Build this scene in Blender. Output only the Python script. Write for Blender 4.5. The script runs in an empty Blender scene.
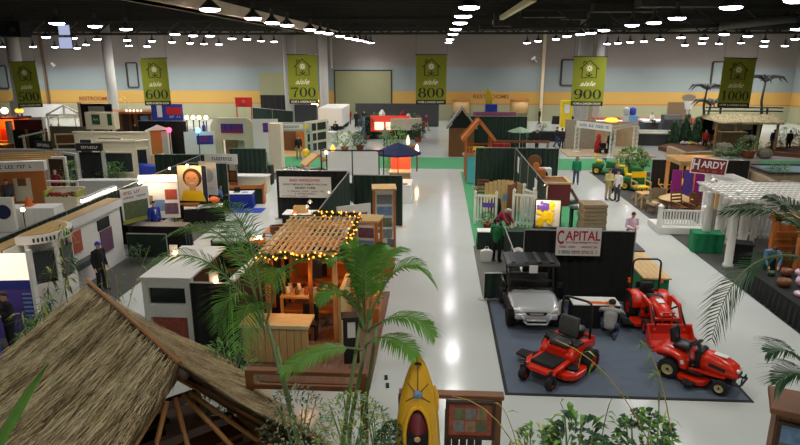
import bpy, bmesh, math, random
from mathutils import Vector, Matrix, Euler
random.seed(7)
R = math.radians
SC = bpy.context.scene
COL = SC.collection

# ---------------------------------------------------------------- camera, world, exposure
EYE = 7.8
FPX = 620.0
PITCH = math.atan2(166.0, FPX)
YAW = math.atan(39.0 / FPX * math.cos(PITCH))
cam_data = bpy.data.cameras.new('camera')
cam_data.sensor_width = 36.0
cam_data.lens = FPX / 800.0 * 36.0
cam_data.clip_end = 400
cam = bpy.data.objects.new('camera', cam_data)
COL.objects.link(cam)
cam.location = (0, 0, EYE)
cam.rotation_euler = (math.pi / 2 - PITCH, 0, YAW)
SC.camera = cam

world = bpy.data.worlds.new('hall_ambient')
SC.world = world
world.use_nodes = True
world.node_tree.nodes['Background'].inputs[0].default_value = (0.96, 1.0, 0.93, 1)
world.node_tree.nodes['Background'].inputs[1].default_value = 0.03

SC.view_settings.view_transform = 'Standard'
SC.view_settings.look = 'None'
SC.view_settings.gamma = 1
SC.view_settings.use_curve_mapping = False
SC.view_settings.exposure = 0.40
LAMP_W = 620.0          # power of one high-bay lamp

CROT = cam.rotation_euler.to_matrix()
def ray(px, py):
    return CROT @ Vector(((px - 400) / FPX, -(py - 222.5) / FPX, -1.0))
def at(px, py, z=0.0):
    d = ray(px, py)
    t = (z - EYE) / d.z
    return Vector((d.x * t, d.y * t, z))
def W(px, py, y):
    d = ray(px, py)
    t = y / d.y
    return Vector((d.x * t, y, EYE + d.z * t))

# ---------------------------------------------------------------- materials
def lin(c):
    if isinstance(c, str):
        c = c.lstrip('#')
        c = tuple(int(c[i:i + 2], 16) for i in (0, 2, 4))
    o = []
    for v in c[:3]:
        v = v / 255.0
        o.append(v / 12.92 if v <= 0.04045 else ((v + 0.055) / 1.055) ** 2.4)
    return o
def mat(name, col, rough=0.6, metal=0.0, var=0.12, scale=6.0, bump=0.0, stretch=(1, 1, 1), detail=4.0, coat=0.0):
    m = bpy.data.materials.new(name)
    m.use_nodes = True
    nt = m.node_tree
    b = nt.nodes['Principled BSDF']
    c = lin(col)
    b.inputs['Roughness'].default_value = rough
    b.inputs['Metallic'].default_value = metal
    if coat:
        b.inputs['Coat Weight'].default_value = coat
        b.inputs['Coat Roughness'].default_value = 0.15
    tc = nt.nodes.new('ShaderNodeTexCoord')
    mp = nt.nodes.new('ShaderNodeMapping')
    mp.inputs['Scale'].default_value = stretch
    ns = nt.nodes.new('ShaderNodeTexNoise')
    ns.inputs['Scale'].default_value = scale
    ns.inputs['Detail'].default_value = detail
    mx = nt.nodes.new('ShaderNodeMix')
    mx.data_type = 'RGBA'
    mx.inputs[6].default_value = [min(1, v * (1 - var)) for v in c] + [1]
    mx.inputs[7].default_value = [min(1, v * (1 + var)) for v in c] + [1]
    nt.links.new(tc.outputs['Object'], mp.inputs['Vector'])
    nt.links.new(mp.outputs['Vector'], ns.inputs['Vector'])
    nt.links.new(ns.outputs['Fac'], mx.inputs[0])
    nt.links.new(mx.outputs[2], b.inputs['Base Color'])
    if bump:
        bp = nt.nodes.new('ShaderNodeBump')
        bp.inputs['Strength'].default_value = bump
        bp.inputs['Distance'].default_value = 0.02
        nt.links.new(ns.outputs['Fac'], bp.inputs['Height'])
        nt.links.new(bp.outputs['Normal'], b.inputs['Normal'])
    return m
def glow(name, col, strength):
    m = bpy.data.materials.new(name)
    m.use_nodes = True
    b = m.node_tree.nodes['Principled BSDF']
    c = lin(col)
    b.inputs['Base Color'].default_value = c + [1]
    b.inputs['Emission Color'].default_value = c + [1]
    b.inputs['Emission Strength'].default_value = strength
    return m
def glass(name, col=(190, 205, 205), alpha=0.25):
    m = bpy.data.materials.new(name)
    m.use_nodes = True
    b = m.node_tree.nodes['Principled BSDF']
    b.inputs['Base Color'].default_value = lin(col) + [1]
    b.inputs['Roughness'].default_value = 0.05
    b.inputs['Alpha'].default_value = alpha
    return m
def wood(name, col, rough=0.55, var=0.3, along='z'):
    s = {'x': (0.6, 9, 9), 'y': (9, 0.6, 9), 'z': (9, 9, 0.6)}[along]
    return mat(name, col, rough, 0, var, 3.0, 0.15, s)

M = {}
def floor_mat():
    m = mat('polished_concrete', (200, 204, 198), 0.16, 0, 0.10, 0.35, 0, detail=8)
    nt = m.node_tree
    b = nt.nodes['Principled BSDF']
    tc = nt.nodes.new('ShaderNodeTexCoord')
    n = nt.nodes.new('ShaderNodeTexNoise'); n.inputs['Scale'].default_value = 0.8; n.inputs['Detail'].default_value = 6
    rmp = nt.nodes.new('ShaderNodeMapRange'); rmp.inputs[3].default_value = 0.10; rmp.inputs[4].default_value = 0.18
    nt.links.new(tc.outputs['Object'], n.inputs['Vector'])
    nt.links.new(n.outputs['Fac'], rmp.inputs[0])
    nt.links.new(rmp.outputs[0], b.inputs['Roughness'])
    n2 = nt.nodes.new('ShaderNodeTexNoise'); n2.inputs['Scale'].default_value = 1.6; n2.inputs['Detail'].default_value = 2
    bp = nt.nodes.new('ShaderNodeBump'); bp.inputs['Strength'].default_value = 0.10; bp.inputs['Distance'].default_value = 0.02
    nt.links.new(tc.outputs['Object'], n2.inputs['Vector'])
    nt.links.new(n2.outputs['Fac'], bp.inputs['Height'])
    nt.links.new(bp.outputs['Normal'], b.inputs['Normal'])
    return m
M['floor'] = floor_mat()
M['wall_grey'] = mat('painted_block_grey', (142, 135, 126), 0.9, 0, 0.08, 0.5, 0.1)
M['wall_blue'] = mat('painted_block_blue', (134, 144, 142), 0.9, 0, 0.06, 0.5, 0.1)
M['wall_yellow'] = mat('painted_block_yellow', (186, 148, 76), 0.9, 0, 0.06, 0.5, 0.1)
M['wall_orange'] = mat('painted_line_orange', (188, 118, 48), 0.9, 0, 0.06, 0.5)
M['wall_sage'] = mat('painted_block_sage', (156, 156, 124), 0.9, 0, 0.06, 0.5, 0.1)
M['door_sage'] = mat('roller_door_sage', (140, 140, 104), 0.7, 0, 0.06, 1)
M['ceil'] = mat('dark_deck', (44, 42, 36), 0.9, 0, 0.3, 0.7)
M['steel_dark'] = mat('dark_steel', (52, 48, 40), 0.8, 0, 0.3, 2)
M['steel_tan'] = mat('tan_steel', (214, 198, 162), 0.8, 0, 0.15, 1)
M['duct'] = mat('grey_duct', (112, 112, 104), 0.5, 0.3, 0.1, 2)
M['col'] = mat('white_column', (212, 210, 202), 0.7, 0, 0.05, 1)
M['pipe_brown'] = mat('brown_pipe', (108, 86, 62), 0.7)
M['green_carpet'] = mat('green_carpet', (74, 150, 100), 0.95, 0, 0.12, 12, 0.2)
M['grey_carpet'] = mat('grey_carpet', (104, 104, 98), 0.95, 0, 0.12, 14, 0.2)
M['dark_carpet'] = mat('charcoal_carpet', (78, 78, 74), 0.95, 0, 0.12, 14, 0.2)
M['mat_blue'] = mat('slate_carpet', (92, 102, 116), 0.95, 0, 0.14, 3, 0.2)
M['mat_edge'] = mat('black_edging', (34, 34, 36), 0.8)
M['drape'] = mat('dark_green_drape', (30, 50, 38), 0.9, 0, 0.3, 4)
M['drape_black'] = mat('black_drape', (24, 26, 25), 0.9, 0, 0.3, 4)
M['alu'] = mat('aluminium_pole', (170, 168, 160), 0.4, 0.6)
M['white'] = mat('white_paint', (228, 226, 218), 0.5, 0, 0.05)
M['whitecloth'] = mat('white_cloth', (226, 226, 220), 0.9, 0, 0.06)
M['cream'] = mat('cream_vinyl', (218, 208, 180), 0.5, 0, 0.06)
M['grey'] = mat('grey_paint', (140, 140, 134), 0.6)
M['lgrey'] = mat('light_grey_paint', (186, 186, 180), 0.6, 0, 0.05)
M['dgrey'] = mat('dark_grey_plastic', (62, 64, 64), 0.5)
M['black'] = mat('black_plastic', (24, 24, 25), 0.45)
M['blackm'] = mat('matt_black', (20, 20, 20), 0.85)
M['rubber'] = mat('black_rubber', (30, 30, 30), 0.85, 0, 0.2, 20, 0.2)
M['orange'] = mat('orange_enamel', (226, 44, 10), 0.32, 0, 0.06, 2, coat=0.2)
M['orange2'] = mat('orange_lacquer', (232, 110, 30), 0.4)
M['silver'] = mat('silver_paint', (206, 208, 208), 0.28, 0.2, 0.05, coat=0.4)
M['rimcream'] = mat('cream_rim', (222, 206, 150), 0.5)
M['red'] = mat('red_paint', (190, 36, 36), 0.5)
M['maroon'] = mat('maroon_paint', (116, 34, 42), 0.6)
M['blue'] = mat('royal_blue_cloth', (38, 60, 160), 0.8)
M['navy'] = mat('navy_cloth', (30, 38, 74), 0.85)
M['lblue'] = mat('light_blue', (120, 160, 205), 0.6)
M['teal'] = mat('teal_plastic', (30, 150, 150), 0.5)
M['green'] = mat('green_cloth', (18, 122, 76), 0.85, 0, 0.2, 5)
M['green_paint'] = mat('green_enamel', (34, 110, 44), 0.4)
M['yellow'] = mat('yellow_enamel', (238, 206, 30), 0.45)
M['purple'] = mat('purple_print', (92, 70, 160), 0.6)
M['magenta'] = mat('magenta_cloth', (150, 40, 130), 0.8)
M['banner_green'] = mat('olive_banner', (138, 146, 34), 0.85, 0, 0.08)
M['ink'] = mat('dark_ink', (40, 34, 22), 0.8)
M['creamink'] = mat('cream_ink', (236, 228, 190), 0.8)
M['redink'] = mat('red_ink', (186, 32, 40), 0.8)
M['brownink'] = mat('brown_ink', (140, 66, 28), 0.8)
M['blueink'] = mat('blue_ink', (44, 60, 150), 0.8)
M['wood_lt'] = wood('pale_pine', (214, 176, 116))
M['pine_plain'] = mat('pale_pine_slat', (222, 192, 136), 0.6, 0, 0.08, 2)
M['wood_ltx'] = wood('pale_pine_board', (206, 170, 112), along='x')
M['wood_lty'] = wood('pale_pine_plank', (204, 168, 108), along='y')
M['wood_or'] = wood('orange_cedar', (190, 112, 48))
M['wood_orx'] = wood('orange_cedar_board', (186, 112, 50), along='x')
M['wood_br'] = wood('brown_timber', (122, 76, 42))
M['wood_brx'] = wood('brown_timber_rail', (126, 80, 46), along='x')
M['wood_dk'] = wood('dark_timber', (66, 42, 28))
M['wood_deck'] = wood('mauve_brown_deck', (118, 88, 72), along='y')
M['bamboo'] = mat('tan_bamboo', (164, 112, 62), 0.5, 0, 0.2, 6)
M['straw'] = mat('straw_mid', (190, 168, 124), 0.9, 0, 0.45, 3)
M['straw_l'] = mat('straw_light', (218, 202, 160), 0.9, 0, 0.35, 3)
M['straw_d'] = mat('straw_dark', (112, 90, 58), 0.9, 0, 0.45, 3)
M['leaf'] = mat('palm_green', (92, 142, 44), 0.5, 0, 0.4, 2)
M['leaf_l'] = mat('leaf_light_green', (100, 140, 56), 0.5, 0, 0.35, 3)
M['leaf_d'] = mat('leaf_dark_green', (36, 76, 38), 0.5, 0, 0.4, 3)
M['leaf_y'] = mat('leaf_yellow_green', (168, 172, 70), 0.55, 0, 0.3, 3)
M['leaf_s'] = mat('leaf_silver_green', (132, 154, 128), 0.55, 0, 0.3, 3)
M['stem_g'] = mat('green_stem', (112, 130, 78), 0.6, 0, 0.3, 5)
M['stem_y'] = mat('yellow_cane', (190, 164, 74), 0.5, 0, 0.3, 5)
M['kayak'] = mat('yellow_kayak', (250, 188, 28), 0.35, 0, 0.06, 2, coat=0.3)
M['stone'] = mat('grey_stone', (150, 140, 122), 0.9, 0, 0.25, 3, 0.4)
M['stone_t'] = mat('tan_stone', (176, 156, 124), 0.9, 0, 0.25, 3, 0.4)
M['mulch'] = mat('brown_mulch', (96, 62, 40), 0.95, 0, 0.4, 6, 0.5)
M['terracotta'] = mat('terracotta', (176, 96, 60), 0.8)
M['shingle'] = mat('brown_shingle', (134, 118, 92), 0.9, 0, 0.25, 6, 0.3)
M['water'] = mat('pool_water', (150, 190, 200), 0.08, 0, 0.1, 2)
M['glass'] = glass('window_glass')
M['darkglass'] = mat('dark_glass', (46, 52, 52), 0.1, 0, 0.2, 2)
M['photo1'] = mat('photo_print_warm', (150, 120, 90), 0.4, 0, 0.6, 9, detail=1)
M['photo2'] = mat('photo_print_grey', (120, 124, 122), 0.4, 0, 0.6, 12, detail=1)
M['photo3'] = mat('photo_print_green', (98, 108, 72), 0.4, 0, 0.6, 8, detail=1)
M['photo4'] = mat('photo_print_red', (170, 80, 60), 0.4, 0, 0.6, 10, detail=1)
M['photo5'] = mat('photo_print_blue', (110, 140, 176), 0.4, 0, 0.5, 8, detail=1)
M['photo6'] = mat('photo_print_purple', (110, 80, 100), 0.4, 0, 0.6, 10, detail=1)
M['skin'] = mat('skin', (206, 158, 128), 0.6, 0, 0.06)
M['hair_b'] = mat('brown_hair', (58, 40, 28), 0.7, 0, 0.3, 30)
M['hair_k'] = mat('black_hair', (26, 22, 20), 0.7, 0, 0.3, 30)
M['hair_g'] = mat('grey_hair', (168, 162, 150), 0.7, 0, 0.2, 30)
M['jeans'] = mat('blue_jeans', (58, 72, 104), 0.9, 0, 0.15, 20)
M['khaki'] = mat('khaki_cotton', (172, 152, 112), 0.9)
M['c_black'] = mat('black_cotton', (28, 28, 30), 0.9)
M['c_grey'] = mat('grey_cotton', (150, 150, 144), 0.9)
M['c_dgrey'] = mat('charcoal_cotton', (70, 72, 74), 0.9)
M['c_white'] = mat('white_cotton', (226, 224, 216), 0.9)
M['c_tan'] = mat('olive_tan_shirt', (186, 176, 112), 0.9)
M['c_pink'] = mat('pale_pink_cotton', (216, 186, 200), 0.9)
M['c_green'] = mat('green_jacket', (16, 112, 58), 0.85)
M['c_hood'] = mat('green_hoodie', (24, 128, 84), 0.9)
M['c_red'] = mat('red_cotton', (170, 40, 40), 0.9)
M['c_maroon'] = mat('maroon_cotton', (130, 24, 52), 0.9)
M['c_blue'] = mat('blue_cotton', (92, 130, 180), 0.9)
M['c_royal'] = mat('royal_cotton', (44, 70, 170), 0.9)
M['c_navy'] = mat('navy_cotton', (36, 40, 58), 0.9)
M['shoe'] = mat('dark_shoe', (40, 32, 28), 0.6)
M['lampglow'] = glow('lamp_diffuser', (255, 240, 255), 22.0)
M['warmglow'] = glow('warm_bulb', (255, 150, 50), 5.0)
M['hotglow'] = glow('warm_floodlight', (255, 206, 150), 14.0)
M['tubeglow'] = glow('fluorescent_tube', (255, 238, 220), 14.0)
M['panelglow'] = glow('lightbox_face', (255, 232, 205), 0.8)
M['screenglow'] = glow('screen_face', (170, 180, 215), 0.7)
M['redglow'] = glow('red_bulb', (255, 60, 90), 5.0)
M['blueglow'] = glow('blue_bulb', (90, 190, 255), 5.0)
M['redpanel'] = glow('backlit_red_panel', (225, 70, 50), 0.4)
M['yelglow'] = glow('yellow_bulb', (255, 180, 60), 1.5)

# ---------------------------------------------------------------- mesh builder
class MB:
    def __init__(s):
        s.v = []; s.f = []; s.m = []
    def add(s, vs, fs, m=0):
        o = len(s.v)
        s.v += [tuple(p) for p in vs]
        for f in fs:
            s.f.append([i + o for i in f]); s.m.append(m)
        return s
    def box(s, c, d, m=0, rot=None):
        x, y, z = [k / 2 for k in d]
        P = [Vector(p) for p in ((-x, -y, -z), (x, -y, -z), (x, y, -z), (-x, y, -z), (-x, -y, z), (x, -y, z), (x, y, z), (-x, y, z))]
        if rot:
            q = Euler(rot).to_matrix()
            P = [q @ p for p in P]
        c = Vector(c)
        return s.add([p + c for p in P], [(0, 3, 2, 1), (4, 5, 6, 7), (0, 1, 5, 4), (1, 2, 6, 5), (2, 3, 7, 6), (3, 0, 4, 7)], m)
    def bx(s, x0, x1, y0, y1, z0, z1, m=0):
        return s.box(((x0 + x1) / 2, (y0 + y1) / 2, (z0 + z1) / 2), (abs(x1 - x0), abs(y1 - y0), abs(z1 - z0)), m)
    def beam(s, p, q, w, h=None, m=0):
        p, q = Vector(p), Vector(q)
        h = h or w
        d = q - p
        L = d.length
        if L < 1e-6: return s
        d.normalize()
        up = Vector((0, 0, 1)) if abs(d.z) < 0.95 else Vector((0, 1, 0))
        a = d.cross(up).normalized() * (w / 2)
        b = a.cross(d).normalized() * (h / 2)
        vs = []
        for e in (p, q):
            vs += [e - a - b, e + a - b, e + a + b, e - a + b]
        return s.add(vs, [(0, 1, 2, 3), (7, 6, 5, 4), (0, 4, 5, 1), (1, 5, 6, 2), (2, 6, 7, 3), (3, 7, 4, 0)], m)
    def tube(s, pts, r, n=8, m=0, caps=True):
        pts = [Vector(p) for p in pts]
        k = len(pts)
        rr = r if isinstance(r, (list, tuple)) else [r] * k
        vs = []
        prev = None
        for i, p in enumerate(pts):
            t = (pts[min(i + 1, k - 1)] - pts[max(i - 1, 0)])
            if t.length < 1e-9: t = Vector((0, 0, 1))
            t.normalize()
            if prev is None:
                up = Vector((0, 0, 1)) if abs(t.z) < 0.9 else Vector((1, 0, 0))
                a = t.cross(up).normalized()
            else:
                a = (prev - t * prev.dot(t))
                a = a.normalized() if a.length > 1e-6 else t.orthogonal().normalized()
            prev = a
            b = t.cross(a)
            for j in range(n):
                th = 2 * math.pi * j / n
                vs.append(p + (a * math.cos(th) + b * math.sin(th)) * rr[i])
        fs = []
        for i in range(k - 1):
            for j in range(n):
                fs.append((i * n + j, i * n + (j + 1) % n, (i + 1) * n + (j + 1) % n, (i + 1) * n + j))
        if caps:
            fs.append(tuple(range(n - 1, -1, -1)))
            fs.append(tuple((k - 1) * n + j for j in range(n)))
        return s.add(vs, fs, m)
    def cyl(s, c, r, h, n=16, m=0, axis='z', r2=None):
        c = Vector(c)
        a = {'x': Vector((1, 0, 0)), 'y': Vector((0, 1, 0)), 'z': Vector((0, 0, 1))}[axis] * (h / 2)
        return s.tube([c - a, c + a], [r, r if r2 is None else r2], n, m)
    def lathe(s, prof, c=(0, 0, 0), n=20, m=0, axis='z', sx=1, sy=1, caps=True):
        cx, cy, cz = c
        vs = []
        for (r, z) in prof:
            for j in range(n):
                th = 2 * math.pi * j / n
                x, y = r * math.cos(th) * sx, r * math.sin(th) * sy
                if axis == 'z': vs.append((cx + x, cy + y, cz + z))
                elif axis == 'x': vs.append((cx + z, cy + x, cz + y))
                else: vs.append((cx + y, cy + z, cz + x))
        k = len(prof)
        fs = [(i * n + j, i * n + (j + 1) % n, (i + 1) * n + (j + 1) % n, (i + 1) * n + j) for i in range(k - 1) for j in range(n)]
        if caps:
            fs.append(tuple(range(n - 1, -1, -1)))
            fs.append(tuple((k - 1) * n + j for j in range(n)))
        return s.add(vs, fs, m)
    def ball(s, c, r, n=12, m=0):
        r = r if isinstance(r, (list, tuple)) else (r, r, r)
        k = max(4, n // 2)
        vs = []
        c = Vector(c)
        for i in range(k + 1):
            ph = math.pi * i / k
            for j in range(n):
                th = 2 * math.pi * j / n
                vs.append(c + Vector((r[0] * math.sin(ph) * math.cos(th), r[1] * math.sin(ph) * math.sin(th), r[2] * math.cos(ph))))
        fs = [(i * n + j, (i + 1) * n + j, (i + 1) * n + (j + 1) % n, i * n + (j + 1) % n) for i in range(k) for j in range(n)]
        return s.add(vs, fs, m)
    def cap(s, a, ra, b, rb, n=10, m=0):
        a, b = Vector(a), Vector(b)
        d = b - a
        L = d.length
        if L < 1e-6: return s.ball(a, max(ra, rb), n, m)
        d /= L
        pts, rr = [], []
        for t in (-0.98, -0.75, -0.4):
            pts.append(a + d * ra * t); rr.append(ra * math.sqrt(1 - t * t))
        pts += [a, b]; rr += [ra, rb]
        for t in (0.4, 0.75, 0.98):
            pts.append(b + d * rb * t); rr.append(rb * math.sqrt(1 - t * t))
        return s.tube(pts, rr, n, m)
    def prism(s, poly, a0, a1, axis='x', m=0):
        # poly in the plane across axis: x -> (y,z), y -> (x,z), z -> (x,y)
        def P(u, v, a):
            return {'x': (a, u, v), 'y': (u, a, v), 'z': (u, v, a)}[axis]
        n = len(poly)
        vs = [P(u, v, a0) for u, v in poly] + [P(u, v, a1) for u, v in poly]
        fs = [tuple(range(n - 1, -1, -1)), tuple(range(n, 2 * n))]
        fs += [(i, (i + 1) % n, n + (i + 1) % n, n + i) for i in range(n)]
        return s.add(vs, fs, m)
    def loft(s, secs, m=0):
        n = len(secs[0]); k = len(secs)
        vs = [p for q in secs for p in q]
        fs = [(i * n + j, i * n + (j + 1) % n, (i + 1) * n + (j + 1) % n, (i + 1) * n + j) for i in range(k - 1) for j in range(n)]
        fs.append(tuple(range(n - 1, -1, -1))); fs.append(tuple((k - 1) * n + j for j in range(n)))
        return s.add(vs, fs, m)
    def quad(s, a, b, c, d, m=0):
        return s.add([a, b, c, d], [(0, 1, 2, 3)], m)
    def ribbon(s, pts, ws, y=0.0, t=0.01, m=0):
        # flat stroke in the XZ plane with a width per point, thickness t
        n = len(pts)
        L = []; Rr = []
        for i in range(n):
            p0 = pts[max(i - 1, 0)]; p1 = pts[min(i + 1, n - 1)]
            dx, dz = p1[0] - p0[0], p1[1] - p0[1]
            l = math.hypot(dx, dz) or 1
            nx, nz = -dz / l, dx / l
            w = ws[i] / 2 if isinstance(ws, (list, tuple)) else ws / 2
            L.append((pts[i][0] + nx * w, pts[i][1] + nz * w)); Rr.append((pts[i][0] - nx * w, pts[i][1] - nz * w))
        vs = []
        for yy in (y, y - t):
            vs += [(u, yy, v) for u, v in L] + [(u, yy, v) for u, v in Rr]
        fs = []
        for i in range(n - 1):
            a, b, c, d = i, i + 1, n + i + 1, n + i
            o = 2 * n
            fs += [(a, b, c, d), (d + o, c + o, b + o, a + o), (a, a + o, b + o, b), (d, c, c + o, d + o)]
        return s.add(vs, fs, m)
    def build(s, name, mats, parent=None, smooth=False, bev=0.0, loc=None, rz=0.0, sub=0):
        me = bpy.data.meshes.new(name)
        me.from_pydata(s.v, [], s.f)
        if not isinstance(mats, (list, tuple)): mats = [mats]
        for k in mats: me.materials.append(M[k] if isinstance(k, str) else k)
        me.polygons.foreach_set('material_index', s.m)
        if smooth:
            me.polygons.foreach_set('use_smooth', [True] * len(s.f))
        bm = bmesh.new(); bm.from_mesh(me)
        bmesh.ops.recalc_face_normals(bm, faces=bm.faces)
        bm.to_mesh(me); bm.free()
        me.update()
        o = bpy.data.objects.new(name, me)
        COL.objects.link(o)
        if parent is not None: o.parent = parent
        if loc is not None: o.location = loc
        if rz: o.rotation_euler = (0, 0, rz)
        if bev:
            b = o.modifiers.new('bevel', 'BEVEL'); b.width = bev; b.segments = 2; b.limit_method = 'ANGLE'
        if sub:
            b = o.modifiers.new('subsurf', 'SUBSURF'); b.levels = sub; b.render_levels = sub
        return o

def tag(o, label, cat, group=None, kind=None):
    o['label'] = label; o['category'] = cat
    if group: o['group'] = group
    if kind: o['kind'] = kind
    return o
def thing(name, label, cat, loc=(0, 0, 0), rz=0.0, group=None):
    o = bpy.data.objects.new(name, None)
    o.empty_display_size = 0.1
    COL.objects.link(o)
    o.location = loc; o.rotation_euler = (0, 0, rz)
    return tag(o, label, cat, group)
def solo(mb, name, mats, label, cat, loc=(0, 0, 0), rz=0.0, group=None, smooth=False, bev=0.0, kind=None):
    return tag(mb.build(name, mats, None, smooth, bev, loc, rz), label, cat, group, kind)
def struct(name, mb, mats, parent=None, smooth=False, loc=None):
    o = mb.build(name, mats, parent, smooth, 0, loc)
    o['kind'] = 'structure'
    return o
def copy_tree(o, parent=None):
    c = o.copy(); COL.objects.link(c)
    if parent is not None: c.parent = parent
    for ch in [k for k in o.children]:
        copy_tree(ch, c)
    return c

_txt = {}
def text_mesh(s):
    if s in _txt: return _txt[s]
    cu = bpy.data.curves.new('lettering', 'FONT')
    cu.body = s; cu.resolution_u = 3; cu.extrude = 0.006; cu.offset = 0.018
    o = bpy.data.objects.new('lettering', cu)
    COL.objects.link(o)
    dg = bpy.context.evaluated_depsgraph_get()
    me = bpy.data.meshes.new_from_object(o.evaluated_get(dg))
    bpy.data.objects.remove(o)
    vs = [tuple(v.co) for v in me.vertices]
    fs = [list(p.vertices) for p in me.polygons]
    bpy.data.meshes.remove(me)
    _txt[s] = (vs, fs)
    return _txt[s]
def lettering(mb, s, cx, cz, w, h, y=-0.01, m=0, t=0.006):
    vs, fs = text_mesh(s)
    x0 = min(v[0] for v in vs); x1 = max(v[0] for v in vs)
    y0 = min(v[1] for v in vs); y1 = max(v[1] for v in vs)
    z0 = min(v[2] for v in vs); z1 = max(v[2] for v in vs)
    out = []
    for v in vs:
        out.append((cx + ((v[0] - x0) / (x1 - x0) - 0.5) * w, y - (v[2] - z0) / max(z1 - z0, 1e-6) * t, cz + ((v[1] - y0) / (y1 - y0) - 0.5) * h))
    mb.add(out, fs, m)
    return mb
def scribble(mb, cx, cz, w, h, y=-0.01, m=0, n=8, t=0.006):
    # lettering too small to read in the photograph: a row of short strokes
    x = cx - w / 2
    step = w / n
    for i in range(n):
        k = random.random()
        if k < 0.14: continue
        ww = step * 0.16
        mb.bx(x + i * step + step * .12, x + i * step + step * .12 + ww * 1.6, y - t, y, cz - h / 2, cz + h / 2, m)
        if k > 0.4: mb.bx(x + i * step + step * .12, x + (i + 1) * step - step * .1, y - t, y, cz + h / 2 - h * .22, cz + h / 2, m)
        if k < 0.8: mb.bx(x + i * step + step * .12, x + (i + 1) * step - step * .1, y - t, y, cz - h / 2, cz - h / 2 + h * .22, m)
    return mb
def point_light(name, loc, watts, col=(255, 200, 140), r=0.08, parent=None):
    l = bpy.data.lights.new(name, 'POINT'); l.energy = watts; l.color = lin(col); l.shadow_soft_size = r
    o = bpy.data.objects.new(name, l); COL.objects.link(o); o.location = loc
    if parent is not None: o.parent = parent
    return o
# ================================================================ STRUCTURE
XL, XR, YW, ZC = -62.0, 42.5, 79.0, 11.5
AISLE = {500: -27.4, 600: -18.2, 700: -9.1, 800: 0.03, 900: 9.05, 1000: 18.2}
mb = MB().bx(XL, XR, -8, YW, -0.2, 0.0)
struct('floor', mb, 'floor')
struct('ceiling', MB().bx(XL, XR, 4, YW, ZC, ZC + 0.2), 'ceil')
for i in range(34):
    y = 8 + i * 2.1
    struct('beam_%d' % (i + 20), MB().bx(XL, XR, y - .09, y + .09, ZC - 0.35, ZC), 'ceil')
# back wall: bands of paint on real block wall
def bands(mb, x0, x1, y0, y1):
    zs = [0, 1.55, 1.75, 3.35, 6.35, ZC]
    zb = [(0, 1.98, 4), (1.98, 2.14, 3), (2.14, 3.6, 2), (3.6, 6.55, 1), (6.55, ZC, 0)]
    for a, b, m in zb:
        mb.bx(x0, x1, y0, y1, a, b, m)
WALLM = ['wall_grey', 'wall_blue', 'wall_yellow', 'wall_orange', 'wall_sage']
mb = MB(); bands(mb, XL, XR, YW, YW + .3)
struct('wall_back', mb, WALLM)
mb = MB(); bands(mb, XR, XR + .3, 20, YW)
struct('wall_right', mb, WALLM)
# roller doors and windows in the back wall
def wallrect(x0, y0, x1, y1, yy=YW):
    a = W(x0, y0, yy); b = W(x1, y1, yy)
    return a.x, b.x, b.z, a.z
x0, x1, z0, z1 = wallrect(335, 71, 391, 117); z0 = 0
mb = MB()
n = 22
for i in range(n):
    za = z0 + (z1 - z0) * i / n; zb = z0 + (z1 - z0) * (i + 1) / n
    mb.bx(x0, x1, YW - .06, YW, za + .02, zb); mb.bx(x0, x1, YW - .04, YW, za, za + .02)
d = struct('door_1', mb, 'door_sage')
f = MB().bx(x0 - .15, x0, YW - .12, YW, 0, z1 + .15).bx(x1, x1 + .15, YW - .12, YW, 0, z1 + .15).bx(x0 - .15, x1 + .15, YW - .12, YW, z1, z1 + .15)
f.build('door_frame', 'steel_dark', d)
x0, x1, z0, z1 = wallrect(259, 72, 288, 117)
zm = W(259, 95, YW).z
mb = MB()
for i in range(12):
    za = zm + (z1 - zm) * i / 12; zb = zm + (z1 - zm) * (i + 1) / 12
    mb.bx(x0, x1, YW - .06, YW, za + .02, zb); mb.bx(x0, x1, YW - .04, YW, za, za + .02)
d = struct('door_2', mb, 'door_sage')
MB().bx(x0, x1, YW - .05, YW - .01, 0, zm).build('doorway_dark', 'blackm', d)  # black sheet stands for the darkness under the half-raised door
for k in range(5):
    MB().bx(x0 + .3 + k * .8, x0 + .36 + k * .8, YW - .10, YW - .05, 0, zm).build('gate_bar', 'steel_dark', d)
for i, (a, b, c_, e) in enumerate([(126, 63, 139, 87), (562, 60, 575, 85), (713, 62, 729, 87), (-4, 66, 9, 88)]):
    x0, x1, z0, z1 = wallrect(a, b, c_, e)
    w = struct('window_%d' % (i + 1), MB().bx(x0, x1, YW - .03, YW, z0, z1), 'wall_blue')
    MB().bx(x0 - .1, x0 + .12, YW - .10, YW, z0, z1).bx(x0, x1, YW - .10, YW, z1 - .06, z1 + .1).bx(x0, x1, YW - .14, YW, z0 - .1, z0 + .05).bx(x1 - .06, x1 + .1, YW - .10, YW, z0, z1).build('window_frame', 'steel_dark', w)
# folding door panels on the right wall
mb = MB()
for k in range(5):
    y = 76.5 - k * 5.4
    mb.bx(XR - .08, XR, y - 4.6, y, 0.3, 1.75); mb.bx(XR - .05, XR, y - 5.2, y + .2, 0.0, 1.85, 1)
struct('door_3', mb, ['wall_sage', 'door_sage'])
# lettering painted on the wall
for (px, py, w, lab) in ((94, 98.5, 31, 'left'), (491, 96.5, 35, 'right')):
    p = W(px, py, YW)
    mb = MB(); lettering(mb, 'RESTROOMS', 0, 0, w / 620 * 78, .50)
    solo(mb, 'restrooms_lettering', 'brownink', 'brown RESTROOMS lettering on the yellow wall band ' + ('near the banner marked 500' if lab == 'left' else 'beside the banner marked 800'), 'lettering', (p.x, YW - .01, p.z))
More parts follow.
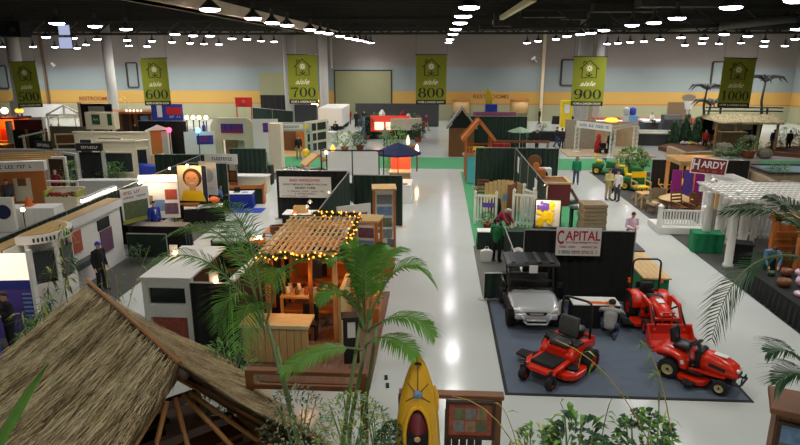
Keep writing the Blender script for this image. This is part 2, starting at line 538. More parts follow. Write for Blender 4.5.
# columns, pipes
def column(px, y, wpx, i, zb=0):
    p = W(px, 100, y)
    mb = MB().cyl((0, 0, ZC / 2), wpx / 620 * y / 2, ZC, 28).cyl((0, 0, .12), wpx / 620 * y / 2 + .06, .24, 28)
    o = struct('column_%d' % i, mb, 'col', None, True, (p.x, y, 0))
column(291.5, 63, 12.5, 1); column(324.5, 77.5, 8.5, 2); column(582, 63, 13, 3); column(597, 77.5, 7.5, 4)
column(113, 70, 9.5, 5); column(21, 63, 12.5, 6)
for i, (px, m, wd) in enumerate(((48, 'pipe_brown', .22), (541.5, 'steel_tan', .35), (332.5, 'lgrey', .2))):
    p = W(px, 100, YW - .3)
    struct('trim_%d' % (i + 1), MB().bx(-wd / 2, wd / 2, -.15, .15, 0 if i != 2 else 6.4, ZC), m, None, False, (p.x, YW - .2, 0))
# security cameras on the pipes
for px, py, s in ((52, 66, 1), (535, 60, -1)):
    p = W(px, py, YW - .9)
    t = thing('security_camera', 'white security camera bracketed to the ' + ('brown pipe on the back wall' if s == 1 else 'tan pipe on the back wall'), 'camera', tuple(p))
    t.scale = (.6,) * 3
    MB().tube([(-.6 * s, 1.4, -.35), (.0, .3, .1), (.3 * s, 0, .3)], .09, 8).build('bracket', 'white', t)
    MB().box((.35 * s, -.1, .35), (.9, .4, .4), rot=(0, R(35) * s, 0)).build('housing', 'white', t, bev=.04)
# tan round-fronted canopies above the restroom doors
for px, w in ((461, 'nearer the banner marked 800'), (519, 'under the right-hand restrooms lettering, nearer the white columns')):
    p = W(px, 112, YW)
    pr = [(1.05 * math.cos(math.pi * k / 12), -1.05 * math.sin(math.pi * k / 12)) for k in range(13)]
    mb = MB().prism(pr, 0, 1.45, 'z')
    o = thing('entry_canopy', 'tan half-round canopy on the back wall ' + w, 'canopy', (p.x, YW - .01, W(px, 112.5, YW).z))
    mb.build('drum', 'wood_lt', o, True)
    MB().prism([(q[0] * 1.06, q[1] * 1.06) for q in pr], 1.45, 1.6, 'z').build('cap', 'wall_orange', o)
# beams and roof steel
mb = MB()
for x, zb, h in ((-9.75, 9.55, .55),):
    mb.bx(x - .35, x + .35, 16, YW, zb, zb + h); mb.bx(x - .45, x + .45, 16, YW, zb, zb + .08)
struct('beam_1', mb, 'steel_tan')
struct('beam_2', MB().bx(-12.4, -9.4, 14, 27.5, 10.2, ZC), 'steel_tan')
struct('beam_3', MB().bx(4.5, 4.8, 33, 56, 10.45, 10.75), 'steel_tan')
for y in (46.3, 58, 72):
    mb = MB()
    for z in (ZC - .5, ZC - 1.7 if y < 60 else ZC - 1.2):
        mb.bx(XL if y > 50 else 5, XR if y < 70 else XR, y - .12, y + .12, z - .1, z + .1)
    x = 5 if y < 50 else XL
    k = 0
    while x < XR - 2:
        lo = ZC - 1.7 if y < 60 else ZC - 1.2
        mb.beam((x, y, lo if k % 2 else ZC - .5), (x + 1.6, y, ZC - .5 if k % 2 else lo), .12)
        x += 1.6; k += 1
    struct('beam_%d' % (int(y) + 20), mb, 'steel_dark')
struct('beam_5', MB().bx(XL, XR, YW - .5, YW, ZC - .7, ZC), 'steel_dark')
p, q = W(720, 26, 46), W(806, 17, 46)
struct('beam_6', MB().tube([p, q], .28, 12).tube([W(640, 33, 60), W(735, 24, 60), W(800, 20, 60)], .22, 10), 'duct', None, True)
struct('beam_7', MB().tube([W(225, 4, 40), W(262, 22, 40), W(330, 34, 62)], .12, 8), 'duct', None, True)
# ductwork cluster over the right half
for k, (px, py, y, w, h) in enumerate(((515, 20, 50, 3.2, .9), (545, 14, 48, 3.6, .5), (575, 16, 55.5, 2.2, .6), (600, 18, 52, 1.8, 1.6), (625, 8, 42, 4, .5), (505, 27, 64, 5, .5), (690, 3, 33, 5, .4))):
    struct('beam_%d' % (k + 100), MB().box(W(px, py, y), (w, 1.2, h)), 'steel_dark')

# ---------------------------------------------------------------- hanging high-bay lamps
def make_lamp():
    t = thing('high_bay_lamp', 'x', 'ceiling lamp', (0, 0, 0), 0, 'white high-bay lamps under the hall roof')
    MB().lathe([(.10, .42), (.13, .30), (.36, .12), (.47, .02), (.45, .0)], n=18).build('reflector', 'dgrey', t, True)
    MB().lathe([(.44, .0), (.40, -.05), (.24, -.09), (.05, -.10)], n=18).build('diffuser', M['lampglow'], t, True)
    MB().cyl((0, 0, .56), .11, .28, 10).build('ballast', 'dgrey', t)
    MB().cyl((0, 0, .5), .015, 1.0, 6).build('rod', 'steel_dark', t)
    return t
LAMP = make_lamp(); LAMP.scale = (.86, .86, 1)
SPOT = bpy.data.lights.new('lamp_or_added_spot', 'SPOT')
SPOT.energy = LAMP_W; SPOT.spot_size = R(150); SPOT.spot_blend = 0.9; SPOT.shadow_soft_size = 0.35
SPOT.color = (1.0, 1.0, 0.95)
rows = {
    'aisle marked 800': [(469, 7), (463, 16), (460, 22.7), (455.7, 29), (453, 34), (450, 39.3), (448.7, 42.3)],
    'aisle marked 700': [(210, 9), (253, 18), (272, 22.5), (287, 25), (310, 29.5), (320, 32), (328, 33.3), (340, 36), (348, 37.7), (355, 39.2), (360, 40.4), (366, 41.5), (371, 42.6)],
    'aisle marked 900': [(797, 0), (731, 7), (677, 18), (654, 22.5), (632, 25), (604, 30), (591, 32.7), (580.5, 34), (567, 36.2), (556, 39), (538, 41), (527, 42.7)],
    'aisle marked 600': [(57, 23), (95, 26), (126, 29), (175, 34), (193, 35.5), (210, 35.7), (232, 38.5), (247, 39.2), (261, 40.7), (274, 41.5)],
    'aisle marked 500': [(46, 37), (73, 38), (97, 39), (127, 40.3), (152, 41), (172, 42), (190, 43), (204, 43.6), (219, 44.3)],
    'far left of the hall': [(3, 46.5), (10, 49), (33, 46.5), (55, 47), (77, 48), (86, 44.5), (108, 45), (129, 45.5), (147, 46.3)],
    'aisle marked 1000': [(797, 29), (748, 36), (724, 34.2), (704, 38), (681, 37.4), (660, 39.3), (644, 41.3), (630, 42), (618, 43), (607, 43.7)],
    'far right of the hall': [(795, 39), (765, 41), (741, 42.7), (719, 43.5), (702, 43.3), (685, 45), (785, 45.7), (764, 46)],
}
ORD = ['first', 'second', 'third', 'fourth', 'fifth', 'sixth', 'seventh', 'eighth', 'ninth', 'tenth', 'eleventh', 'twelfth', 'thirteenth', 'fourteenth']
first = True
for row, pts in rows.items():
    L = []
    for px, py in pts:
        p = at(px, py, 9.5)
        if p.y > 75.5 or p.y < 0: p = W(px, py, 75.0 - random.random() * 2)
        L.append(p)
    L.sort(key=lambda q: q.y)
    for i, p in enumerate(L):
        if first: o = LAMP; first = False
        else: o = copy_tree(LAMP)
        o.location = (p.x, p.y, p.z)
        for ch in o.children:
            if ch.name.startswith('rod'):
                k_ = (p.y - 8) / 2.1; top = ZC - .36 if abs(k_ - round(k_)) < .06 else ZC - .01
                ch.location.z = .7; ch.scale.z = top - p.z - .7
        o['label'] = 'white high-bay lamp above the %s, %s in its row' % (row, ORD[i])
        s = bpy.data.objects.new('lamp_or_added_spot', SPOT); COL.objects.link(s)
        s.location = (p.x, p.y, p.z - .24)
# added unseen spots continuing the lamp rows, also behind the camera, to brighten fronts
for x, y in ((1.07, 14), (1.07, 6), (-9.1, 4), (10.2, 4), (-9.1, 14), (10.2, 14), (-21, 16), (21, 22), (23, 32), (-33, 30), (-27, -3), (-18, -3), (-9.1, -4), (1, -4), (10.2, -4), (19, -3), (28, -3), (-18, -13), (-9, -13), (1, -13), (10, -13), (19, -13)):
    s = bpy.data.objects.new('lamp_or_added_spot', SPOT); COL.objects.link(s)
    s.location = (x, y, 9.4)

# ---------------------------------------------------------------- carpets
struct('trim_4', MB().bx(XL + 18, XR - 6, 44.2, 49.2, 0, .02), 'green_carpet')
struct('trim_5', MB().bx(-12.4, -10.55, 14.5, 30.0, 0, .015), 'dark_carpet')
struct('trim_6', MB().bx(1.58, 7.4, 19.3, 25.4, 0, .015), 'grey_carpet')
struct('trim_7', MB().bx(1.65, 7.4, 25.4, 43.0, 0, .015), 'green_carpet')
struct('trim_8', MB().bx(10.6, 16.8, 13.0, 26.0, 0, .015), 'dark_carpet')
struct('trim_9', MB().bx(10.6, 16.8, 26.0, 43.6, 0, .015), 'dark_carpet')
struct('trim_10', MB().bx(-16.4, -10.6, 30.2, 43.0, 0, .015), 'dark_carpet')
t = solo(MB().bx(1.70, 7.46, 13.35, 19.25, 0, .02, 1).bx(1.78, 7.38, 13.43, 19.2, .02, .026, 0), 'display_carpet', ['mat_blue', 'mat_edge'],
     'slate grey carpet with black edging under the orange mowers', 'carpet')

# ---------------------------------------------------------------- aisle banners
def digit(mb, ch, cx, cz, w, h, y, m):
    def arc(ax, az, rx, rz, a0, a1, n=18):
        return [(cx + ax + rx * math.cos(R(a0 + (a1 - a0) * i / n)), cz + az + rz * math.sin(R(a0 + (a1 - a0) * i / n))) for i in range(n + 1)]
    def wd(pts, ax, rx, thick, thin):
        return [thin + (thick - thin) * abs((p[0] - cx - ax) / rx) ** 2 for p in pts]
    T, t = w * .26, w * .07
    rx = w / 2 - T / 2
    if ch == '0':
        p = arc(0, 0, rx, h / 2 - t / 2, 0, 360, 28); mb.ribbon(p, wd(p, 0, rx, T, t), y, .01, m)
    elif ch == '8':
        p = arc(0, h * .24, rx * .82, h * .24, 0, 360, 24); mb.ribbon(p, wd(p, 0, rx * .82, T * .85, t), y, .01, m)
        p = arc(0, -h * .23, rx, h * .25, 0, 360, 24); mb.ribbon(p, wd(p, 0, rx, T, t), y, .01, m)
    elif ch in '69':
        g = 1 if ch == '6' else -1
        p = arc(0, -h * .2 * g, rx, h * .28, 0, 360, 24); mb.ribbon(p, wd(p, 0, rx, T, t), y, .01, m)
        q = [(cx + g * k[0], cz + g * k[1]) for k in [(-rx, -h * .2), (-rx * .98, h * .1), (-rx * .6, h * .33), (0, h * .46), (rx * .6, h * .46), (rx * .85, h * .36)]]
        mb.ribbon(q, [T, T * .95, T * .7, t * 1.5, t, T * .6], y, .01, m)
    elif ch == '7':
        mb.ribbon([(cx - w * .45, cz + h * .30), (cx - w * .45, cz + h * .5)], t, y, .01, m)
        mb.ribbon([(cx - w * .45, cz + h * .43), (cx + w * .45, cz + h * .43)], h * .12, y, .01, m)
        mb.ribbon([(cx + w * .44, cz + h * .42), (cx + w * .1, cz + h * .05), (cx - w * .08, cz - h * .5)], [t, T * .6, T], y, .01, m)
    elif ch == '5':
        mb.ribbon([(cx - w * .3, cz + h * .44), (cx + w * .4, cz + h * .44)], h * .11, y, .01, m)
        mb.ribbon([(cx - w * .3, cz + h * .48), (cx - w * .32, cz + h * .05)], t * 1.3, y, .01, m)
        p = arc(-w * .04, -h * .19, rx, h * .29, 140, -150, 22); mb.ribbon(p, wd(p, 0, rx, T, t), y, .01, m)
    elif ch == '1':
        mb.ribbon([(cx, cz + h * .5), (cx, cz - h * .5)], T, y, .01, m)
        mb.ribbon([(cx - w * .32, cz - h * .48), (cx + w * .32, cz - h * .48)], t * 1.2, y, .01, m)
        mb.ribbon([(cx - w * .3, cz + h * .36), (cx, cz + h * .46)], t * 1.6, y, .01, m)
bann = [(500, 22.5, 62, 107, 26, 3.5), (600, 153, 58.5, 105, 27, 1.2), (700, 302, 55, 103.5, 29, 0), (800, 431.5, 55, 104, 29.5, 0), (900, 590.5, 57, 105.5, 30.5, -.6), (1000, 740.5, 58.5, 107, 29.5, -1.8)]
for num, px, y0, y1, wpx, tilt in bann:
    a = W(px, y0, 39.5); b = W(px, y1, 39.5)
    h = a.z - b.z
    w = wpx / 620 * 39.8
    t = thing('aisle_banner', 'olive green hanging banner reading aisle %d with a house emblem' % num, 'banner', (a.x, 39.5, a.z), 0, 'numbered aisle banners')
    t.rotation_euler = (0, R(-tilt) * .6, 0)
    MB().bx(-w / 2, w / 2, -.012, .012, -h, 0).build('cloth', 'banner_green', t)
    MB().tube([(-w / 2 - .05, 0, .02), (w / 2 + .05, 0, .02)], .03, 8).build('top_rod', 'black', t)
    MB().tube([(-w / 2, 0, .02), (-w / 2, 0, ZC - .4 - a.z)], .008, 5).tube([(w / 2, 0, .02), (w / 2, 0, ZC - .4 - a.z)], .008, 5).build('cable', 'steel_dark', t)
    mb = MB().bx(-w / 2 + .02, w / 2 - .02, -.022, .022, -h - .02, -h + h * .085)
    mb.build('name_strip', 'blackm', t)
    mb = MB(); lettering(mb, 'HOME & GARDEN SHOW', 0, -h + h * .04, w * .86, h * .045, -.022)
    mb.build('strip_lettering', 'creamink', t)
    mb = MB()
    s = str(num); dw = w * .29 if num < 1000 else w * .22
    for i, ch in enumerate(s):
        digit(mb, ch, (i - (len(s) - 1) / 2) * dw, -h * .765, dw * .92, h * .2, -.013, 0)
    mb.build('number', 'ink', t)
    mb = MB(); lettering(mb, 'aisle', 0, -h * .545, w * .46, h * .105, -.013); mb.v = [(x + (z + h * .545) * .5, y, z) for x, y, z in mb.v]
    mb.build('script_lettering', 'creamink', t)
    # house emblem: outline, chimney and a flower
    mb = MB()
    k = w * .30; c0 = -h * .26
    for poly in ([(-k, c0 + k * .05), (0, c0 + k * .95), (k, c0 + k * .05)], [(-k * .72, c0 + k * .2), (-k * .74, c0 - k * .8), (-k * .15, c0 - k * .78)], [(k * .72, c0 + k * .2), (k * .74, c0 - k * .8), (k * .15, c0 - k * .78)], [(-k * .62, c0 + k * .5), (-k * .62, c0 + k * .85), (-k * .4, c0 + k * .85), (-k * .4, c0 + k * .65)], [(0, c0 - k * .1), (0, c0 - k * .8)], [(-k * .3, c0 - k * .45), (0, c0 - k * .7), (k * .3, c0 - k * .45)]):
        mb.ribbon(poly, k * .1, -.013, .01, 0)
    for q in range(8):
        th = q * math.pi / 4
        mb.ribbon([(k * .06 * math.cos(th), c0 + k * .15 + k * .06 * math.sin(th)), (k * .2 * math.cos(th), c0 + k * .15 + k * .2 * math.sin(th)), (k * .36 * math.cos(th), c0 + k * .15 + k * .36 * math.sin(th))], [k * .06, k * .2, k * .05], -.014, .012, 1)
    mb.build('emblem', ['ink', 'creamink'], t)

# suspended screens and projector box at the upper left
for i, (px, py, y, w, h) in enumerate(((64, 30, 50, 1.0, .75), (65.5, 43, 50, 1.15, .85))):
    p = W(px, py, y)
    t = thing('hanging_screen', ['upper', 'lower'][i] + ' pale screen hanging from the roof above the banner marked 500', 'screen', (p.x, y, p.z - h / 2), -.15)
    MB().bx(-w / 2, w / 2, -.02, .02, 0, h).build('screen_face', M['screenglow'], t)
    MB().bx(-w / 2 - .06, w / 2 + .06, .02, .1, -.06, h + .06).build('casing', 'black', t); MB().bx(-.03, .03, .03, .09, h, ZC - p.z + h / 2).build('hanger', 'steel_dark', t)
p = W(15, 30, 46)
t = thing('projector_box', 'black projector box hung from the roof at the upper left', 'projector', (p.x, 46, p.z - .5))
MB().bx(-.8, .8, -.6, .6, 0, 1.0).bx(-.9, .9, -.7, .7, .9, 1.1).build('housing', 'blackm', t); MB().cyl((.3, -.65, .5), .2, .2, 14, 0, 'y').build('lens', 'dgrey', t); MB().bx(-.05, .05, -.05, .05, 1.1, ZC - p.z + .5).build('hanger', 'steel_dark', t)
# ================================================================ BUILDERS
def rot2(x, y, a):
    return x * math.cos(a) - y * math.sin(a), x * math.sin(a) + y * math.cos(a)
def drape(p, q, h, label, m='drape', group='pipe and drape walls', z0=0.03):
    # pleated curtain on a pipe between two floor points
    p, q = Vector((p[0], p[1], 0)), Vector((q[0], q[1], 0))
    L = (q - p).length
    a = math.atan2(q.y - p.y, q.x - p.x)
    t = thing('pipe_and_drape', label, 'curtain', tuple(p), a, group)
    n = max(8, int(L / 0.07))
    pts = []
    for i in range(n + 1):
        x = L * i / n
        pts.append((x, .035 * math.sin(i * math.pi / 2 + .6 * math.sin(i * .7)) + .012 * math.sin(i * .37)))
    mb = MB()
    vs = []
    for x, y in pts: vs.append((x, y * 1.25, z0)); vs.append((x, y * .8, h - .02))
    for x, y in pts: vs.append((x, y * 1.25 + .012, z0)); vs.append((x, y * .8 + .012, h - .02))
    o = 2 * (n + 1)
    fs = []
    for i in range(n):
        fs.append((2 * i, 2 * i + 2, 2 * i + 3, 2 * i + 1)); fs.append((o + 2 * i + 1, o + 2 * i + 3, o + 2 * i + 2, o + 2 * i))
    mb.add(vs, fs)
    mb.build('curtain', m, t, True)
    MB().tube([(0, 0, h), (L, 0, h)], .025, 8).build('rail', 'alu', t)
    k = max(1, int(round(L / 3.0)))
    for i in range(k + 1):
        x = L * i / k
        MB().cyl((x, .03, h / 2), .025, h, 8).cyl((x, .03, .01), .2, .02, 12).build('upright', 'alu', t)
    return t
def panel(name, label, cat, loc, rz, w, h, mats, art, group=None, t=.03, tilt=0, frame=None, back=None):
    # a flat board facing local -Y, bottom at z=0; art(mb) paints relief of printed blocks using material indices >=1
    o = thing(name, label, cat, loc, rz, group)
    if tilt: o.rotation_euler = (tilt, 0, rz)
    MB().bx(-w / 2, w / 2, 0, t, 0, h).build('board', mats[0], o)
    if art:
        mb = MB(); art(mb, w, h); 
        if mb.v: mb.build('printing', mats, o)
    if frame:
        f = .05
        MB().bx(-w / 2 - f, -w / 2, -.02, t + .01, -f, h + f).bx(w / 2, w / 2 + f, -.02, t + .01, -f, h + f).bx(-w / 2, w / 2, -.02, t + .01, -f, 0).bx(-w / 2, w / 2, -.02, t + .01, h, h + f).build('frame', frame, o)
    return o
def easel_legs(o, h, w, m='alu'):
    pass
def table(label, loc, rz, w, d, h=.75, cloth='green', top=None, group=None, drop=True, name='draped_table', cat='table'):
    t = thing(name, label, cat, loc, rz, group)
    mb = MB()
    if drop:
        # skirted cloth with soft folds
        per = []
        step = .09
        def edge(x0, y0, x1, y1):
            L = math.hypot(x1 - x0, y1 - y0); n = max(3, int(L / step))
            for i in range(n): per.append((x0 + (x1 - x0) * i / n, y0 + (y1 - y0) * i / n))
        edge(-w / 2, -d / 2, w / 2, -d / 2); edge(w / 2, -d / 2, w / 2, d / 2); edge(w / 2, d / 2, -w / 2, d / 2); edge(-w / 2, d / 2, -w / 2, -d / 2)
        lo = []
        for i, (x, y) in enumerate(per):
            k = 1 + .045 * math.sin(i * 1.9) + .03
            lo.append((x * k, y * k, .02))
        hi = [(x, y, h) for x, y in per]
        mid = [((a[0] * .5 + b[0] * .5), (a[1] * .5 + b[1] * .5), h * .5) for a, b in zip(lo, hi)]
        mb.loft([lo, mid, hi])
        mb.build('cloth', cloth, t, False)
        if top: MB().bx(-w / 2 - .01, w / 2 + .01, -d / 2 - .01, d / 2 + .01, h, h + .03).build('tabletop', top, t)
    else:
        MB().bx(-w / 2, w / 2, -d / 2, d / 2, h - .04, h).build('tabletop', top or 'wood_ltx', t)
        for sx in (-1, 1):
            for sy in (-1, 1):
                MB().bx(sx * (w / 2 - .05) - .03, sx * (w / 2 - .05) + .03, sy * (d / 2 - .05) - .03, sy * (d / 2 - .05) + .03, 0, h - .04).build('leg', cloth, t)
    return t
def leaf(mb, p, d, L, w, m=0, droop=.3):
    d = Vector(d).normalized()
    s = d.cross(Vector((0, 0, 1)))
    s = s.normalized() if s.length > 1e-4 else Vector((1, 0, 0))
    p = Vector(p)
    mid = p + d * L * .5 + Vector((0, 0, .06 * L))
    tip = p + d * L - Vector((0, 0, droop * L))
    up = Vector((0, 0, w * .12))
    mb.add([p, mid + s * w / 2 + up, tip, mid - s * w / 2 + up, mid], [(0, 1, 4), (1, 2, 4), (2, 3, 4), (3, 0, 4)], m)
def bush_mesh(r, h, n, leaf_len, leaf_w, nm=2, z0=0.0, seed=0, shape=1.0, droop=.3):
    rnd = random.Random(seed)
    mb = MB()
    for i in range(n):
        th = rnd.random() * 6.283; u = rnd.random()
        z = z0 + (h - z0) * u
        prof = math.sin(math.pi * min(.98, .12 + .85 * u)) ** .6 if shape == 1 else (1 - u * .92)
        rr = r * prof * (.45 + .55 * rnd.random() ** .5)
        p = (rr * math.cos(th), rr * math.sin(th), z)
        d = (math.cos(th + rnd.uniform(-.7, .7)), math.sin(th + rnd.uniform(-.7, .7)), rnd.uniform(-.1, 1.0))
        leaf(mb, p, d, leaf_len * rnd.uniform(.6, 1.25), leaf_w * rnd.uniform(.7, 1.2), rnd.randrange(nm), droop)
    return mb
def plant(label, loc, r, h, mats=('leaf', 'leaf_d'), n=160, ll=.16, lw=.06, pot='terracotta', pr=.18, ph=.28, seed=0, name='potted_plant', cat='plant', group=None, shape=1.0, droop=.3):
    t = thing(name, label, cat, loc, 0, group)
    if pot:
        MB().lathe([(pr * .72, 0), (pr, ph * .88), (pr * 1.1, ph * .88), (pr * 1.1, ph), (pr * .9, ph), (pr * .85, ph * .9)], n=14).build('pot', pot, t, True)
    rnd = random.Random(seed + 5)
    mb = MB()
    for i in range(5):
        th = i * 1.257
        mb.tube([(0, 0, ph * .8 if pot else 0), (r * .2 * math.cos(th), r * .2 * math.sin(th), h * .5), (r * .45 * math.cos(th), r * .45 * math.sin(th), h * .85)], [.02, .014, .006], 5)
    mb.build('stem', 'stem_g', t, True)
    bush_mesh(r, h, n, ll, lw, len(mats), ph * .8 if pot else .05, seed, shape, droop).build('foliage', list(mats), t)
    return t
def frond_mesh(p0, p1, p2, nl, ll, lw, side_up=.25, seed=0, m_leaf=0, m_stem=1, start=.18, hang=.35):
    rnd = random.Random(seed)
    p0, p1, p2 = Vector(p0), Vector(p1), Vector(p2)
    def B(t): return p0 * (1 - t) ** 2 + p1 * 2 * t * (1 - t) + p2 * t * t
    def D(t): return ((p1 - p0) * (1 - t) + (p2 - p1) * t).normalized()
    mb = MB()
    k = 14
    mb.tube([B(i / k) for i in range(k + 1)], [.022 * (1 - .85 * i / k) for i in range(k + 1)], 6, m_stem)
    for i in range(nl):
        t = start + (1 - start) * i / (nl - 1)
        p = B(t); d = D(t)
        s = d.cross(Vector((0, 0, 1)))
        s = s.normalized() if s.length > 1e-3 else Vector((1, 0, 0))
        u = s.cross(d).normalized()
        env = math.sin(math.pi * (.18 + .78 * (t - start) / (1 - start))) ** .7
        for sd in (-1, 1):
            L = ll * env * rnd.uniform(.85, 1.1)
            dr = (s * sd * .8 + d * .75 + u * side_up + Vector((rnd.uniform(-.08, .08), rnd.uniform(-.08, .08), rnd.uniform(-.08, .08)))).normalized()
            a = p; b = p + dr * L * .5; c = p + dr * L - Vector((0, 0, hang * L))
            b = b - Vector((0, 0, hang * L * .12))
            wv = d * lw / 2
            mb.add([a - wv * .5, a + wv * .5, b + wv, b - wv, c], [(0, 1, 2, 3), (3, 2, 4)], m_leaf)
    return mb

# ---------------------------------------------------------------- people
def V3(p): return Vector(p)
STAND = dict(hip=(0, 0, .93), chest=(0, 0, 1.27), neck=(0, .0, 1.44), head=(0, -.02, 1.60),
             sL=(.185, .0, 1.40), sR=(-.185, 0, 1.40), eL=(.24, .03, 1.12), eR=(-.24, .03, 1.12), wL=(.25, -.06, .87), wR=(-.25, -.06, .87),
             hL=(.09, 0, .90), hR=(-.09, 0, .90), kL=(.11, -.02, .49), kR=(-.11, -.02, .49), aL=(.12, .02, .08), aR=(-.12, .02, .08), tL=(.14, -.16, .035), tR=(-.14, -.16, .035), look=(0, -1, 0))
def pose(**k):
    d = dict(STAND); d.update(k); return d
P_STAND = pose()
P_ARMS = pose(eL=(.25, -.04, 1.14), eR=(-.25, -.04, 1.14), wL=(-.06, -.20, 1.17), wR=(.06, -.22, 1.13))
P_WALK = pose(kL=(.10, -.16, .50), aL=(.10, -.26, .12), tL=(.11, -.43, .09), kR=(-.10, .04, .49), aR=(-.10, .26, .10), tR=(-.11, .10, .035), eL=(.25, .12, 1.13), wL=(.25, .05, .90), eR=(-.25, -.04, 1.13), wR=(-.25, -.20, .92))
P_READ = pose(eL=(.24, -.02, 1.13), eR=(-.24, -.02, 1.13), wL=(.10, -.26, 1.10), wR=(-.10, -.26, 1.10), head=(0, -.06, 1.585), look=(0, -1, -.45))
P_SIT = pose(hip=(0, .05, .50), chest=(0, .04, .86), neck=(0, .02, 1.03), head=(0, -.02, 1.19), sL=(.185, .03, 1.0), sR=(-.185, .03, 1.0), eL=(.24, -.06, .76), eR=(-.24, -.06, .76), wL=(.14, -.30, .78), wR=(-.14, -.30, .78),
             hL=(.10, .02, .49), hR=(-.10, .02, .49), kL=(.12, -.40, .50), kR=(-.12, -.40, .50), aL=(.12, -.38, .08), aR=(-.12, -.38, .08), tL=(.13, -.56, .035), tR=(-.13, -.56, .035))
P_KNEEL = pose(hip=(0, .10, .40), chest=(0, -.04, .70), neck=(0, -.13, .88), head=(0, -.22, 1.02), sL=(.19, -.09, .84), sR=(-.19, -.09, .84), eL=(.27, -.30, .66), eR=(-.27, -.30, .66), wL=(.14, -.52, .72), wR=(-.14, -.52, .72),
               hL=(.10, .08, .38), hR=(-.10, .08, .38), kL=(.17, -.32, .40), kR=(-.16, -.22, .09), aL=(.15, -.18, .08), aR=(-.13, .22, .10), tL=(.17, -.36, .035), tR=(-.14, .30, .04), look=(0, -1, -.3))
P_LEAN = pose(hip=(0, .12, .90), chest=(0, -.12, 1.18), neck=(0, -.28, 1.30), head=(0, -.40, 1.40), sL=(.19, -.24, 1.26), sR=(-.19, -.24, 1.26), eL=(.24, -.40, 1.04), eR=(-.24, -.40, 1.04), wL=(.16, -.58, .86), wR=(-.16, -.58, .86), hL=(.09, .12, .88), hR=(-.09, .12, .88), look=(0, -1, -.6))
def add_mods(o, vox):
    r = o.modifiers.new('remesh', 'REMESH'); r.mode = 'VOXEL'; r.voxel_size = vox; r.use_smooth_shade = True
    s = o.modifiers.new('smooth', 'SMOOTH'); s.factor = .5; s.iterations = 2
def person(label, loc, rz=0.0, P=P_STAND, shirt='c_grey', trousers='jeans', hair='hair_b', sleeves='long', scale=1.0, hat=None, near=False, jacket_open=None, long_hair=False, group=None):
    t = thing('person', label, 'person', loc, rz, group)
    t.scale = (scale,) * 3
    J = {k: Vector(v) for k, v in P.items()}
    f = J['look'].normalized()
    vox = .013 if near else .02
    mb = MB()
    up = (J['head'] - J['neck']).normalized()
    side = f.cross(up).normalized()
    H = J['head']
    # torso, neck, head
    mb.cap(J['hip'] + Vector((0, 0, .02)), .135, J['chest'], .145, 14)
    mb.cap(J['sL'] * .62 + J['sR'] * .38, .085, J['sR'] * .62 + J['sL'] * .38, .085, 12)
    mb.cap(J['sL'], .062, J['sR'], .062, 12)
    mb.cap(J['neck'] - up * .04, .06, H - up * .05, .052, 12)
    mb.ball(H + up * .035, (.078, .092, .10), 16)
    mb.ball(H - up * .055 + f * .022, (.058, .066, .065), 14)     # jaw
    mb.cap(H + f * .085 + up * .02, .010, H + f * .108 - up * .022, .014, 8)   # nose
    mb.cap(H + f * .078 - up * .066 + side * .018, .010, H + f * .078 - up * .066 - side * .018, .010, 6)   # lips
    for s in (-1, 1): mb.ball(H + side * s * .08 + up * .005, (.014, .02, .032), 8)
    for a in 'LR':
        mb.cap(J['s' + a], .055, J['e' + a], .042, 10); mb.cap(J['e' + a], .041, J['w' + a], .028, 10)
        d = (J['w' + a] - J['e' + a]).normalized()
        # hand: palm, four fingers and a thumb
        sx = Vector((1, 0, 0)) if abs(d.x) < .8 else Vector((0, 1, 0))
        sx = (sx - d * sx.dot(d)).normalized()
        nrm = d.cross(sx).normalized()
        c = J['w' + a]
        mb.cap(c + d * .02 - sx * .014, .024, c + d * .085 - sx * .02, .020, 8); mb.cap(c + d * .02 + sx * .014, .024, c + d * .085 + sx * .02, .020, 8)
        for i, (o_, L) in enumerate(((-.036, .06), (-.012, .075), (.012, .07), (.036, .055))):
            b = c + d * .09 + sx * o_
            k = b + d * L * .55 + nrm * .012
            mb.cap(b, .0105, k, .0095, 6); mb.cap(k, .0095, k + d * L * .4 + nrm * .03, .008, 6)
        b = c + d * .035 + sx * .034 * (1 if a == 'L' else -1)
        mb.cap(b, .013, b + d * .04 + sx * .03 * (1 if a == 'L' else -1) + nrm * .015, .010, 6)
        mb.cap(J['h' + a], .085, J['k' + a], .055, 12); mb.cap(J['k' + a], .055, J['a' + a], .038, 12)
        mb.cap(J['a' + a], .04, J['t' + a], .032, 10)
    b = mb.build('body', 'skin', t, True); add_mods(b, vox)
    # clothing
    mb = MB()
    mb.cap(J['hip'] + Vector((0, 0, -.02)), .152, J['chest'], .168, 14)
    mb.cap(J['sL'] * .64 + J['sR'] * .36, .105, J['sR'] * .64 + J['sL'] * .36, .105, 12)
    mb.cap(J['sL'], .08, J['sR'], .08, 12)
    for a in 'LR':
        mb.cap(J['s' + a], .078, J['e' + a], .06, 10)
        if sleeves == 'long': mb.cap(J['e' + a], .06, J['e' + a].lerp(J['w' + a], .93), .045, 10)
    o = mb.build('shirt' if not shirt.startswith('c_green') else 'jacket', shirt, t, True); add_mods(o, .02)
    if jacket_open:
        c = J['chest'] + f * .15
        MB().prism([(-.05, .14), (.05, .14), (.0, -.12)], c.y - .02, c.y + .012, 'y').build('shirt_front', jacket_open, t, loc=(c.x, 0, c.z))
    mb = MB()
    mb.cap(J['hL'] + Vector((.01, 0, .02)), .115, J['hR'] + Vector((-.01, 0, .02)), .115, 12)
    mb.cap(J['hip'], .14, J['hip'] - Vector((0, 0, .04)), .13, 12)
    for a in 'LR':
        mb.cap(J['h' + a], .105, J['k' + a], .075, 12); mb.cap(J['k' + a], .075, J['a' + a].lerp(J['k' + a], .08), .066, 12)
    o = mb.build('trousers', trousers, t, True); add_mods(o, .02)
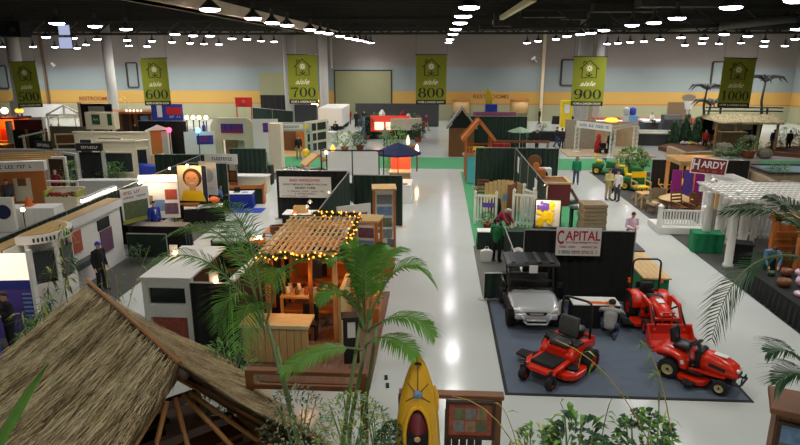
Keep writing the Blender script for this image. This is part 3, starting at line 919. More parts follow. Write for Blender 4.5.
    for a in 'LR':
        d = (J['t' + a] - J['a' + a])
        o = MB().cap(J['a' + a] + d * -.1 + Vector((0, 0, -.01)), .048, J['t' + a] + d * .15, .038, 10).build('shoe', 'shoe', t, True)
    # hair or hat
    mb = MB()
    c = H + up * .05 - f * .012
    n = 16
    vs = []
    for i in range(7):
        ph = math.pi * (.03 + .5 * i / 6)
        for j in range(n):
            th = 2 * math.pi * j / n
            back = -math.cos(th)   # th=0 is the face side
            q = ph * (1 + (.32 * max(0, back) if i > 2 else 0) - (.28 * max(0, -back) if i > 3 else 0))
            vs.append(c + up * .105 * math.cos(q) * 1.02 + f * math.cos(th) * .1 * math.sin(q) + side * math.sin(th) * .088 * math.sin(q))
    fs = [(i * n + j, i * n + (j + 1) % n, (i + 1) * n + (j + 1) % n, (i + 1) * n + j) for i in range(6) for j in range(n)]
    fs.append(tuple(range(n)))
    mb.add(vs, fs)
    if long_hair:
        mb.cap(H - f * .06 + up * .02, .085, H - f * .06 - up * .13, .06, 10)
        for s in (-1, 1): mb.cap(H + side * s * .07 + up * .02, .04, H + side * s * .075 - up * .13, .028, 8)
    mb.build('hair' if not hat else 'cap', hat or hair, t, True)
    if hat:
        MB().lathe([(.001, .0), (.085, .0), (.085, .012), (.001, .012)], tuple(H + up * .07 + f * .085), 14).build('cap_peak', hat, t)
    if near:
        for s in (-1, 1):
            e = MB().ball(H + f * .083 + up * .03 + side * s * .03, .011, 8).build('eye', 'black', t, True)
    return t
# ================================================================ THE ORANGE MACHINES
def wheel(parent, c, r, w, rim, name='wheel', lugs=0, rimr=.58, hub=True):
    # tyre with axle along X, rim as a sub-part
    mb = MB().lathe([(r * rimr, -w / 2), (r * .86, -w / 2), (r * .97, -w * .36), (r, -w * .15), (r, w * .15), (r * .97, w * .36), (r * .86, w / 2), (r * rimr, w / 2), (r * rimr, -w / 2)], c, 28, 0, 'x', caps=False)
    for i in range(lugs):
        th = 2 * math.pi * i / lugs
        for sd in (-1, 1):
            a = th + (math.pi / lugs if sd > 0 else 0)
            mb.box((c[0] + sd * w * .24, c[1] + r * .95 * math.cos(a), c[2] + r * .95 * math.sin(a)), (w * .46, r * .10, r * .09), 0, (a - math.pi / 2, 0, sd * .5))
    o = mb.build(name, 'rubber', parent, True)
    k = MB().lathe([(.02, -w * .30), (r * rimr * .45, -w * .36), (r * rimr * .5, -w * .2), (r * rimr * .9, -w * .2), (r * rimr * 1.02, -w * .48), (r * rimr * 1.02, w * .48), (r * rimr * .9, w * .2), (r * rimr * .5, w * .2), (r * rimr * .45, w * .36), (.02, w * .30)], c, 20, 0, 'x').build('rim', rim, o, True)
    if hub:
        MB().cyl(c, r * .14, w * .8, 12, 0, 'x').build('hub_cap', 'black', o, True)
    return o
def seat(parent, y, z, w=.46, tilt=12, bh=.45, m='dgrey'):
    q = MB()
    q.box((0, y, z), (w, .46, .13)); q.box((w * .5 - .03, y, z + .05), (.09, .42, .08)); q.box((-w * .5 + .03, y, z + .05), (.09, .42, .08))
    q.build('seat', m, parent, True, .04)
    q = MB()
    a = R(tilt)
    q.box((0, y + .24 + math.sin(a) * bh / 2, z + .06 + bh / 2), (w, .12, bh), 0, (-a, 0, 0))
    q.box((w * .5 - .04, y + .21 + math.sin(a) * bh / 2, z + .04 + bh / 2), (.09, .12, bh * .85), 0, (-a, 0, 0)); q.box((-w * .5 + .04, y + .21 + math.sin(a) * bh / 2, z + .04 + bh / 2), (.09, .12, bh * .85), 0, (-a, 0, 0))
    q.build('backrest', m, parent, True, .04)

def zero_turn(loc, rz):
    t = thing('zero_turn_mower', 'orange zero-turn ride-on mower with dark grey seat, nearest the kayak', 'mower', loc, rz)
    # frame rails and foot platform
    mb = MB().bx(-.36, -.26, -.95, .85, .30, .40).bx(.26, .36, -.95, .85, .30, .40).bx(-.42, .42, -.98, -.86, .30, .40)
    mb.prism([(-.90, .36), (-.86, .42), (-.15, .46), (-.15, .36)], -.40, .40, 'x')
    mb.build('frame', 'orange', t, False, .015)
    MB().prism([(-.84, .425), (-.80, .50), (-.62, .475), (-.18, .475), (-.18, .43)], -.30, .30, 'x').build('foot_mat', 'blackm', t, False, .01)
    # side pods / fenders
    for s in (-1, 1):
        prof = [(-.18, .40), (-.20, .56), (-.02, .70), (.30, .76), (.62, .74), (.86, .66), (.88, .50), (.55, .42)]
        MB().prism(prof, s * .24, s * .44, 'x').build('fender', 'orange', t, True, .035)
        # lap-bar lever
        MB().tube([(s * .34, .02, .70), (s * .36, -.10, .95), (s * .30, -.20, 1.04), (s * .06, -.22, 1.05)], .018, 8).build('steering_lever', 'black', t, True)
        MB().bx(s * .26, s * .46, -.02, .36, .74, .80).build('armrest_console', 'black', t, False, .02)
    MB().bx(-.26, .26, -.16, .55, .42, .66).build('seat_pan', 'orange', t, False, .03)
    seat(t, .12, .74, .50, 12, .50)
    # engine
    e = MB().bx(-.30, .30, .60, 1.02, .44, .70).cyl((0, .80, .78), .20, .14, 18).build('engine', 'black', t, False, .02)
    MB().lathe([(.22, 0), (.20, .05), (.05, .06), (.02, .06)], (0, .80, .85), 18).build('engine_fan_cover', 'dgrey', e, True)
    MB().prism([(.86, .40), (.88, .74), (1.04, .70), (1.06, .44)], -.40, .40, 'x').build('rear_guard', 'orange', t, False, .02)
    # deck
    pl = []
    for (cx, cy, r, a0, a1) in ((-.38, -.28, .32, 180, 300), (.0, -.36, .30, 245, 295), (.38, -.28, .32, 240, 360), (.38, .02, .32, 0, 60), (-.38, .02, .32, 120, 180)):
        for i in range(7):
            th = R(a0 + (a1 - a0) * i / 6); pl.append((cx + r * math.cos(th), cy + r * math.sin(th)))
    MB().prism(pl, .12, .26, 'z').build('mower_deck', 'orange', t, False, .025)
    mb = MB().cyl((.46, -.18, .29), .16, .08, 14).cyl((-.46, -.18, .29), .16, .08, 14).cyl((0, -.2, .28), .13, .06, 14)
    mb.build('belt_cover', 'blackm', t)
    MB().prism([(-.70, -.36), (-1.05, -.30), (-1.08, .02), (-.68, .06)], .16, .22, 'z').build('discharge_chute', 'blackm', t, False, .02)
    for s in (-1, 1):
        wheel(t, (s * .36, -.98, .165), .165, .15, 'orange', 'caster_wheel', 0, .5)
        MB().beam((s * .25, -.92, .36), (s * .36, -.96, .40), .07, .06).cyl((s * .36, -.96, .40), .035, .12, 10).bx(s * .36 - .10, s * .36 - .08, -1.0, -.94, .16, .36).bx(s * .36 + .08, s * .36 + .10, -1.0, -.94, .16, .36).bx(s * .36 - .10, s * .36 + .10, -1.0, -.94, .345, .365).build('caster_fork', 'black', t)
        wheel(t, (s * .55, .50, .29), .29, .26, 'orange', 'drive_wheel', 16, .55)
    # roll bar with a paper tag
    o = MB().tube([(-.40, .72, .45), (-.40, .74, 1.50), (-.36, .74, 1.62), (-.28, .74, 1.66), (.28, .74, 1.66), (.36, .74, 1.62), (.40, .74, 1.50), (.40, .72, .45)], .03, 10).build('roll_bar', 'black', t, True)
    MB().bx(-.46, -.44, .62, .84, 1.12, 1.50).build('paper_tag', 'white', o)
    MB().bx(.10, .36, -.40, -.38, .19, .25).bx(.42, .60, -.34, -.30, .262, .27).build('decal', 'white', t)
    return t

def lawn_tractor(loc, rz):
    t = thing('lawn_tractor', 'orange lawn tractor with cream wheel rims at the carpet corner', 'mower', loc, rz)
    # hood: lofted sections from dash to nose
    secs = []
    for y, hw, zb, zt, cr in ((-.30, .27, .50, .92, .10), (-.45, .29, .48, .93, .11), (-.75, .30, .47, .90, .12), (-1.0, .28, .46, .82, .12), (-1.16, .24, .46, .72, .10), (-1.22, .19, .48, .62, .06)):
        s = []
        for (u, v) in ((-1, 0), (-1.02, .35), (-.98, .65), (-.84, .88), (-.5, 1), (0, 1.03), (.5, 1), (.84, .88), (.98, .65), (1.02, .35), (1, 0)):
            s.append((hw * u, y, zb + (zt - zb) * v))
        secs.append(s)
    MB().loft(secs).build('hood', 'orange', t, True)
    for s in (-1, 1):
        MB().prism([(s * .06, .60), (s * .17, .62), (s * .19, .70), (s * .10, .71)], -1.235, -1.15, 'y').build('headlight', 'white', t, False, .01)
        MB().box((s * .301, -.72, .66), (.012, .42, .10), 0, (R(8), 0, 0)).build('hood_vent', 'black', t)
    MB().bx(-.17, .17, -1.24, -1.18, .48, .58).build('grille', 'black', t, False, .01)
    MB().tube([(-.30, -1.0, .34), (-.30, -1.28, .34), (-.26, -1.34, .38), (.26, -1.34, .38), (.30, -1.28, .34), (.30, -1.0, .34)], .028, 8).tube([(-.2, -1.32, .36), (-.2, -1.32, .50), (.2, -1.32, .50), (.2, -1.32, .36)], .018, 6).build('bumper', 'black', t, True)
    MB().box((0, -.72, .932), (.20, .34, .006), 0, (R(4), 0, 0)).build('paper_notice', 'white', t)
    # frame, dash, steering
    MB().bx(-.20, .20, -1.1, .65, .26, .46).build('chassis', 'blackm', t)
    MB().prism([(-.32, .45), (-.34, .95), (-.24, 1.0), (-.10, .92), (-.12, .45)], -.22, .22, 'x').build('dash', 'black', t, True, .03)
    o = MB().tube([(0, -.2, .92), (0, -.06, 1.06)], .03, 8).build('steering_column', 'black', t)
    pts = [(.19 * math.cos(2 * math.pi * i / 20), -.05 + .19 * math.sin(2 * math.pi * i / 20) * .8, 1.07 + .19 * math.sin(2 * math.pi * i / 20) * .5 * -1) for i in range(21)]
    MB().tube(pts, .02, 8, 0, False).beam(pts[0], pts[10], .03, .02).beam(pts[15], (0, -.05, 1.07), .03, .02).build('steering_wheel', 'black', o, True)
    # foot boards, running orange rail
    for s in (-1, 1):
        MB().bx(s * .20, s * .46, -.42, .08, .36, .40).build('foot_board', 'black', t, False, .01)
        MB().prism([(-.95, .42), (-.95, .48), (-.30, .46), (.10, .40), (.16, .50), (.22, .44), (.10, .34), (-.34, .38)], s * .24, s * .34, 'x').build('side_rail', 'orange', t, False, .01)
        # rear fender sweeping over the wheel
        prof = [(.0, .42), (.04, .62), (.16, .76), (.40, .82), (.70, .80), (.92, .70), (.94, .62), (.72, .70), (.44, .72), (.24, .64), (.14, .42)]
        MB().prism(prof, s * .14, s * .50, 'x').build('fender', 'orange', t, True, .02)
        MB().box((s * .504, .10, .62), (.01, .09, .12), 0, (R(-20), 0, 0)).build('decal', 'white', t)
    MB().prism([(.0, .42), (.06, .70), (.30, .80), (.75, .80), (.95, .68), (.90, .46)], -.20, .20, 'x').build('rear_body', 'orange', t, True, .03)
    seat(t, .26, .90, .44, 10, .42, 'black')
    # deck
    pl = []
    for (cx, cy, r, a0, a1) in ((-.28, -.25, .32, 150, 275), (.28, -.25, .32, 265, 390), (.25, .0, .30, 10, 90), (-.25, .0, .30, 90, 170)):
        for i in range(8):
            th = R(a0 + (a1 - a0) * i / 7); pl.append((cx + r * math.cos(th), cy + r * math.sin(th)))
    MB().prism(pl, .10, .25, 'z').build('mower_deck', 'orange', t, False, .03)
    MB().prism([(-.52, -.35), (-.82, -.30), (-.80, -.02), (-.52, .0)], .12, .20, 'z').build('discharge_chute', 'blackm', t, False, .02)
    MB().bx(-.40, .40, -.92, -.84, .20, .28).build('front_axle', 'black', t)
    for s in (-1, 1):
        wheel(t, (s * .43, -.88, .20), .20, .17, 'rimcream', 'front_wheel', 0, .58)
        wheel(t, (s * .40, .46, .28), .28, .24, 'rimcream', 'rear_wheel', 18, .56)
    return t

def loader_tractor(loc, rz):
    t = thing('loader_tractor', 'orange compact tractor with front loader bucket and black roll bar', 'tractor', loc, rz)
    secs = []
    for y, hw, zb, zt in ((-.10, .27, .62, 1.12), (-.5, .27, .60, 1.12), (-.9, .25, .58, 1.04), (-1.12, .22, .58, .94), (-1.2, .18, .60, .86)):
        secs.append([(hw * u, y, zb + (zt - zb) * v) for (u, v) in ((-1, 0), (-1.02, .5), (-.94, .8), (-.6, 1), (0, 1.04), (.6, 1), (.94, .8), (1.02, .5), (1, 0))])
    MB().loft(secs).build('hood', 'orange', t, True)
    MB().bx(-.16, .16, -1.225, -1.15, .62, .82).build('grille', 'black', t, False, .01)
    for s in (-1, 1): MB().box((s * .14, -1.17, .87), (.10, .05, .07)).build('headlight', 'white', t, False, .01)
    MB().box((0, -.55, 1.135), (.22, .30, .006), 0, (R(4), 0, 0)).build('paper_notice', 'white', t)
    MB().bx(-.19, .19, -1.15, .9, .34, .62).build('chassis', 'blackm', t, False, .02)
    MB().prism([(-.14, .62), (-.14, 1.12), (.0, 1.2), (.12, 1.12), (.06, .62)], -.24, .24, 'x').build('dash', 'black', t, True, .02)
    o = MB().tube([(0, .06, 1.1), (0, .16, 1.26)], .025, 8).build('steering_column', 'black', t)
    pts = [(.18 * math.cos(2 * math.pi * i / 20), .17 + .15 * math.sin(2 * math.pi * i / 20), 1.27 - .09 * math.sin(2 * math.pi * i / 20)) for i in range(21)]
    MB().tube(pts, .018, 8, 0, False).beam(pts[0], pts[10], .03, .02).build('steering_wheel', 'black', o, True)
    for s in (-1, 1):
        prof = [(.10, .58), (.12, .80), (.30, 1.04), (.60, 1.10), (.92, 1.04), (1.0, .90), (.90, .96), (.60, 1.02), (.34, .96), (.22, .76), (.20, .58)]
        MB().prism(prof, s * .28, s * .62, 'x').build('fender', 'orange', t, True, .02)
        MB().bx(s * .20, s * .30, .15, 1.0, .55, 1.02).build('fender_skirt', 'orange', t, False, .02)
        wheel(t, (s * .50, .62, .46), .46, .28, 'orange', 'rear_wheel', 18, .55)
        wheel(t, (s * .44, -.80, .27), .27, .20, 'orange', 'front_wheel', 14, .55)
        MB().bx(s * .22, s * .48, -.25, .25, .48, .53).build('foot_board', 'black', t)
        # loader frame
        o = MB().bx(s * .36, s * .46, -.32, -.16, .42, 1.22).bx(s * .2, s * .44, -.30, -.18, .40, .52).build('loader_post', 'orange', t, False, .01)
        o = MB().beam((s * .44, -.24, 1.18), (s * .44, -1.00, 1.14), .09, .13).beam((s * .44, -.95, 1.17), (s * .44, -1.50, .42), .09, .13).build('loader_arm', 'orange', t, False, .015)
        MB().tube([(s * .44, -.26, .70), (s * .44, -.85, 1.06)], .032, 8).tube([(s * .44, -.95, 1.20), (s * .44, -1.56, .66)], .032, 8).build('hydraulic_cylinder', 'black', o, True)
    MB().beam((-.42, -1.25, .74), (.42, -1.25, .74), .08, .08).build('arm_crossbar', 'orange', t)
    for s in (-1, 1):
        MB().beam((s * .14, -1.26, .42), (s * .14, -1.30, 1.0), .04, .04).build('grille_guard', 'orange', t)
    MB().bx(-.2, .2, -1.34, -1.26, .98, 1.02).build('guard_bar', 'orange', t)
    # bucket, open to the front
    prof = [(-1.46, .62), (-1.42, .30), (-1.52, .06), (-2.02, .04), (-2.02, .07), (-1.56, .10), (-1.47, .30), (-1.50, .62)]
    b = MB().prism(prof, -.66, .66, 'x')
    for s in (-1, 1): b.prism([(-1.46, .62), (-1.42, .30), (-1.52, .06), (-2.02, .04), (-1.9, .22), (-1.56, .60)], s * .64, s * .67, 'x')
    b.build('bucket', 'orange', t, False, .008)
    MB().bx(-.68, .68, -1.53, -1.43, .60, .66).build('bucket_rim', 'orange', t)
    MB().box((.0, -1.44, .35), (.3, .05, .4)).build('hitch_plate', 'blackm', t)
    seat(t, .50, .86, .46, 10, .42, 'black')
    o = MB().tube([(-.46, .92, .60), (-.46, .98, 2.02), (-.42, .98, 2.12), (-.32, .98, 2.18), (.32, .98, 2.18), (.42, .98, 2.12), (.46, .98, 2.02), (.46, .92, .60)], .035, 10).build('roll_bar', 'black', t, True)
    for s in (-1, 1):
        MB().bx(s * .50, s * .58, .92, 1.0, 1.26, 1.44).build('warning_lamp', 'orange2', o)
    MB().bx(-.30, .30, .96, 1.0, 1.05, 1.3).build('rear_panel', 'blackm', t)
    MB().prism([(-.70, -.55), (.70, -.55), (.78, -.2), (.70, .1), (-.70, .1), (-.78, -.2)], .12, .26, 'z').build('mower_deck', 'orange', t, False, .03)
    MB().prism([(-.72, -.5), (-1.05, -.45), (-1.02, -.05), (-.72, 0)], .12, .22, 'z').build('discharge_chute', 'blackm', t, False, .02)
    return t

def utility_vehicle(loc, rz):
    t = thing('utility_vehicle', 'silver utility vehicle with black canopy roof', 'utility vehicle', loc, rz)
    secs = []
    for y, hw, zb, zt in ((-.35, .66, .62, 1.06), (-.7, .67, .60, 1.02), (-1.1, .66, .58, .94), (-1.36, .62, .58, .84), (-1.46, .54, .60, .76)):
        secs.append([(hw * u, y, zb + (zt - zb) * v) for (u, v) in ((-1, 0), (-1.01, .5), (-.97, .82), (-.75, 1), (-.3, .99), (0, 1.03), (.3, .99), (.75, 1), (.97, .82), (1.01, .5), (1, 0))])
    MB().loft(secs).build('hood', 'silver', t, True)
    MB().bx(-.58, .58, -1.52, -1.36, .44, .66).build('front_fascia', 'silver', t, True, .05)
    MB().prism([(-.30, .70), (-.24, .62), (.24, .62), (.30, .70)], -1.535, -1.44, 'y').build('grille', 'black', t, False, .01)
    MB().prism([(-.20, .685), (-.16, .645), (.16, .645), (.20, .685)], -1.545, -1.53, 'y').build('grille_badge', 'silver', t)
    for s in (-1, 1):
        MB().prism([(s * .36, .66), (s * .60, .72), (s * .62, .82), (s * .46, .80)], -1.49, -1.36, 'y').build('headlight', 'white', t, True, .02)
        MB().prism([(-1.42, .50), (-1.40, .78), (-.60, .86), (-.36, .70), (-.36, .40), (-.52, .42), (-.60, .62), (-.95, .68), (-1.25, .60), (-1.30, .48)], s * .60, s * .76, 'x').build('front_fender', 'blackm', t, False, .02)
        wheel(t, (s * .62, -.95, .32), .32, .26, 'dgrey', 'front_wheel', 16, .5)
        wheel(t, (s * .62, .95, .32), .32, .28, 'dgrey', 'rear_wheel', 16, .5)
        MB().prism([(-.4, .40), (-.4, .62), (.45, .62), (.45, .40)], s * .50, s * .72, 'x').build('sill', 'blackm', t, False, .02)
        MB().tube([(s * .62, -.40, 1.0), (s * .62, -.30, 1.2), (s * .62, -.10, 1.9), (s * .62, .0, 1.95)], .028, 8).tube([(s * .62, .55, .70), (s * .62, .55, 1.92)], .028, 8).build('cab_post', 'black', t, True)
        MB().box((s * .80, -.34, 1.22), (.14, .06, .20)).build('mirror', 'black', t, False, .015)
    MB().tube([(-.34, -1.50, .40), (-.30, -1.60, .40), (-.26, -1.62, .34), (.26, -1.62, .34), (.30, -1.60, .40), (.34, -1.50, .40)], .03, 8).tube([(-.30, -1.59, .40), (-.40, -1.56, .60)], .024, 8).tube([(.30, -1.59, .40), (.40, -1.56, .60)], .024, 8).bx(-.28, .28, -1.63, -1.58, .44, .50).build('bumper_guard', 'silver', t, True)
    MB().bx(-.62, .62, -1.3, 1.5, .36, .56).build('chassis', 'blackm', t, False, .03)
    MB().prism([(-.36, .62), (-.40, 1.06), (-.22, 1.10), (-.14, .95), (-.2, .62)], -.64, .64, 'x').build('dash', 'black', t, True, .03)
    o = MB().tube([(-.3, -.2, 1.0), (-.3, -.02, 1.12)], .025, 8).build('steering_column', 'black', t)
    pts = [(-.3 + .18 * math.cos(2 * math.pi * i / 20), -.02 + .09 * math.sin(2 * math.pi * i / 20), 1.13 + .15 * math.sin(2 * math.pi * i / 20)) for i in range(21)]
    MB().tube(pts, .018, 8, 0, False).build('steering_wheel', 'black', o, True)
    q = MB().bx(-.60, .60, .02, .48, .60, .80)
    q.build('bench_seat', 'dgrey', t, True, .04)
    MB().box((0, .50, 1.10), (1.2, .12, .52), 0, (R(-8), 0, 0)).build('bench_back', 'dgrey', t, True, .04)
    MB().bx(-.62, .62, -.06, .02, 1.22, 1.30).build('dash_bar', 'dgrey', t, False, .02)
    # cargo bed
    MB().bx(-.70, .70, .66, 1.66, .60, .66).bx(-.70, -.66, .66, 1.66, .66, .98).bx(.66, .70, .66, 1.66, .66, .98).bx(-.70, .70, .66, .70, .66, .98).bx(-.70, .70, 1.62, 1.66, .66, .98).build('cargo_bed', 'dgrey', t, False, .01)
    # roof canopy with raised ribs
    o = MB().prism([(-.52, 1.93), (-.50, 2.0), (-.30, 2.05), (.60, 2.06), (.82, 2.02), (.84, 1.93)], -.76, .76, 'x').build('canopy_roof', 'black', t, True, .04)
    for k in range(4):
        MB().bx(-.60 + k * .36, -.48 + k * .36, -.40, .70, 2.05, 2.075).build('roof_rib', 'dgrey', o, False, .01)
    MB().bx(-.12, .12, -.55, -.54, 1.72, 2.0).build('paper_tag', 'white', o)
    return t

def heading(dx, dy):
    # rotation that turns local -Y to the direction (dx, dy)
    return math.atan2(dx, -dy)
CPZ = .028
def place(o, a_loc, a_px, b_loc, b_px, sc=1.0):
    # stand o so that two of its own points come over two measured floor points (a exactly, b by direction)
    A, B = at(a_px[0], a_px[1], a_loc[2]), at(b_px[0], b_px[1], b_loc[2])
    w = math.atan2(B.y - A.y, B.x - A.x) - math.atan2(b_loc[1] - a_loc[1], b_loc[0] - a_loc[0])
    x, y = rot2(a_loc[0] * sc, a_loc[1] * sc, w)
    o.location = (A.x - x, A.y - y, CPZ); o.rotation_euler.z = w; o.scale = (sc,) * 3
o = zero_turn((0, 0, CPZ), 0)
place(o, (.36, -.98, 0), (550, 391), (.55, .50, 0), (589, 371), 1.04)
o = lawn_tractor((0, 0, CPZ), 0)
place(o, (-.42, .46, 0), (667, 378), (-.43, -.88, 0), (715, 394.5), .9)
o = loader_tractor((0, 0, CPZ), 0)
o.location = (6.5, 17.65, CPZ); o.rotation_euler.z = .04; o.scale = (.92, .82, .82)
o = utility_vehicle((0, 0, CPZ), 0)
place(o, (0, -1.6, .42), (537, 322), (0, .8, 1.9), (531, 256), .95)
o.scale = (1.06, .92, .88)
# ================================================================ BOOTHS BETWEEN THE 800 AND 900 AISLES
F = .016
# equipment dealer booth
drape((2.85, 19.4), (6.35, 19.4), 2.42, 'tall dark green drape behind the white capital lettered sign', 'drape_black')
drape((1.62, 19.4), (2.80, 19.4), .92, 'knee-high dark green drape rail beside the silver utility vehicle')
drape((2.85, 19.55), (2.85, 25.2), .92, 'low drape rail running back from the tall drape behind the canopy vehicle')
def art(mb, w, h):
    lettering(mb, 'C', -w * .405, h * .66, w * .15, h * .50, -.002, 1)
    lettering(mb, 'APITAL', w * .09, h * .72, w * .78, h * .34, -.002, 1)
    lettering(mb, 'ITY EQUIPMENT CO.', w * .09, h * .47, w * .72, h * .075, -.002, 1)
    scribble(mb, -w * .24, h * .32, w * .36, h * .06, -.002, 1, 14); scribble(mb, w * .25, h * .32, w * .36, h * .06, -.002, 1, 14)
    scribble(mb, -w * .30, h * .13, w * .26, h * .10, -.002, 2, 8); scribble(mb, w * .16, h * .13, w * .60, h * .10, -.002, 1, 22)
a = W(555, 255, 19.25); b = W(602, 228, 19.25)
panel('dealer_sign', 'white sign with red CAPITAL lettering hung on the dark drape', 'sign', (( a.x + b.x) / 2, 19.22, a.z), 0, b.x - a.x, b.z - a.z, ['white', 'redink', 'ink'], art)
t = table('black-skirted table with a white top behind the kneeling man', (4.72, 17.5, .028), 0, 1.35, .62, .74, 'blackm', 'white')
for i, (dx, w) in enumerate(((-.02, .5), (.38, .3))):
    p = Vector((4.72 + dx, 17.32, .80))
    solo(MB().box((0, 0, 0), (w, .16, .012)).box((.02, .03, .011), (w * .8, .12, .01)), 'brochure_stack', 'orange2', 'orange brochures fanned on the white-topped table, ' + ('wider pile' if i == 0 else 'smaller pile at its right end'), 'brochures', tuple(p))
c = at(611, 336)
person('person in grey shirt and dark cap kneeling by the orange loader tractor', (c.x - .05, c.y + .05, .028), math.pi - .35, P_KNEEL, 'c_grey', 'jeans', 'hair_k', hat='c_black', near=True).scale = (1.2, 1.1, .85)
# green counter with a planked top
t = thing('plank_counter', 'green-sided counter with a pale planked top behind the loader tractor', 'counter', (7.02, 20.3, F), 0)
MB().bx(-.42, .36, -1.35, 1.25, 0, .98).build('base', 'green', t)
for k in range(5):
    MB().bx(-.46 + k * .175, -.46 + k * .175 + .165, -1.42, 1.32, .98, 1.03).build('plank', 'wood_lty', t)
t2 = thing('step_stand', 'black boxed stand between the plank counter and the pink-shirted person', 'stand', (7.05, 22.4, F), .0)
MB().bx(-.42, .42, -.45, .45, 0, .95).build('cabinet', 'blackm', t2, False, .02)
MB().bx(-.5, .5, -.52, .52, .95, 1.0).build('top', 'black', t2)
c = at(633, 259)
person('person in pale pink shirt standing at the dark stand in the aisle', (7.95, 24.9, 0), .15, P_READ, 'c_pink', 'c_black', 'hair_b', near=True)
o = solo(MB().bx(-.22, .22, -.12, .12, 0, .34).tube([(-.12, 0, .34), (-.1, 0, .44), (.1, 0, .44), (.12, 0, .34)], .015, 6), 'shoulder_bag', 'c_black', 'black bag on the dark stand in front of the pink-shirted person', 'bag', (7.05, 22.5, 1.018), .2)
# green jacket person, bag and small table
person('person in green jacket leaning over the low draped table', (2.36, 23.3, F), math.pi - .45, P_READ, 'c_green', 'c_black', 'hair_k', near=True)
o = thing('carrier_bag', 'white carrier bag beside the green jacket person', 'bag', (1.98, 23.3, F))
MB().prism([(-.20, 0), (.20, 0), (.24, .44), (.10, .50), (-.10, .50), (-.24, .44)], -.10, .10, 'y').build('bag_body', 'whitecloth', o, False, .03)
MB().tube([(-.08, 0, .48), (-.05, 0, .62), (.05, 0, .62), (.08, 0, .48)], .012, 6).build('handle', 'whitecloth', o)
table('low dark green draped table with white runner facing the aisle', (1.62 + .55, 25.1, F), 0, .9, .55, .76, 'drape', 'white')
table('long dark green draped counter behind the green jacket person', (3.75, 25.2, F), 0, 2.1, .6, .78, 'drape')
t = thing('wall_fan', 'round grey fan lying by the low drape', 'fan', (3.1, 22.6, F))
MB().cyl((0, 0, .2), .06, .4, 10).cyl((0, 0, .02), .2, .04, 16).build('base', 'lgrey', t)
MB().lathe([(.22, -.05), (.25, 0), (.22, .05), (.05, .07), (.04, -.07), (.22, -.05)], (0, 0, .58), 20, 0, 'y').build('fan_guard', 'lgrey', t, True)
solo(MB().lathe([(.03, 0), (.16, .03), (.20, .08), (.12, .13), (.02, .14)], n=14).box((.16, 0, .06), (.16, .06, .05)), 'black_bag', 'blackm', 'small black bag on the grey carpet by the aisle', 'bag', (2.05, 21.2, F), .5)
person('person with white shawl and maroon top bending behind the draped counter', (2.75, 26.2, F), .9, P_LEAN, 'c_maroon', 'c_black', 'hair_g', long_hair=True)
# lit flower picture
a = W(535, 226, 26.0); b = W(561, 200, 26.0)
def art(mb, w, h):
    rnd = random.Random(3)
    for k in range(90):
        x = rnd.uniform(-.42, .22) * w; z = rnd.uniform(.06, .92) * h  # flowers stop short; the bare white side stands for glare
        r = rnd.uniform(.06, .085) * w
        mb.cyl((x, -.004 - k * .0004, z), r, .006, 9, 2 if z > h * .62 and x < .0 else 1, 'y')
o = panel('flower_picture', 'lit picture of yellow flowers leaning behind the capital sign', 'picture', ((a.x + b.x) / 2, 26, a.z - .02), 0, b.x - a.x, b.z - a.z, ['white', 'yellow', 'purple'], art, frame='black')
table('small black stand under the lit flower picture', ((a.x + b.x) / 2, 26.1, F), 0, 1.1, .5, a.z - .05, 'blackm')
t = thing('clip_lamp', 'black clip lamp shining on the flower picture', 'lamp', (4.62, 26.5, 2.3))
MB().lathe([(.03, .0), (.10, .10), (.12, .16)], n=14).tube([(0, 0, 0), (0, .08, -.06), (0, .12, -.3)], .012, 6).build('lamp_shade', 'black', t, True)
MB().ball((0, 0, .12), .05, 8).build('bulb', M['hotglow'], t, True)
point_light('clip_lamp_light', (4.5, 25.4, 2.2), 60, (255, 220, 180), .06)
# spine and cross drapes
drape((4.75, 26.4), (4.75, 37.9), 2.42, 'long dark green drape running back through the booths right of the 800 aisle', 'drape')
drape((2.35, 38.0), (7.35, 38.0), 2.42, 'dark green drape across the booths behind the wooden hot tub', 'drape')
for i, y in enumerate((35.8, 29.2)):
    solo(MB().bx(-.012, .0, -.38, .38, -.45, .45), 'drape_poster', 'white', 'white poster pinned on the long drape, ' + ('near the wooden hot tub' if i else 'near the corner of the cross drape'), 'poster', (4.68, y, 1.75))
solo(MB().bx(-.5, .5, -.3, .3, 0, 1.1).bx(-.4, .4, -.25, .25, 1.1, 1.13), 'grey_cabinet', 'grey', 'grey box cabinet against the drape beside the cedar gate', 'cabinet', (4.05, 33.5, F))
# fence maker's display
def picket(label, loc, rz, w, h, n, m='white', arch=0.0):
    t = thing('picket_gate', label, 'fence panel', loc, rz)
    for s in (-1, 1):
        o = MB().bx(s * w / 2 - .06, s * w / 2 + .06, -.06, .06, 0, h).build('post', m, t)
        MB().prism([(-.08, h), (.08, h), (.0, h + .1)], -.08, .08, 'y').build('post_cap', m, o, loc=(s * w / 2, 0, 0))
    MB().bx(-w / 2, w / 2, -.03, .03, h * .12, h * .18).build('bottom_rail', m, t)
    MB().bx(-w / 2, w / 2, -.03, .03, h * .86, h * .92).build('top_rail', m, t)
    for i in range(n):
        x = -w / 2 + w * (i + 1) / (n + 1)
        MB().bx(x - .035, x + .035, -.02, .02, h * .05, h * .88).build('picket', m, t)
    return t
c = at(482, 216)
picket('white vinyl picket gate by the aisle beside the red flower pot', (1.98 + .35, 29.0, F), -.12, 1.0, 1.55, 6)
solo(MB().bx(-.28, .28, -.05, -.03, -.1, .12), 'gate_placard', 'purple', 'small purple placard on the white picket gate', 'placard', (2.45, 28.99, .95), -.12)
plant('leafy green plant in a red pot beside the white picket gate', (2.38, 28.2, F), .34, .75, ('leaf_d', 'leaf'), 130, .2, .08, 'red', .2, .26, 3)
picket('white vinyl fence panel standing between the cedar gate and lit flower picture', (4.05, 28.2, F), -.3, 1.0, 1.8, 5)
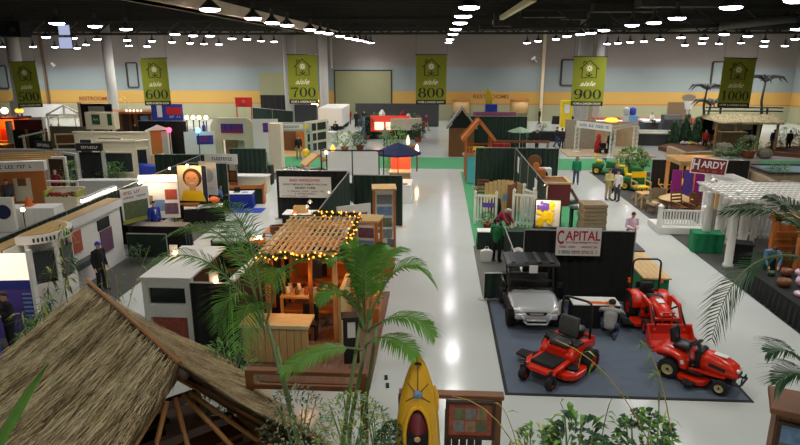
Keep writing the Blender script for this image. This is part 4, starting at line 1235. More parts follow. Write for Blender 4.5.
picket('second white vinyl fence panel, against the long drape', (4.45, 29.6, F), -1.2, 1.0, 1.7, 5)
solo(MB().bx(-.05, .05, -.35, .35, 0, 1.95).bx(-.08, .08, -.4, -.35, 0, 2.0).bx(-.08, .08, .35, .4, 0, 2.0), 'brown_fence_post', 'wood_br', 'narrow brown wooden door panel beside the white vinyl fences', 'panel', (3.55, 29.0, F), -.5)
t = thing('cedar_gate', 'yellow cedar gate of upright boards with curved top', 'gate', (3.4, 31.4, F), 0)
for k in range(9):
    x = -.85 + k * .21
    MB().bx(x - .095, x + .095, -.02, .02, .05, 1.45 + .25 * math.cos(x * 1.5)).build('board', 'wood_lt', t)
MB().bx(-.95, .95, .02, .07, .3, .42).bx(-.95, .95, .02, .07, 1.15, 1.27).build('rail', 'wood_br', t)
MB().bx(-.75, -.35, -.03, -.02, .6, 1.0).build('notice', 'yellow', t); MB().bx(0, .35, -.03, -.02, .6, .95).build('notice', 'lblue', t)
# rustic chairs
def slat_chair(label, loc, rz, group=None, m='wood_br'):
    t = thing('slat_chair', label, 'chair', loc, rz, group)
    for k in range(5): MB().bx(-.28, .28, -.28 + k * .115, -.19 + k * .115, .42, .45).build('seat_slat', m, t)
    for k in range(4): MB().beam((-.28, .30 + k * .03, .58 + k * .16), (.28, .30 + k * .03, .58 + k * .16), .02, .09).build('back_slat', m, t)
    for s in (-1, 1):
        MB().beam((s * .29, -.27, 0), (s * .29, -.27, .62), .05).build('leg', m, t); MB().beam((s * .29, .22, 0), (s * .29, .42, 1.15), .05).build('leg', m, t)
        MB().beam((s * .29, -.32, .64), (s * .29, .36, .66), .07, .03).build('arm', m, t)
    return t
slat_chair('brown slatted wooden chair behind the picket gate, nearest the aisle', (2.35, 31.6, F), .2)
slat_chair('brown slatted wooden chair behind the picket gate, further back by the play tower', (2.55, 34.2, F), -.1)
solo(MB().lathe([(.26, 0), (.28, .5), (.24, .9), (.10, 1.0)], n=16), 'black_bin', 'blackm', 'black lidded bin between the picket gate and the cedar gate', 'bin', (2.95, 30.4, F), smooth=True)
# wooden hot tub and lid, steps, stacked shingles
t = thing('wooden_tub', 'brown square wooden tub with an open pale rim', 'tub', (6.1, 33.9, F), 0)
t.scale = (1.1, 1, 1.25)
MB().bx(-.95, .95, -.9, .9, 0, .95).build('shell', 'maroon', t)
mb = MB().bx(-1.0, 1.0, -.95, -.8, .95, 1.03).bx(-1.0, 1.0, .8, .95, .95, 1.03).bx(-1.0, -.85, -.8, .8, .95, 1.03).bx(.85, 1.0, -.8, .8, .95, 1.03)
mb.build('rim', 'wood_ltx', t)
MB().bx(-.85, .85, -.8, .8, .955, .965).build('liner', 'wood_br', t)
solo(MB().box((0, 0, .5), (.1, 1.0, .95), 0, (0, R(-32), 0)), 'tub_lid', 'wood_br', 'brown tub lid leaning against the wooden tub side', 'lid', (7.55, 34.0, F - .075))
t = thing('shingle_stack', 'stack of brown shingle bundles beside the aisle marked 900', 'shingles', (6.75, 26.6, F), .05)
for k in range(10):
    MB().bx(-.52 + .02 * (k % 3), .5 + .02 * (k % 2), -.48, .48, k * .17, k * .17 + .15).build('bundle', 'shingle', t, False, .02)
solo(MB().bx(-.55, .55, -.3, .3, .95, 1.0).bx(-.5, -.42, -.25, .25, 0, .95).bx(.42, .5, -.25, .25, 0, .95), 'black_stand', 'black', 'black folding stand between tub and shingle stack', 'stand', (6.75, 28.5, F))
solo(MB().box((0, 0, 0), (.42, .32, .01), 0, (.4, 0, 0)), 'leaflet', 'white', 'white leaflet propped on the black folding stand', 'leaflet', (6.75, 28.4, 1.1))
t = thing('white_cupboard', 'small white cupboard with dark oval by the cross drape', 'cupboard', (6.3, 36.6, F))
MB().bx(-.4, .4, -.25, .25, 0, 1.45).build('body', 'white', t, False, .02); MB().lathe([(.2, -.28), (.2, -.25)], (0, 0, 1.0), 16, 0, 'y', 1.6, 1).build('door', 'black', t)
solo(MB().lathe([(.05, -.04), (.42, -.03), (.45, 0), (.42, .03)], n=20, axis='y'), 'round_wreath', 'wood_br', 'round brown wreath hung on the cross drape', 'wreath', (5.9, 37.85, 1.6))
solo(MB().bx(-.5, .5, -.3, .3, 0, .45).lathe([(.2, .45), (.15, .75), (.05, .8)], n=10), 'gift_basket', 'wood_orx', 'orange and white parcel on the wooden tub rim', 'parcel', (5.5, 34.6, 1.31))
person('person in green hoodie walking alone in the 900 aisle', (*at(575.5, 184)[:2], 0), 2.9 - math.pi, P_STAND, 'c_hood', 'jeans', 'hair_b', long_hair=True)
person('person in olive tan shirt with arms crossed in the 900 aisle', (*at(607.5, 199.5)[:2], 0), .25, P_ARMS, 'c_tan', 'khaki', 'hair_b', near=True)
person('person in white shirt and grey trousers facing the tan-shirted one', (*at(616.5, 201)[:2], 0), -1.0, P_STAND, 'c_white', 'c_dgrey', 'hair_b', near=True)
person('person in dark vest and cap behind the tan-shirted person', (*at(614.5, 193)[:2], 0), -.3, P_STAND, 'c_navy', 'c_black', 'hair_k', hat='khaki')
# wooden play tower with a swing beam
t = thing('play_tower', 'wooden children\'s play tower with an orange gable roof', 'play tower', (2.62, 40.6, F), 0)
for sx in (-1, 1):
    for sy in (-1, 1):
        MB().bx(sx * .78 - .05, sx * .78 + .05, sy * .78 - .05, sy * .78 + .05, 0, 2.75).build('post', 'wood_or', t)
MB().bx(-.85, .85, -.85, .85, 1.45, 1.55).build('deck', 'wood_orx', t)
for k in range(9): MB().bx(-.8 + k * .19, -.72 + k * .19, -.86, -.83, 1.5, 2.15).build('railing_slat', 'wood_or', t)
for y in (-.86, .86): MB().bx(-.85, .85, y - .02, y + .02, 2.12, 2.22).build('railing_top', 'wood_orx', t)
for s in (-1, 1):
    MB().beam((s * 1.05, -1.0, 2.6), (0, -1.0, 3.85), .06, .20).build('barge_board', 'wood_or', t)
    MB().beam((s * 1.05, 1.0, 2.6), (0, 1.0, 3.85), .06, .20).build('barge_board', 'wood_or', t)
    MB().add([(s * 1.08, -.95, 2.58), (s * 1.08, .95, 2.58), (0, .95, 3.86), (0, -.95, 3.86), (s * 1.06, -.95, 2.54), (s * 1.06, .95, 2.54), (0, .95, 3.80), (0, -.95, 3.80)], [(0, 1, 2, 3), (7, 6, 5, 4), (0, 4, 5, 1), (0, 3, 7, 4), (1, 5, 6, 2)]).build('roof_slope', 'wood_orx', t)
MB().bx(-.35, .35, -.9, -.86, 2.0, 2.25).build('name_board', 'yellow', t)
# slide
sl = MB()
sl.loft([[(-.28, -.85 - 1.9 * k / 8 * 0.6, 1.5 * (1 - k / 8) + .05), (.28, -.85 - 1.9 * k / 8 * 0.6, 1.5 * (1 - k / 8) + .05), (.30, -.85 - 1.9 * k / 8 * 0.6, 1.5 * (1 - k / 8) + .2), (.26, -.85 - 1.9 * k / 8 * 0.6, 1.5 * (1 - k / 8) + .09), (-.26, -.85 - 1.9 * k / 8 * 0.6, 1.5 * (1 - k / 8) + .09), (-.30, -.85 - 1.9 * k / 8 * 0.6, 1.5 * (1 - k / 8) + .2)] for k in range(9)])
sl.build('slide', 'teal', t, loc=(-.46, 0, 0))
MB().beam((.8, 0, 2.45), (4.6, 0, 2.45), .12, .16).build('swing_beam', 'wood_brx', t)
for s in (-1, 1): MB().beam((4.5, s * 1.0, 0), (4.5, 0, 2.5), .09).build('swing_leg', 'wood_br', t)
for k in range(2):
    x = 1.9 + k * 1.2
    o = MB().bx(x - .22, x + .22, -.1, .1, .5, .54).build('swing_seat', 'blackm' if k else 'yellow', t)
    MB().tube([(x - .2, 0, .52), (x - .2, 0, 2.4)], .012, 5).tube([(x + .2, 0, .52), (x + .2, 0, 2.4)], .012, 5).build('rope', 'alu', o)
# second grey playhouse behind it
t = thing('grey_playhouse', 'weathered grey A-frame playhouse behind the orange-roofed tower', 'playhouse', (1.9, 50.6, 0), 0)
for s in (-1, 1): MB().add([(s * 1.25, -1, 2.3), (s * 1.25, 1, 2.3), (0, 1, 4.0), (0, -1, 4.0), (s * 1.15, -1, 2.2), (s * 1.15, 1, 2.2), (0, 1, 3.85), (0, -1, 3.85)], [(0, 1, 2, 3), (7, 6, 5, 4), (0, 4, 5, 1), (0, 3, 7, 4), (1, 5, 6, 2)]).build('roof_slope', 'grey', t)
MB().bx(-1.0, 1.0, -.8, .8, 0, 2.3).build('walls', 'wood_br', t)
MB().prism([(-.98, 2.3), (.98, 2.3), (0, 3.75)], -.82, -.78, 'y').build('gable', 'blackm', t)
drape((1.2, 52.5), (7.4, 52.5), 3.0, 'green drape behind the weathered playhouse', 'drape')
# flower-shop booth beyond the cross aisle
def art(mb, w, h):
    scribble(mb, 0, h * .5, w * .86, h * .5, -.004, 1, 16)
a = W(473, 121, 58); b = W(516, 112, 58)
panel('shop_fascia', 'purple and rose fascia board behind the play tower', 'sign', ((a.x + b.x) / 2, 58, a.z), 0, b.x - a.x, b.z - a.z, [mat('rose_fascia', (150, 88, 112), .8, 0, .25, 3), 'magenta'], art)
for s in (a.x + .1, b.x - .1): solo(MB().cyl((0, 0, a.z / 2), .05, a.z, 8), 'fascia_pole', 'alu', 'metal pole under the %s end of the purple fascia' % ('left' if s < 4.5 else 'right'), 'pole', (s, 58.03, 0))
mb = MB()
for k in range(12): mb.prism([(k * .33 - 2, 0), (k * .33 - 1.67, 0), (k * .33 - 1.7, -.5), (k * .33 - 1.83, -.62), (k * .33 - 1.96, -.5)], -.04, .04, 'y')
solo(mb, 'scalloped_valance', 'yellow', 'yellow scalloped valance below the purple fascia', 'valance', ((a.x + b.x) / 2 + .2, 57.9, a.z - .02))
for i, (px, py, y, col, h) in enumerate(((493, 142, 55, 'leaf_l', 1.4), (507, 143, 56, 'c_blue', 1.2), (519, 140, 56, 'leaf', 1.7), (481, 141, 54, 'leaf_d', 1.3), (500, 148, 52.0, 'c_red', .9))):
    c = at(px, py + 4)
    if i in (1, 4):
        table('%s cloth-covered table of goods under the yellow valance' % ('light blue' if i == 1 else 'red'), (c.x, y, 0), 0, 1.4, .7, .8 + (.4 if i == 1 else 0), col)
    else:
        plant(['tall pale green bush under the yellow valance', '', 'tall green shrub at the right end of the yellow valance', 'dark green shrub between playhouse and blue-covered table'][i], (c.x, y, 0), .55, h + .5, (col, 'leaf'), 150, .3, .12, 'terracotta', .25, .35, i)
t = thing('feather_flag', 'tall yellow feather flag behind the play tower', 'flag', (*W(485, 110, 66)[:2], 0))
MB().tube([(0, 0, 0), (0, 0, 4.6)], .03, 6).build('pole', 'alu', t)
MB().prism([(0, 1.9), (.55, 2.0), (.75, 3.2), (.6, 4.2), (.25, 4.6), (0, 4.6)], -.01, .01, 'y').build('flag_cloth', 'yellow', t)
solo(MB().bx(-.6, .6, -.4, .4, 0, 3.0), 'blue_crate', 'c_royal', 'blue upright crate right of the yellow feather flag', 'crate', (*W(491, 112, 66)[:2], 0))
t = thing('patio_umbrella', 'pale umbrella-topped table beside the swing beam', 'table', (*W(519, 155, 50)[:2], 0.02))
t.scale = (.75, .75, .85)
MB().cyl((0, 0, 1.4), .03, 2.6, 8).cyl((0, 0, .04), .3, .08, 16).build('pole', 'white', t)
MB().lathe([(1.35, 2.35), (1.3, 2.42), (.05, 2.8)], n=8).build('umbrella_top', 'leaf_s', t)
MB().lathe([(.7, .72), (.72, .75), (.7, .78)], n=20).build('tabletop', 'white', t)
for i, (px, py, lab, sh, tr) in enumerate(((536.5, 151, 'person in dark jacket by the pole of the swing beam', 'c_black', 'wood_br'), (453.5, 130, 'person in dark coat far down the 800 aisle', 'c_navy', 'c_black'), (426, 131, 'person in maroon top walking far down the 800 aisle', 'c_maroon', 'khaki'), (556, 147.5, 'person in dark jacket walking far down the 900 aisle', 'c_navy', 'jeans'), (561, 149, 'person in black beside the grey stone panels', 'c_black', 'c_navy'), (609, 154, 'person in black with white badge under the white arch', 'c_black', 'c_black'), (539, 124, 'person in black near the far tables behind the yellow valance', 'c_black', 'c_black'))):
    c = at(px, py)
    person(lab, (c.x, c.y, 0.02), i * .9 - 1, P_WALK if i in (1, 2, 3) else P_STAND, sh, 'c_black' if tr == 'wood_br' else tr, 'hair_k', scale=1.03)
# goods by the tower foot
for i, (px, py, m, lab) in enumerate(((461, 150, 'red', 'red toy car beside the play tower'), (461, 146, 'green', 'green toy box beside the play tower'), (464, 152, 'whitecloth', 'white ball beside the play tower'))):
    c = at(px, py + 4)
    if i == 0:
        t = thing('toy_car', lab, 'toy', (c.x, c.y, .03)); MB().prism([(-.5, .1), (-.5, .35), (-.2, .4), (-.1, .62), (.25, .62), (.35, .4), (.55, .35), (.55, .1)], -.3, .3, 'y').build('body', m, t, False, .05)
        for k in (-.3, .3): MB().cyl((k, 0, .11), .11, .66, 12, 0, 'y').build('wheel', 'rubber', t)
    elif i == 1: solo(MB().bx(-.4, .4, -.3, .3, 0, .6).bx(-.43, .43, -.33, .33, .6, .68), 'toy_box', m, lab, 'toy', (c.x + .2, c.y + 1.0, .02))
    else: solo(MB().ball((0, 0, .2), .2, 14), 'toy_ball', m, lab, 'toy', (c.x, c.y - .3, .03), smooth=True)
plant('leafy plant on the floor behind the grey barrier', (*at(541, 134)[:2], 0), .6, 1.1, ('leaf_d', 'leaf'), 120, .3, .12, 'blackm', .3, .3, 4)
for i, (px, py) in enumerate(((545, 141), (568, 124))):
    c = at(px, py)
    table('dark-draped table %s' % ('left of the grey stone panels' if i == 0 else 'behind the grey stone panels with red goods'), (c.x, c.y, 0), 0, 3.6, 1.0, .9, 'blackm')
solo(MB().bx(-.35, .35, -.3, .3, 0, .5).ball((0, 0, .7), .28, 10), 'red_bundle', 'c_red', 'red bundle on the dark table behind the stone panels', 'bundle', (*at(568, 124)[:2], .92))
t = thing('yellow_display_tower', 'yellow display tower in front of the white column right of the 900 aisle', 'display', (*at(565, 127)[:2], 0))
MB().bx(-.6, .6, -.4, .4, 0, 3.0).build('tower', 'yellow', t); MB().bx(-.3, .3, -.45, -.4, 1.6, 2.6).build('poster', 'white', t)
# ---------------------------------------------------------------- stone veneer booth with white arch (beyond the cross aisle)
t = thing('stone_veneer_display', 'grey stone veneer panel at the left of the white truss arch', 'stone panel', (*at(578, 149)[:2], 0), 0)
MB().bx(-1.2, 1.3, -.15, .15, 0, 2.55).build('veneer', 'stone', t)
t = thing('stone_veneer_display', 'curved tan stone wall inside the white truss arch', 'stone panel', (*at(612, 148)[:2], 0), 0)
arc = [(2.6 * math.sin(R(a)) , 1.2 - 2.6 * (1 - math.cos(R(a))) * .6) for a in range(-60, 61, 8)]
MB().prism([(x, y) for x, y in arc] + [(x, y + .3) for x, y in reversed(arc)], 0, 2.2, 'z').build('veneer', 'stone_t', t)
t = thing('truss_arch', 'white truss frame with blue lettering on its header', 'frame', (*at(605, 156)[:2], 0.02), 0)
P4 = [at(576, 152), at(611, 158), at(634, 153)]
base = t.location
def truss(mb, a, b, w=.22):
    a, b = Vector(a), Vector(b)
    d = (b - a).normalized(); s = d.cross(Vector((0, .3, 1)) if abs(d.z) < .9 else Vector((0, 1, 0))).normalized() * w / 2; u = d.cross(s).normalized() * w / 2
    for p in (s + u, s - u, -s + u, -s - u): mb.tube([a + p, b + p], .028, 6)
    n = int((b - a).length / .35)
    for i in range(n):
        p, q = a.lerp(b, i / n), a.lerp(b, (i + 1) / n)
        mb.tube([p + s + u, q - s + u], .016, 5); mb.tube([p + s - u, q - s - u], .016, 5); mb.tube([p - s - u, q - s + u], .016, 5); mb.tube([p + s + u, q + s - u], .016, 5)
    return mb
L = [Vector((p.x - base.x, p.y - base.y, 0)) for p in P4]
for p in L:
    o = truss(MB(), p, p + Vector((0, 0, 2.2)), .32).build('truss_post', 'white', t)
    MB().box(p + Vector((0, 0, .03)), (.6, .6, .06)).build('foot_plate', 'white', o)
hh = Vector((0, 0, 2.35))
for i in range(2):
    truss(MB(), L[i] + hh, L[i + 1] + hh, .28).build('truss_beam', 'white', t)
a, b = L[0] + hh, L[1] + hh
mb = MB().bx(-.0, (b - a).length, -.2, -.17, -.28, .28)
w = (b - a).length
scribble(mb, w * .3, 0, w * .4, .2, -.2, 1, 9)
scribble(mb, w * .74, 0, w * .36, .2, -.2, 1, 8)
o = mb.build('header_board', ['white', 'blueink'], t, loc=tuple(a), rz=math.atan2(b.y - a.y, b.x - a.x))
solo(MB().bx(-3.6, 3.4, -2.2, 2.0, 0, .06), 'stone_floor', 'stone_t', 'tan stone platform under the white truss arch', 'platform', (*at(606, 153)[:2], .0))
t = thing('red_figure', 'red sculpted garden figure under the white arch', 'sculpture', (*at(597.5, 153)[:2], .07))
MB().lathe([(.3, 0), (.32, .5), (.24, .9), (.16, 1.1), (.2, 1.3), (.12, 1.5), (.03, 1.55)], n=14).build('body', 'c_red', t, True)
solo(MB().bx(-.3, .3, -.3, .3, .3, .4).bx(-.28, -.2, -.28, .28, 0, .3).bx(.2, .28, -.28, .28, 0, .3).bx(-.3, .3, .25, .3, .4, .8), 'black_stool', 'blackm', 'low black chair between the red figure and the person in black', 'chair', (*at(602.5, 154)[:2], .07))
o = solo(MB().lathe([(.1, 0), (.5, .05), (.6, .2), (.4, .35), (.05, .4)], n=16), 'lamp_shade_display', M['yelglow'], 'glowing amber bowl lamp on top of the tan stone wall', 'lamp', (*W(611, 128, at(612, 148).y)[:2], 2.25), smooth=True)
for x0, x1, py in ((586, 626, 121),):
    c = at((x0 + x1) / 2, 128)
    table('long white table at the back behind the tan stone wall', (c.x, c.y, 0), 0, 5.5, .9, .85, 'whitecloth')
mb = MB()
for k in range(26): mb.bx(-6.5 + k * .5, -6.1 + k * .5, -.2, .2, 0, .8)
solo(mb, 'red_barrier', 'terracotta', 'long low red brick-coloured barrier along the foot of the back wall', 'barrier', (*W(640, 118, 76)[:2], 0))
for i, (px, lab) in enumerate(((632.5, 'blue water-cooler bottle rack by the back wall'), (626, 'grey slim dispenser beside the blue bottle rack'))):
    c = W(px, 115, 70)
    t = thing('water_cooler', lab, 'cooler', (c.x, 70, 0))
    MB().bx(-.5 if i == 0 else -.25, .5 if i == 0 else .25, -.4, .4, 0, 1.6).build('body', 'lblue' if i == 0 else 'lgrey', t, False, .04)
    MB().lathe([(.2, 1.6), (.36, 1.75), (.36, 2.3), (.1, 2.45)], n=14).build('bottle', 'c_royal' if i == 0 else 'lgrey', t, True)
# ================================================================ BOOTHS RIGHT OF THE 900 AISLE
# garden tractors and lush plants at the corner
def small_tractor(label, loc, rz):
    t = thing('garden_tractor', label, 'tractor', loc, rz)
    MB().prism([(-.9, .42), (-.92, .70), (-.80, .84), (-.1, .92), (-.05, .42)], -.24, .24, 'x').build('hood', 'green_paint', t, True, .05)
    MB().prism([(.1, .4), (.12, .72), (.4, .80), (.8, .74), (.85, .4)], -.42, .42, 'x').build('fender', 'green_paint', t, True, .04)
    MB().box((0, .42, .88), (.44, .42, .12)).box((0, .64, 1.10), (.44, .1, .42), 0, (-.2, 0, 0)).build('seat', 'yellow', t, False, .04)
    MB().tube([(0, -.05, .8), (0, .06, 1.02)], .025, 8).lathe([(.16, -.02), (.19, 0), (.16, .02), (.14, 0), (.16, -.02)], (0, .08, 1.03), 18).build('steering_wheel', 'black', t)
    for s in (-1, 1):
        wheel(t, (s * .42, -.66, .2), .2, .16, 'yellow', 'front_wheel', 0, .58); wheel(t, (s * .42, .5, .28), .28, .22, 'yellow', 'rear_wheel', 12, .58)
    MB().prism([(-.6, -.45), (.6, -.45), (.65, 0), (.5, .2), (-.5, .2), (-.65, 0)], .12, .26, 'z').build('mower_deck', 'green_paint', t, False, .03)
    return t
c = at(630, 190); small_tractor('green garden tractor with yellow seat nearest the director chairs', (c.x + .3, c.y, F), 1.0)
c = at(623, 181); small_tractor('green garden tractor with yellow seat half hidden behind the leafy bush', (c.x + .4, c.y + .4, F), 1.3)
c = at(603, 174); small_tractor('green garden tractor parked behind the tan-shirted person', (c.x + .1, c.y, F), 1.2)
c = at(629, 177); plant('big bright green leafy bush on the corner behind the garden tractors', (c.x + .4, c.y + .8, F), 1.0, 1.75, ('leaf', 'leaf_l'), 420, .4, .2, 'terracotta', .4, .4, 11)
c = at(660, 164); plant('fern-like plant peeping above the black drape', (c.x, 37.0, F), .9, 2.7, ('leaf_s', 'leaf'), 200, .5, .08, 'terracotta', .4, .5, 12)
a = at(643, 190.5); b = at(690, 190.5)
drape((a.x - .3, 35.4), (17.4, 35.4), 2.2, 'black drape behind the yellow director chairs', 'drape_black')
drape((17.4, 35.2), (17.4, 26.6), .95, 'low dark green drape rail behind the white pergola')
def director(label, loc, rz):
    t = thing('director_chair', label, 'chair', loc, rz)
    for s in (-1, 1):
        MB().beam((s * .30, -.25, 0), (-s * .30, -.25, .62), .045).build('leg', 'wood_lt', t)
        MB().beam((s * .30, .25, 0), (-s * .30, .25, .62), .045).build('leg', 'wood_lt', t)
        MB().beam((s * .32, -.28, .86), (s * .32, .30, .86), .06, .03).build('arm', 'wood_lt', t)
        MB().beam((s * .32, -.25, .62), (s * .32, -.25, .86), .04).beam((s * .32, .27, .62), (s * .32, .29, 1.25), .04).build('upright', 'wood_lt', t)
    MB().bx(-.31, .31, -.26, .26, .60, .64).build('seat', 'yellow', t)
    MB().bx(-.33, .33, .26, .29, .98, 1.25).build('backrest', 'yellow', t)
    return t
c = at(639.5, 200.5); director('yellow wooden director chair nearest the garden tractors', (c.x, c.y, F), .15).scale = (1.25,) * 3
c = at(665, 198); director('yellow wooden director chair in front of the black drape middle', (c.x, c.y + .2, F), -.2).scale = (1.25,) * 3
def wicker(label, loc, rz):
    t = thing('wicker_chair', label, 'chair', loc, rz)
    MB().bx(-.32, .32, -.3, .3, .32, .48).build('seat', 'straw', t, False, .05)
    MB().loft([[(.34 * math.sin(R(k)), .30 * math.cos(R(k)) + .02 * z, .45 + z) for k in range(-100, 101, 25)] + [(.29 * math.sin(R(k)), .25 * math.cos(R(k)) + .02 * z, .45 + z) for k in range(100, -101, -25)] for z in (0, .25, .5)]).build('backrest', 'shingle', t)
    for sx in (-1, 1):
        for sy in (-1, 1): MB().cyl((sx * .28, sy * .26, .16), .03, .32, 8).build('leg', 'wood_br', t)
    return t
c = at(656, 213); wicker('tan wicker armchair beside the round thatch-topped table', (c.x, c.y, F), .3).scale = (1.3,) * 3
table('pale yellow wooden table next to the wicker armchair', (at(646, 207).x, at(646, 207).y, F), .2, 1.0, .7, .78, 'wood_lt', 'wood_ltx', drop=False)
t = thing('thatch_table', 'small round table under a shallow pale thatch parasol', 'parasol', (*at(674, 215)[:2], F))
t.scale = (.72,) * 3
MB().cyl((0, 0, .65), .05, 1.3, 8).build('post', 'wood_lt', t)
mb = MB().lathe([(1.15, 1.15), (1.12, 1.2), (.6, 1.42), (.06, 1.62)], n=16)
mb.build('thatch_top', 'wood_ltx', t)
MB().lathe([(.5, .7), (.5, .74)], n=18).build('tabletop', 'wood_lt', t)
solo(MB().lathe([(.30, 0), (.36, .25), (.34, .5), (.30, .62), (.18, .66)], n=16), 'oak_barrel', 'wood_br', 'dark wooden barrel between the thatch parasol and purple cloths', 'barrel', (*at(688, 208)[:2], F), smooth=True).scale = (1.5, 1.5, 1.5)
solo(MB().lathe([(.4, 0), (.44, .1), (.3, .3), (.05, .36)], n=14), 'straw_hat', 'yellow', 'yellow sun hat on top of a stool by the purple cloths', 'hat', (*at(677, 200)[:2], .9), smooth=True)
solo(MB().cyl((0, 0, .45), .26, .9, 14), 'round_stool', 'wood_br', 'round brown stool under the yellow sun hat', 'stool', (*at(677, 200)[:2], F - .016))
# timber cabin with purple cloths
t = thing('timber_cabin', 'timber framed stall with purple cloths on its front', 'stall', (*at(694, 209)[:2], F), .0)
tx, ty = t.location.x, t.location.y
for x in (-.9, .2, 1.1):
    for y in (0, 1.9): MB().bx(x - .08, x + .08, y - .08, y + .08, 0, 2.5).build('post', 'wood_lt', t)
MB().bx(-1.0, 1.2, -.1, .1, 2.3, 2.5).bx(-1.0, 1.2, 1.8, 2.0, 2.3, 2.5).bx(-1.0, -.8, .1, 1.8, 2.3, 2.5).bx(1.0, 1.2, .1, 1.8, 2.3, 2.5).build('top_beam', 'wood_ltx', t)
for k in range(7): MB().bx(-1.15, 1.35, -.2 + k * .33, -.08 + k * .33, 2.5, 2.58).build('rafter', 'wood_ltx', t)
MB().bx(.2, 1.1, 1.75, 1.8, 0, 2.3).build('back_panel', 'wood_or', t)
for k in range(3):
    x = -1.15 + k * .6
    MB().prism([(x - .26, .35), (x + .26, .35), (x + .24, 2.1), (x - .24, 2.1)], -.25 + k * .02, -.17 + k * .02, 'y').build('purple_cloth', 'magenta' if k != 1 else 'purple', t)
point_light('stall_light', (tx + .5, ty + .9, 2.1), 40, (255, 170, 70))
# HARDY sign on a white post
def art(mb, w, h):
    mb.bx(-w * .47, w * .47, -.006, 0, h * .06, h * .94, 1)
    lettering(mb, 'H', -w * .37, h * .56, w * .18, h * .62, -.006, 0)
    lettering(mb, 'ARDY', w * .10, h * .60, w * .66, h * .42, -.006, 0)
    scribble(mb, w * .06, h * .22, w * .7, h * .12, -.006, 2, 14)
a = W(689, 174, 28.2); b = W(727, 158, 28.2)
panel('maker_sign', 'maroon and white HARDY sign raised on a white post', 'sign', ((a.x + b.x) / 2, 28.15, a.z), .0, b.x - a.x, b.z - a.z, ['white', 'maroon', 'orange2'], art).rotation_euler = (0, R(5), 0)
solo(MB().bx(-.09, .09, -.09, .09, 0, a.z + .05), 'sign_post', 'white', 'square white post carrying the maroon HARDY sign', 'post', (W(706, 200, 28.2).x, 28.3, F))
# white porch with railing
def porch():
    a, b = at(659, 227, .3), at(703, 228, .3)
    t = thing('white_porch', 'small white porch deck with a baluster railing', 'porch', (a.x, a.y, F), math.atan2(b.y - a.y, b.x - a.x))
    L = (b - a).length
    MB().bx(-.05, L + .05, -.15, 1.5, 0, .28).build('deck', 'white', t)
    MB().bx(0, L, -.03, .05, 1.02, 1.10).build('top_rail', 'white', t); MB().bx(0, L, -.03, .05, .38, .44).build('bottom_rail', 'white', t)
    n = 15
    for i in range(n): x = L * (i + .5) / n; MB().bx(x - .03, x + .03, -.02, .04, .44, 1.02).build('baluster', 'white', t)
    for x in (0, L):
        o = MB().bx(x - .09, x + .09, -.08, .10, .28, 1.22).build('post', 'white', t)
        MB().lathe([(.14, 1.22), (.14, 1.27), (.02, 1.36)], (x, .01, 0), 12).build('post_cap', 'white', o)
    return t
porch()
for i, (px, py, lab) in enumerate(((698, 218, 'wooden rocking chair on the white porch, nearer its right post'), (680, 216, 'wooden chair on the white porch middle'))):
    c = at(px, py, .3)
    slat_chair(lab, (c.x, c.y + .1, F + .28), .3 * i, None, 'wood_br')
table('bright green cloth-covered table on the charcoal carpet by the aisle', (*at(704.5, 251)[:2], F), -.16, 1.15, .8, .82, 'green')
# white pergola with turned columns
a = at(711, 205, 2.55)
t = thing('white_pergola', 'white vinyl pergola with an open slatted roof on round columns', 'pergola', (0, 0, 0))
x0, x1, y0, y1 = 10.95, 15.4, 23.0, 25.6
for x in (x0 + .2, x1 - .3):
    for y in (y0 + .2, y1 - .2):
        o = MB().lathe([(.20, 0), (.20, .12), (.15, .18), (.15, 1.2), (.13, 2.35), (.19, 2.42), (.19, 2.52)], (x, y, F), 16).build('column', 'white', t, True)
        MB().ball((x, y, 2.94), .1, 10).build('finial', 'white', o, True)
for y in (y0 + .2, y1 - .2): MB().bx(x0 - .3, x1 + .2, y - .05, y + .05, 2.5, 2.72).build('beam', 'white', t)
n = 22
for i in range(n):
    x = x0 - .1 + (x1 - x0 + .2) * i / (n - 1)
    MB().bx(x - .045, x + .045, y0 - .35, y1 + .35, 2.70, 2.80).build('rafter', 'white', t)
for i in range(9):
    y = y0 - .1 + (y1 - y0 + .2) * i / 8
    MB().bx(x0 - .3, x1 + .3, y - .025, y + .025, 2.80, 2.84).build('batten', 'white', t)
# its smaller neighbour, a flat white canopy
t = thing('white_canopy', 'smaller white slatted canopy behind the big white pergola', 'canopy', (0, 0, 0))
a = at(714, 178, 2.5); b = at(744, 186, 2.5)
for k in range(9):
    x = a.x + (b.x - a.x + .6) * k / 8
    MB().bx(x - .1, x + .1, b.y - .5, a.y + .8, 2.5, 2.56).build('slat', 'white', t)
for x in (a.x, b.x + .5):
    for y in (b.y - .3, a.y + .6): MB().bx(x - .07, x + .07, y - .07, y + .07, F, 2.5).build('post', 'white', t)
# white vinyl fence pieces and columns for sale
for i, (px, py, h, lab) in enumerate(((717, 243, 2.3, 'thick round white column in front of the pergola, nearest the green table'), (741, 248, 2.0, 'thick round white column beside the white baluster panel'), (729, 232, 2.4, 'white column between the pergola and the porch'))):
    c = at(px, py)
    t = thing('porch_column', lab, 'column', (c.x, c.y, F))
    MB().lathe([(.22, .1), (.17, .16), (.17, h * .4), (.14, h - .16), (.21, h - .1)], n=18).build('shaft', 'white', t, True); MB().bx(-.25, .25, -.25, .25, 0, .1).build('base', 'white', t); MB().bx(-.24, .24, -.24, .24, h - .1, h).build('capital', 'white', t)
picket('white turned baluster panel under the pergola', (*at(753, 240)[:2], F), -.3, 1.5, 1.7, 8)
picket('white solid-looking picket panel left of the pergola', (*at(729, 240)[:2], F), -1.1, 1.2, 1.4, 6)
c = at(727, 238); plant('small dark shrub at the foot of the white columns', (c.x - .5, c.y - .2, F), .3, .6, ('leaf_d', 'leaf'), 90, .16, .07, None, seed=15, name='shrub')
